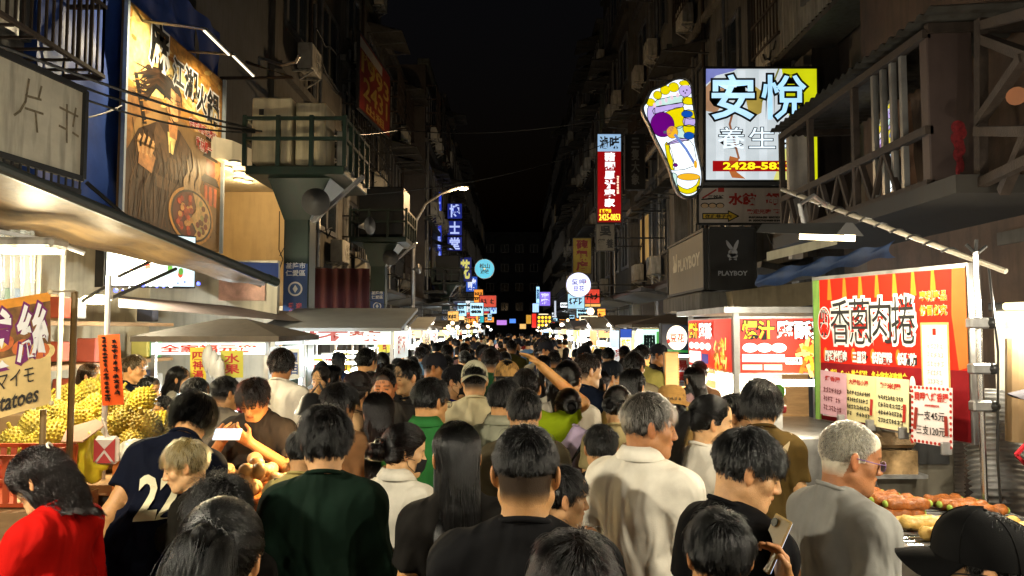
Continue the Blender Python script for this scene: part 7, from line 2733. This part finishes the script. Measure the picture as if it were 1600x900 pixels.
WARMSKIN, TANSKIN, PALESKIN, REDSKIN = '#c2905c', '#a9723f', '#d8aa78', '#b5764a'
K = '#0a0807'
who('woman in a red long sleeved top with frizzy brown hair bending over a snack counter', 118, 690, 2.65, keep=True, yaw=78, hy=14, hp=24, sex='f', hair='frizzy', hair_over=dict(L=.23, n=8000, vol=.028, curl=.5), hc='#2c1b0e', top='long', tc='#a80d06', bc='#1c1f28', skin=PALESKIN, build=1.12, face=True, lean=8,
    arms={'L': ((-.26, .10, 1.12), (-.20, .34, 1.08)), 'R': ((.26, .08, 1.12), (.18, .34, 1.06))}, acc=[('tie', '#e8e0c8', (0, -.10, .10), .016)])
jersey = person('person in a navy jersey numbered 22 leaning forward over the fruit tray', at(232, 3.1), 1.70, yaw=16, hp=22, side=13, sex='f', hair='short', hair_over=dict(L=.11, Ls=.08, low=-.10, vol=.016, t=.014, lift=.25), hc=K, top='tee', tc='#0a0e1c', bc='#2c3a4c', lean=22, skin=WARMSKIN, build=1.05)
who('elderly woman with short ash blonde hair looking down towards the snacks', 308, 680, 2.6, yaw=98, hy=12, hp=18, sex='f', hair='short', hc='#b49a5e', top='tee', tc='#16140f', skin=PALESKIN, face=True, hair_over=dict(L=.06, Ls=.04, vol=.012, t=.012, low=-.085, fringe=.4))
who('person with voluminous curly black hair in front of the elderly woman', 350, 748, 1.95, yaw=15, sex='f', hair='curly', hc='#0c0806', top='tee', tc='#141210', hair_over=dict(L=.11, Ls=.10, vol=.032, t=.022))
who('woman with glossy black ponytail and white top in front of the curly haired person', 347, 778, 1.22, yaw=0, hy=6, hp=14, sex='f', hair='pony', hc='#090706', top='tee', tc='#ded6c4', acc=[('tie', '#b8a080', (0, -.118, .05), .016), ('strap', '#3a1a10', 1)], hair_over=dict(gather=(0, -.105, .055), vol=.016, t=.011, n=9000))
who('man in dark green sweatshirt with thick wavy black hair and glasses', 512, 632, 2.15, yaw=6, hy=14, hp=6, hair='mop', hc='#120b07', top='long', tc='#0e1f16', acc=[('glasses', '#8a7040')], build=1.0, hair_over=dict(n=8000))
who('woman with brown hair in a claw clip wearing a black mask and white shirt', 625, 660, 2.6, yaw=-28, hy=-42, hp=10, sex='f', hair='bun', hc='#23120a', top='shirt', tc='#d8d2c2', acc=[('clip',), ('mask',), ('strap', '#0c0c0c', -1)], skin=PALESKIN, hair_over=dict(vol=.02, t=.016, gather=(0, -.10, -.02)))
who('woman with long straight glossy black hair beside the man with shaved sides', 716, 657, 2.05, yaw=6, hy=8, sex='f', hair='long', hc='#0b0807', top='tee', tc='#1c1a18', skin=WARMSKIN, hair_over=dict(n=9000, L=.52))
who('man with shaved sides and black crew neck shirt, seen from behind', 820, 657, 1.52, yaw=-4, hy=-6, hp=4, hair='fade', hc='#0a0807', top='tee', tc='#141416', skin='#b98a58', build=1.15, face=True)
who('person with dark brown hair just below the man with shaved sides', 897, 832, 1.15, yaw=0, hp=10, sex='f', hair='short', hc='#170e08', top='tee', tc='#141416', hair_over=dict(L=.08, Ls=.05, vol=.016, t=.016, n=9000, lift=.3))
who('grey haired man in a white polo shirt looking across the street', 1002, 609, 2.3, yaw=-42, hy=-46, hp=8, hair='short', hc='#4a4640', top='polo', tc='#ece6d6', skin='#b07a4e', face=True, build=1.18)
who('young man with black fringe in profile wearing a black tee', 1143, 659, 1.82, yaw=-66, hy=-32, hp=20, hair='fringe', hc='#0a0908', top='tee', tc='#0c0c0e', skin='#c99a6c', face=True, build=.95, hair_over=dict(n=8000))
boy = who('person with straight black hair holding up a smartphone', 1120, 792, 1.45, yaw=-6, hp=6, hair='fringe', hc='#090807', top='tee', tc='#101012', skin='#bd8c5c', build=.95, hands=('R',), hair_over=dict(n=8000, fringe=.4),
          arms={'R': ((.25, .14, 1.22), (.235, .26, 1.455), (-.75, -.25, 0), .75)})
who('man with cropped white hair and purple glasses in a grey tee at the grill', 1308, 650, 2.02, yaw=-74, hy=-24, hp=12, hair='buzz', hc='#d8cfb8', top='tee', tc='#8c8b86', skin='#a8714a', face=True, acc=[('glasses', '#7a5a8c')], build=1.05, hair_over=dict(L=.014, n=9000))
who('person in black cap with three white stripes on the brim watching the grill', 1535, 793, 1.24, yaw=60, hy=0, hp=2, hair='crop', hc=K, top='tee', tc='#0c0c0c', acc=[('cap', '#060607', 0, True), ('glasses', '#0c0c0c')], skin=PALESKIN)
who('woman with chin length black hair in an olive brown tee at the chicken stall', 1186, 590, 3.0, yaw=-10, hy=-12, sex='f', hair='short', hc='#0b0908', top='tee', tc='#4c3c1c', bc='#a88f58', skin=PALESKIN, hair_over=dict(L=.10, Ls=.075, low=-.10, vol=.014, t=.014, lift=.25), acc=[('strap', '#a09070', 1)])
who('woman with long ponytail in a white top facing the chicken stall', 1100, 614, 2.75, yaw=-60, hy=-30, sex='f', hair='pony', hc='#0e0a08', top='tee', tc='#e2dccd', skin=PALESKIN, acc=[('tie', '#d8c080', (0, -.117, .035), .016)], hair_over=dict(L=.36))
who('man with black hair and glasses behind the ponytailed woman', 1138, 612, 3.2, yaw=-90, hy=-15, hp=10, hair='short', hc=K, tc='#303034', skin=PALESKIN, acc=[('glasses', '#1a1a1a')], face=True)
who('person wearing a tan cloth hat near the timber pillar', 1048, 600, 3.5, yaw=-10, hair='short', hc=K, tc='#7a6238', acc=[('hat', '#a0783c')], lod=1)
who('woman in lilac tee with hair pinned in a low bun', 888, 604, 3.55, yaw=-8, hy=10, sex='f', hair='bun', hc='#120c09', top='tee', tc='#bca8c4', acc=[('strap', '#141414', 1)], lod=1)
who('woman with low ponytail and white tee behind the lilac tee', 885, 561, 4.6, yaw=-12, hy=-15, sex='f', hair='lowpony', hc='#140c08', tc='#cfc8b8', lod=1)
who('man in navy tee walking with his head turned to the chicken stall', 912, 549, 5.2, yaw=-30, hy=-40, hair='crop', hc='#2a1c10', tc='#0c1424', lod=1, face=True)
armman = who('man in lime shirt with one bare arm raised to his forehead', 822, 572, 4.2, yaw=0, hair='crop', hc='#160e08', tc='#7a8c10', skin='#c08c50', hands=('R',), build=1.1, lod=1,
             arms={'R': ((.34, .10, 1.52), (.10, .12, 1.735), (-.3, -.2, -1), .3)})
who('person in a tan baseball cap beside the raised arm', 794, 561, 4.9, yaw=-20, hy=30, hair='short', hc=K, tc='#8c7c58', acc=[('cap', '#a8814a')], lod=1)
who('man in pale grey cap and cream tee carrying a backpack strap', 742, 562, 4.7, yaw=4, hair='crop', hc=K, tc='#d2c6a0', acc=[('cap', '#b8b49a', 180), ('strap', '#14161c', 1)], lod=1)
who('man with short black hair in a patterned pale shirt glancing sideways', 784, 590, 3.35, yaw=-22, hy=-45, hair='short', hc=K, top='polo', tc='#8c8c78', skin=WARMSKIN, face=True)
who('man with spiky black hair between the patterned shirt and the lilac tee', 819, 604, 2.95, yaw=0, hair='short', hc='#0c0907', tc='#4a4434')
who('boy in a black tee standing beside the grey haired man', 938, 660, 2.75, yaw=-4, hair='short', hc=K, tc='#0c0d12')
who('small child in a sleeveless top turning to the grill side', 868, 722, 2.1, yaw=-30, hy=-50, sex='f', hair='short', hc=K, top='tank', tc='#3a2c20', skin='#d0a070', face=True, build=.9)
for i, (px, py, d, c, hr_, lb) in enumerate(((962, 600, 4.1, '#a8986c', 'bun', 'woman in straw coloured top with clips in her hair'), (985, 574, 4.9, '#b59a58', 'bob', 'woman in mustard top with a dark bob'), (988, 548, 6.2, '#a89a7a', 'short', 'man in cream tee behind the mustard top'), (948, 562, 5.6, '#7c8794', 'short', 'man in navy cap and pale blue grey tee wearing a mask'), (930, 575, 5.4, '#6a2c20', 'long', 'woman with dark hair beside the navy cap'))):
    who(lb, px, py, d, yaw=-8 - i * 6, hy=-18 if i != 3 else -50, sex='m' if i in (2, 3) else 'f', hair=hr_, hc='#120b08', tc=c, lod=1, acc=[('cap', '#10161f'), ('mask', '#b8c4c8')] if i == 3 else ())
who('man in blue tee with black cap and black mask coming through the crowd', 708, 568, 5.4, yaw=-125, hy=20, hair='short', hc=K, tc='#0c1e6c', acc=[('cap', '#0c0c10'), ('mask', '#0c0c0e')], lod=1, face=True)
who('middle aged man with short hair and a ruddy face walking towards the viewer', 603, 573, 5.0, yaw=-160, hy=-20, hair='crop', hc='#14100c', tc='#3c3a38', skin=REDSKIN, face=True, build=1.15)
who('young man with black hair and pale face turned to the fruit stalls', 641, 560, 5.3, yaw=140, hy=-10, hair='short', hc=K, tc='#17171a', skin=PALESKIN, face=True, lod=0)
who('ruddy faced person half hidden behind the middle aged man', 578, 577, 5.5, yaw=-150, hair='crop', hc=K, tc='#503c30', skin=REDSKIN, lod=1)
who('man in green polo shirt with glasses looking sideways', 668, 587, 3.15, yaw=-14, hy=-32, hair='short', hc='#0b0908', top='polo', tc='#2c6a34', skin=WARMSKIN, acc=[('glasses', '#202020')], face=True, build=1.08)
who('woman with long reddish brown hair and bare shoulders', 594, 612, 3.3, yaw=8, hy=10, sex='f', hair='longwavy', hc='#26120a', top='tank', tc='#5a4a30', skin=WARMSKIN)
who('man with tousled dark hair behind the green sweatshirt', 527, 597, 3.3, yaw=-10, hy=-25, hair='mop', hc='#140d08', tc='#7c5a3c')
who('woman with streaked hair tied up behind the tousled man', 556, 578, 4.2, yaw=-14, hy=-20, sex='f', hair='bun', hc='#2c1c10', tc='#4c4238', lod=1)
who('woman in pale top covering her mouth with her hand', 505, 571, 6.6, yaw=165, sex='f', hair='long', hc='#1a100a', tc='#7c8484', skin=PALESKIN, lod=1, face=True, arms={'R': ((.2, .12, 1.16), (.04, .16, 1.42), (0, -1, 0), .4)})
phoneman = who('man in charcoal tee looking down at a phone held in both hands', 406, 582, 4.35, yaw=172, hp=34, hair='mop', hc='#2a1a10', tc='#2c2622', skin='#d08a50', build=1.2, hands=('R', 'L'), face=True,
               arms={'R': ((.28, .10, 1.17), (.088, .27, 1.36), (-.6, .3, .6), .8), 'L': ((-.28, .10, 1.17), (-.088, .27, 1.36), (.6, .3, .6), .8)})
who('man in taupe tee with cropped sides standing beside the charcoal tee', 350, 585, 4.9, yaw=-12, hy=-28, hair='crop', hc='#120c08', tc='#7c7264', skin=WARMSKIN, build=1.08, hair_over=dict(L=.05))
who('man in bright blue tee with pale blue surgical mask', 300, 586, 5.2, yaw=-70, hp=18, hair='short', hc=K, tc='#0c46b8', skin=WARMSKIN, acc=[('mask', '#9cc0d4')], lod=1, face=True)
who('man in black tee and glasses low behind the durian heap', 263, 615, 5.9, yaw=150, hp=14, hair='crop', hc=K, tc='#0d0d10', skin=WARMSKIN, acc=[('glasses', '#202020')], lod=1, face=True)
who('woman with black hair and white blouse behind the blue tee', 278, 571, 6.6, yaw=-75, sex='f', hair='long', hc=K, tc='#9a968a', lod=1, hair_over=dict(L=.33))
who('man in dark navy shirt standing by the tiled shop wall', 208, 552, 6.4, yaw=-95, hy=10, hair='short', hc='#4c3c26', tc='#0c1220', skin=WARMSKIN, lod=1, face=True)
who('boy with black hair below the navy shirted man', 233, 585, 6.0, yaw=-100, hair='crop', hc=K, tc='#2c1a10', lod=1, face=True)
who('woman in cream top behind the orange paper notice', 140, 566, 6.7, yaw=-80, sex='f', hair='bob', hc='#3a2818', tc='#9c8a5c', lod=1)
who('person in pale yellow shirt with dark strap hidden by the green sweatshirt', 475, 668, 2.85, yaw=-5, sex='f', hair='short', hc=K, tc='#a8985c', lod=1, acc=[('strap', '#141414', -1)])
who('stall keeper in a grey cap beside the plastic sheet', 1652, 566, 2.7, yaw=75, hair='crop', hc=K, tc='#2c2c30', acc=[('cap', '#5a5860')], lod=1)

# number on the jersey
jb = jersey.children[0]


def on_back(o, s, wz, x0, x1, z0, z1, m, bold, off=.006):
    """print lettering on the back of a garment by casting onto it"""
    v, f = glyphs(s, bold)
    xs = [p[0] for p in v]
    ys = [p[1] for p in v]
    me = o.data
    from mathutils.bvhtree import BVHTree
    bv = BVHTree.FromPolygons([p.co[:] for p in me.vertices], [tuple(p.vertices) for p in me.polygons])
    out = []
    for p in v:
        x = x0 + (p[0] - min(xs)) / (max(xs) - min(xs)) * (x1 - x0)
        z = z0 + (p[1] - min(ys)) / (max(ys) - min(ys)) * (z1 - z0)
        h = bv.ray_cast(Vector((x, -.8, z)), Vector((0, 1, 0)))
        out.append(h[0] + Vector((0, -off, 0)) if h[0] else Vector((x, -.15, z)))
    return MB().add(out, f).build('lettering', m, o)


for c_ in jersey.children:
    if c_.name.startswith('shirt'):
        jc = Vector((0, 0, .93)) + (Matrix.Rotation(-R(22), 3, 'X') @ Matrix.Rotation(R(13), 3, 'Y')) @ Vector((0, -.13, .27))
        on_back(c_, '22', 0, jc.x - .085, jc.x + .085, jc.z - .075, jc.z + .095, mat('jersey_print', (.72, .66, .42), .6), .03, .008)


def local_to_world(o, p):
    s_ = o.scale[0]
    return Vector(o.location) + Matrix.Rotation(o.rotation_euler.z, 3, 'Z') @ (Vector(p) * s_)


# phones
def phone(label, c, u, w, case='#caa86a', glow=True):
    """c centre, u along its length, w across; screen faces the holder"""
    u, w = Vector(u).normalized(), Vector(w)
    w = (w - u * w.dot(u)).normalized()
    n = u.cross(w)
    t = thing('smartphone', label, 'phone')
    M = Matrix((w, u, n)).transposed()
    MB().box(c, (.072, .150, .008), rot=M, bev=.004).build('case', mat('phone_case_' + case, col(case)[:3], .3, var=.2), t)
    f = Face(Vector(c) - w * .033 - u * .071 + n * .0046, Vector(c) + w * .033 - u * .071 + n * .0046, Vector(c) - w * .033 + u * .071 + n * .0046)
    f.rect(0, 0, 1, 1, em('#d8e6ff', 1.2, .2), 0)
    f.build('screen', t)
    g = Vector(c) - n * .006 - w * .018 + u * .052
    MB().tube([g, g - n * .003], .012, 12).build('camera_bump', BLACKP, t)
    return t


phone('smartphone in a gold case raised in one hand', local_to_world(boy, (.215, .325, 1.565)), (.42, .0, .9), (.25, -.9, -.1), '#b09050')
phone('white smartphone held level over the fruit tray', local_to_world(phoneman, (0, .36, 1.415)), (1, 0, 0), (0, .6, .8), '#c8c8c4')

# ---- the crowd further down the street
rg = random.Random(21)
CC = [('black', '#0c0c0e'), ('white', '#dcd6c8'), ('white', '#dcd6c8'), ('pale pink', '#c8a0a0'), ('beige', '#b8a888'), ('navy', '#10182c'), ('grey', '#55534e'), ('cream', '#a8946a'), ('dark red', '#5a1410'), ('olive', '#4a4620'), ('sky blue', '#5a7c9c'), ('brown', '#3c2818'), ('green', '#20482c')]
near_p, far_p = [], []
spec = [('m', 'short', 0), ('f', 'long', 0), ('m', 'crop', 0), ('f', 'bob', 0), ('f', 'lowpony', 0), ('m', 'mop', 0), ('m', 'short', 180), ('f', 'long', 170), ('m', 'crop', -90), ('f', 'bun', 20)]
for lod_, lst in ((1, near_p), (2, far_p)):
    for i, (sx, hr_, yw) in enumerate(spec):
        o = person('x', (0, 0), 1.735, yaw=0, hy=rg.uniform(-15, 15), sex=sx, hair=hr_, hc=(K, '#140d08', '#1c120a')[i % 3], tc='#333333', lod=lod_, face=yw > 90, skin=(WARMSKIN, PALESKIN, TANSKIN)[i % 3], acc=[('cap', '#1c1c22')] if i == 8 else ())
        lst.append((o, yw))
used = set()
d = 5.9
placed = [(p.location.x, p.location.y) for p in PEOPLE if p.location.y > 4]
while d < 44:
    n = 0
    xx = -2.05 + rg.uniform(0, .3)
    while xx < 1.85:
        x, y = xx + rg.uniform(-.12, .12), d + rg.uniform(-.3, .3)
        xx += rg.uniform(.50, .72)
        if any(abs(x - a) < .36 and abs(y - b) < .5 for a, b in placed):
            continue
        placed.append((x, y))
        i = rg.randrange(10)
        if rg.random() < .8 and i in (6, 7):
            i = rg.randrange(6)
        src, yw = (near_p if d < 12 else far_p)[i]
        key = (d < 12, i)
        o = copy_tree(src) if key in used else src
        used.add(key)
        s_ = (rg.uniform(1.53, 1.66) if spec[i][0] == 'f' else rg.uniform(1.63, 1.76)) / 1.735
        o.location = (x, y, 0)
        o.scale = (s_, s_, s_)
        o.rotation_euler = (0, 0, R(yw + rg.uniform(-25, 25)))
        cn_, cc = CC[rg.randrange(13)]
        for ch in o.children:
            if ch.name.startswith('shirt'):
                ch.color = col(cc)
                for g in ch.children:
                    g.color = col(cc)
        tag(o, 'person in a %s top packed in the crowd filling the street beyond' % cn_, 'person', 'crowd filling the street')
    d *= 1.085
for lst, flag in ((near_p, True), (far_p, False)):
    for i, (o, _) in enumerate(lst):
        if (flag, i) not in used:
            for c_ in list(o.children):
                for g in list(c_.children):
                    bpy.data.objects.remove(g)
                bpy.data.objects.remove(c_)
            bpy.data.objects.remove(o)
